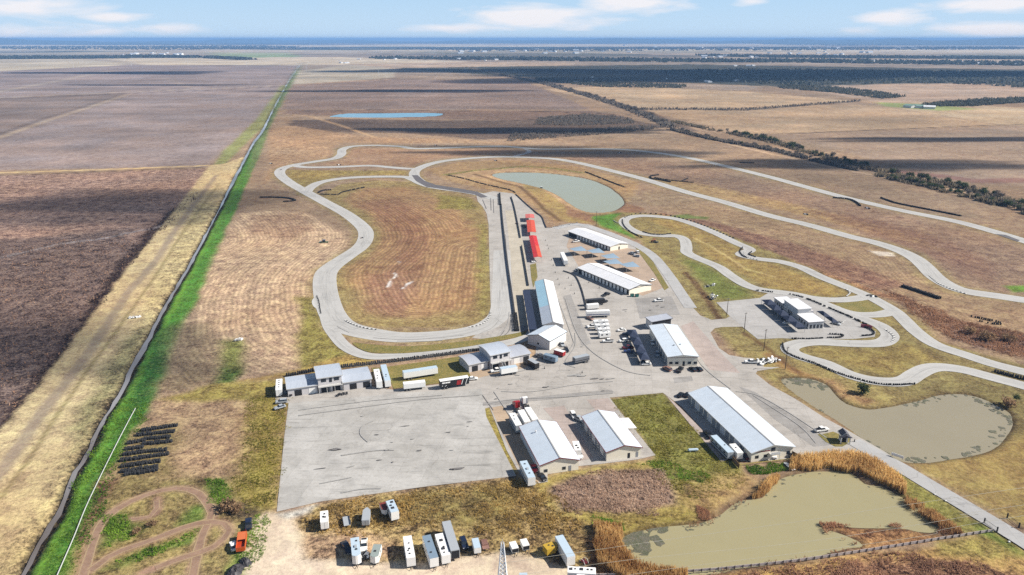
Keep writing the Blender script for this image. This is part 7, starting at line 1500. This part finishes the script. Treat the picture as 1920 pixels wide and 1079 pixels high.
for i, q in enumerate(FB):
    p = g(*q); s = random.uniform(.5, 1.1) * max(.7, min(2.6, p.length / 4200)); rz = random.uniform(0, 3.1)
    if i == 0: fh.location = p; fh.rotation_euler = (0, 0, rz); fh.scale = (s,) * 3
    else: copy_tree(fh, p, rz, None, None, s)
GRNR = roofmat('roof_mint', C(170, 206, 190), .5)
for i, (q, l) in enumerate((((1706, 202), 'mint roofed farm shed, left of three by the green field far right'), ((1722, 202.5), 'mint roofed farm shed, middle of three by the green field far right'), ((1742, 204), 'white farm house, right of three by the green field far right'))):
    p = g(*q); t = thing('farm_shed', l, 'building', p, .3 + i * .4); MB().extr([(-8, 0), (8, 0), (8, 4), (0, 6.5), (-8, 4)], -11, 11, 'y').build('wall', WHITE, t); MB().extr([(-8.5, 3.9), (0, 6.6), (8.5, 3.9), (8.5, 4.2), (0, 6.9), (-8.5, 4.2)], -11.5, 11.5, 'y').build('roof', GRNR if i < 2 else RF_W, t)
# far power line: small steel masts on the horizon fields
fm = thing('power_mast', 'thin mast in the row of power masts across the far fields', 'mast', (0, 0, 0), 0, 'power masts across the far fields'); MB().tube((0, 0, 0), (0, 0, 26), .5, .35, 6).build('mast', STEEL, fm); MB().cbox((0, 0, 23), (9, .5, .6)).build('crossarm', STEEL, fm)
for i, q in enumerate([(138, 127), (247, 125.5), (353, 123.5), (463, 127), (557, 128), (575, 131), (742, 125), (833, 124), (920, 123), (1005, 122), (710, 140)]):
    p = g(*q); s = 1.0 if i != 10 else .6
    if i == 0: fm.location = p
    else: copy_tree(fm, p, .2, None, None, s)
# low hills on the skyline
def hill(x0, x1, dist_, hgt, name='hills', seed=1):
    n = 60; vs = []; rs = np.random.default_rng(seed)
    for i in range(n + 1):
        t = i / n; px = x0 + (x1 - x0) * t; d = Vector(((px - 960) / CF, CP, 0)).normalized(); e = hgt * (math.sin(PI * t) ** .8) * (.8 + .2 * math.sin(t * 17 + seed) + .1 * math.sin(t * 41)); 
        for k, (dd, f) in enumerate(((-3500, 0), (0, 1), (6000, .6), (9000, 0))): vs.append((d.x * (dist_ + dd), d.y * (dist_ + dd), -4 + (e + 4) * f if f else -4))
    fs = [(i * 4 + k, (i + 1) * 4 + k, (i + 1) * 4 + k + 1, i * 4 + k + 1) for i in range(n) for k in range(3)]
    o = MB().add(vs, fs).build(name, HILLM, smooth=True); tag(o, kind='structure')
HILLM = mat('wooded_hill', C(86, 96, 74), .95, dirt=.5, dscale=.002)
hill(1380, 2600, 24000, 171, seed=2); hill(-500, 420, 27000, 158, seed=3); hill(300, 800, 33000, 150, seed=7); hill(760, 1500, 30000, 156, seed=5); hill(1250, 1800, 28000, 164, seed=9)
SKYTINT = (5.9, 8.6, 11.3); HORIZ = (7.6, 9.6, 11.5); CLOUDC = (12.2, 11.6, 11.6)
HAZE_D, HAZE_C, EXPO = 6.2e-5, (.28, .52, .92), .76
CLOUDS = [((240, 395), 46, 74), ((60, 640), 26, 34), ((236, 690), 16, 15), ((400, 362), 24, 24), ((225, 137), 420, 130), ((770, 171), 330, 60), ((880, 133), 640, 190), ((1560, 140), 1500, 520), ((1010, 246), 190, 46), ((1130, 288), 110, 34), ((990, 276), 44, 16), ((1690, 308), 130, 44), ((1850, 262), 150, 30), ((300, 160), 240, 40)]
# ================================================================== AIR, SKY, SUN, CAMERA
SUN_EL, SUN_AZ = math.radians(38), math.radians(92)     # azimuth from +Y towards +X
sd = Vector((math.cos(SUN_EL) * math.sin(SUN_AZ), math.cos(SUN_EL) * math.cos(SUN_AZ), math.sin(SUN_EL)))
L = bpy.data.lights.new('sun', 'SUN'); L.energy = 5.0; L.angle = math.radians(.53); L.color = (1, .94, .85)
so = bpy.data.objects.new('sun', L); COL.objects.link(so); so.rotation_euler = sd.to_track_quat('Z', 'Y').to_euler(); so.location = (0, 0, 300)
W = bpy.data.worlds.new('World'); SC.world = W; W.use_nodes = True; nt = W.node_tree
bg = nt.nodes['Background']; bg.inputs['Strength'].default_value = .048
sky = nt.nodes.new('ShaderNodeTexSky'); sky.sky_type = 'NISHITA'; sky.sun_disc = False; sky.sun_elevation = SUN_EL; sky.sun_rotation = SUN_AZ
sky.altitude = 150; sky.air_density = 1.0; sky.dust_density = .3; sky.ozone_density = 2.2
tc = nt.nodes.new('ShaderNodeTexCoord'); d = tc.outputs['Generated']
sx = N(nt, 'ShaderNodeSeparateXYZ'); nt.links.new(d, sx.inputs[0])
az = math_(nt, 'ARCTAN2', sx.outputs[0], sx.outputs[1]); el = math_(nt, 'ARCSINE', sx.outputs[2])
az = math_(nt, 'MULTIPLY', az, 180 / PI); el = math_(nt, 'MULTIPLY', el, 180 / PI)
cv = N(nt, 'ShaderNodeCombineXYZ'); nt.links.new(math_(nt, 'MULTIPLY', az, .22), cv.inputs[0]); nt.links.new(math_(nt, 'MULTIPLY', el, 1.15), cv.inputs[1])
n1 = noise(nt, cv.outputs[0], 1.0, 6, .58, .3); n2 = noise(nt, cv.outputs[0], .45, 3, .5)
# cloud banks seen near the horizon: azimuth, elevation, half widths (degrees), strength
def skyang(x, y):
    u, v = (x - 960) / CF, (539.5 - y) / CF
    dx, dy, dz = u, CP + v * SP, -SP + v * CP
    return math.degrees(math.atan2(dx, dy)), math.degrees(math.atan2(dz, math.hypot(dx, dy)))
banks = [(60, 12, 130, 16, 1.0), (70, 60, 150, 16, .8), (215, 32, 62, 11, .9), (310, 53, 75, 12, .8), (880, 52, 130, 10, .85), (1000, 32, 130, 22, 1.25), (1080, 42, 100, 16, .9), (1190, 8, 110, 18, 1.0), (1410, 4, 36, 9, .9), (1675, 33, 66, 14, .95), (1860, 12, 90, 18, .9), (1860, 56, 100, 16, 1.0), (1620, 58, 60, 9, .45), (-260, 30, 160, 22, 1), (2200, 30, 190, 24, 1), (500, -90, 260, 40, .9), (1500, -120, 300, 40, .9)]
acc = None
for (x, y, wx, wy, st) in banks:
    a0, e0 = skyang(x, y); sa, se = math.degrees(wx / CF), math.degrees(wy / CF)
    da = math_(nt, 'DIVIDE', math_(nt, 'SUBTRACT', az, a0), sa); de = math_(nt, 'DIVIDE', math_(nt, 'SUBTRACT', el, e0), se)
    r2 = math_(nt, 'ADD', math_(nt, 'MULTIPLY', da, da), math_(nt, 'MULTIPLY', de, de))
    gsn = math_(nt, 'MULTIPLY', math_(nt, 'EXPONENT', math_(nt, 'MULTIPLY', r2, -1.1)), st)
    acc = gsn if acc is None else math_(nt, 'MAXIMUM', acc, gsn)
dens = math_(nt, 'ADD', acc, math_(nt, 'MULTIPLY', math_(nt, 'SUBTRACT', n1, .5), 1.7))
dens = math_(nt, 'MULTIPLY', ramp(nt, dens, .34, .92), ramp(nt, acc, .05, .25))
gen = math_(nt, 'MULTIPLY', ramp(nt, n2, .52, .75, 0, .5), ramp(nt, el, 5, 12))
dens = math_(nt, 'MAXIMUM', dens, gen)
low = mixc(nt, ramp(nt, el, -.2, 3.0), HORIZ, SKYTINT)
skyc = mixc(nt, ramp(nt, el, 6.0, 24.0), low, sky.outputs[0])
col = mixc(nt, math_(nt, 'MULTIPLY', dens, .85), skyc, CLOUDC)
nt.links.new(col, bg.inputs['Color'])
# the air over the plain
hm = bpy.data.materials.new('haze_air'); hm.use_nodes = True; nt = hm.node_tree
nt.nodes.remove(nt.nodes['Principled BSDF']); pv = nt.nodes.new('ShaderNodeVolumePrincipled')
pv.inputs['Density'].default_value = HAZE_D; pv.inputs['Color'].default_value = (*HAZE_C, 1); pv.inputs['Anisotropy'].default_value = .0
nt.links.new(pv.outputs[0], nt.nodes['Material Output'].inputs['Volume'])
hb = MB().box(-70000, 70000, -2000, 70000, -5, 174).build('haze', hm); tag(hb, kind='stuff', label='thin blue haze over the plain')
# drifting cumulus above the frame; their shadows lie on the fields
cm = bpy.data.materials.new('cloud_vapour'); cm.use_nodes = True; nt = cm.node_tree
nt.nodes.remove(nt.nodes['Principled BSDF']); pv = nt.nodes.new('ShaderNodeVolumePrincipled')
pv.inputs['Density'].default_value = .014; pv.inputs['Color'].default_value = (1, 1, 1, 1)
nt.links.new(pv.outputs[0], nt.nodes['Material Output'].inputs['Volume'])
def cloud(px, wx, wy, alt=None, th=150, seed=0, rot=0.0):
    """a flattened lumpy cloud whose shadow falls on the ground at the photo pixel"""
    a = g(*px); 
    if alt is None: alt = 900
    c = Vector((a.x, a.y, 0)) + sd * (alt / sd.z)
    bm = bmesh.new(); bmesh.ops.create_icosphere(bm, subdivisions=4, radius=1)
    for v in bm.verts:
        p = v.co.copy(); q = p * 1.7 + Vector((seed * 3.1, seed, 0)); from_noise = 0
        for k in range(4):
            from_noise += (.5 ** k) * math.sin(q.x * (1.9 ** k) * 2.1 + seed) * math.cos(q.y * (1.9 ** k) * 2.4 + k + seed * 2)
        s = 1 + .42 * from_noise
        v.co = Vector((p.x * wx * s, p.y * wy * s, p.z * (th if p.z > 0 else th * .45) * (1 + .3 * from_noise)))
    m_ = bpy.data.meshes.new('cloud'); bm.to_mesh(m_); bm.free(); m_.materials.append(cm)
    o = bpy.data.objects.new('cloud', m_); COL.objects.link(o); o.location = c; o.rotation_euler = (0, 0, rot)
    o['label'] = 'cumulus cloud drifting above the frame'; o['category'] = 'cloud'; o['group'] = 'clouds above the circuit'
for i, (px, wx, wy) in enumerate(CLOUDS): cloud(px, wx, wy, seed=i * 1.7 + .3)
cam = bpy.data.cameras.new('camera'); co = bpy.data.objects.new('camera', cam); COL.objects.link(co); SC.camera = co
cam.sensor_fit = 'HORIZONTAL'; cam.sensor_width = 36; cam.lens = CF / 1920 * 36; cam.clip_start = .5; cam.clip_end = 200000
co.location = (0, 0, CH); co.rotation_euler = (PI / 2 - PITCH, 0, 0)
SC.view_settings.view_transform = 'Standard'; SC.view_settings.look = 'None'; SC.view_settings.exposure = EXPO; SC.view_settings.gamma = 1
SC.cycles.use_denoising = False; SC.cycles.max_bounces = 5; SC.cycles.diffuse_bounces = 2; SC.cycles.glossy_bounces = 2; SC.cycles.transparent_max_bounces = 12; SC.cycles.volume_bounces = 0
SC.cycles.sample_clamp_indirect = 4
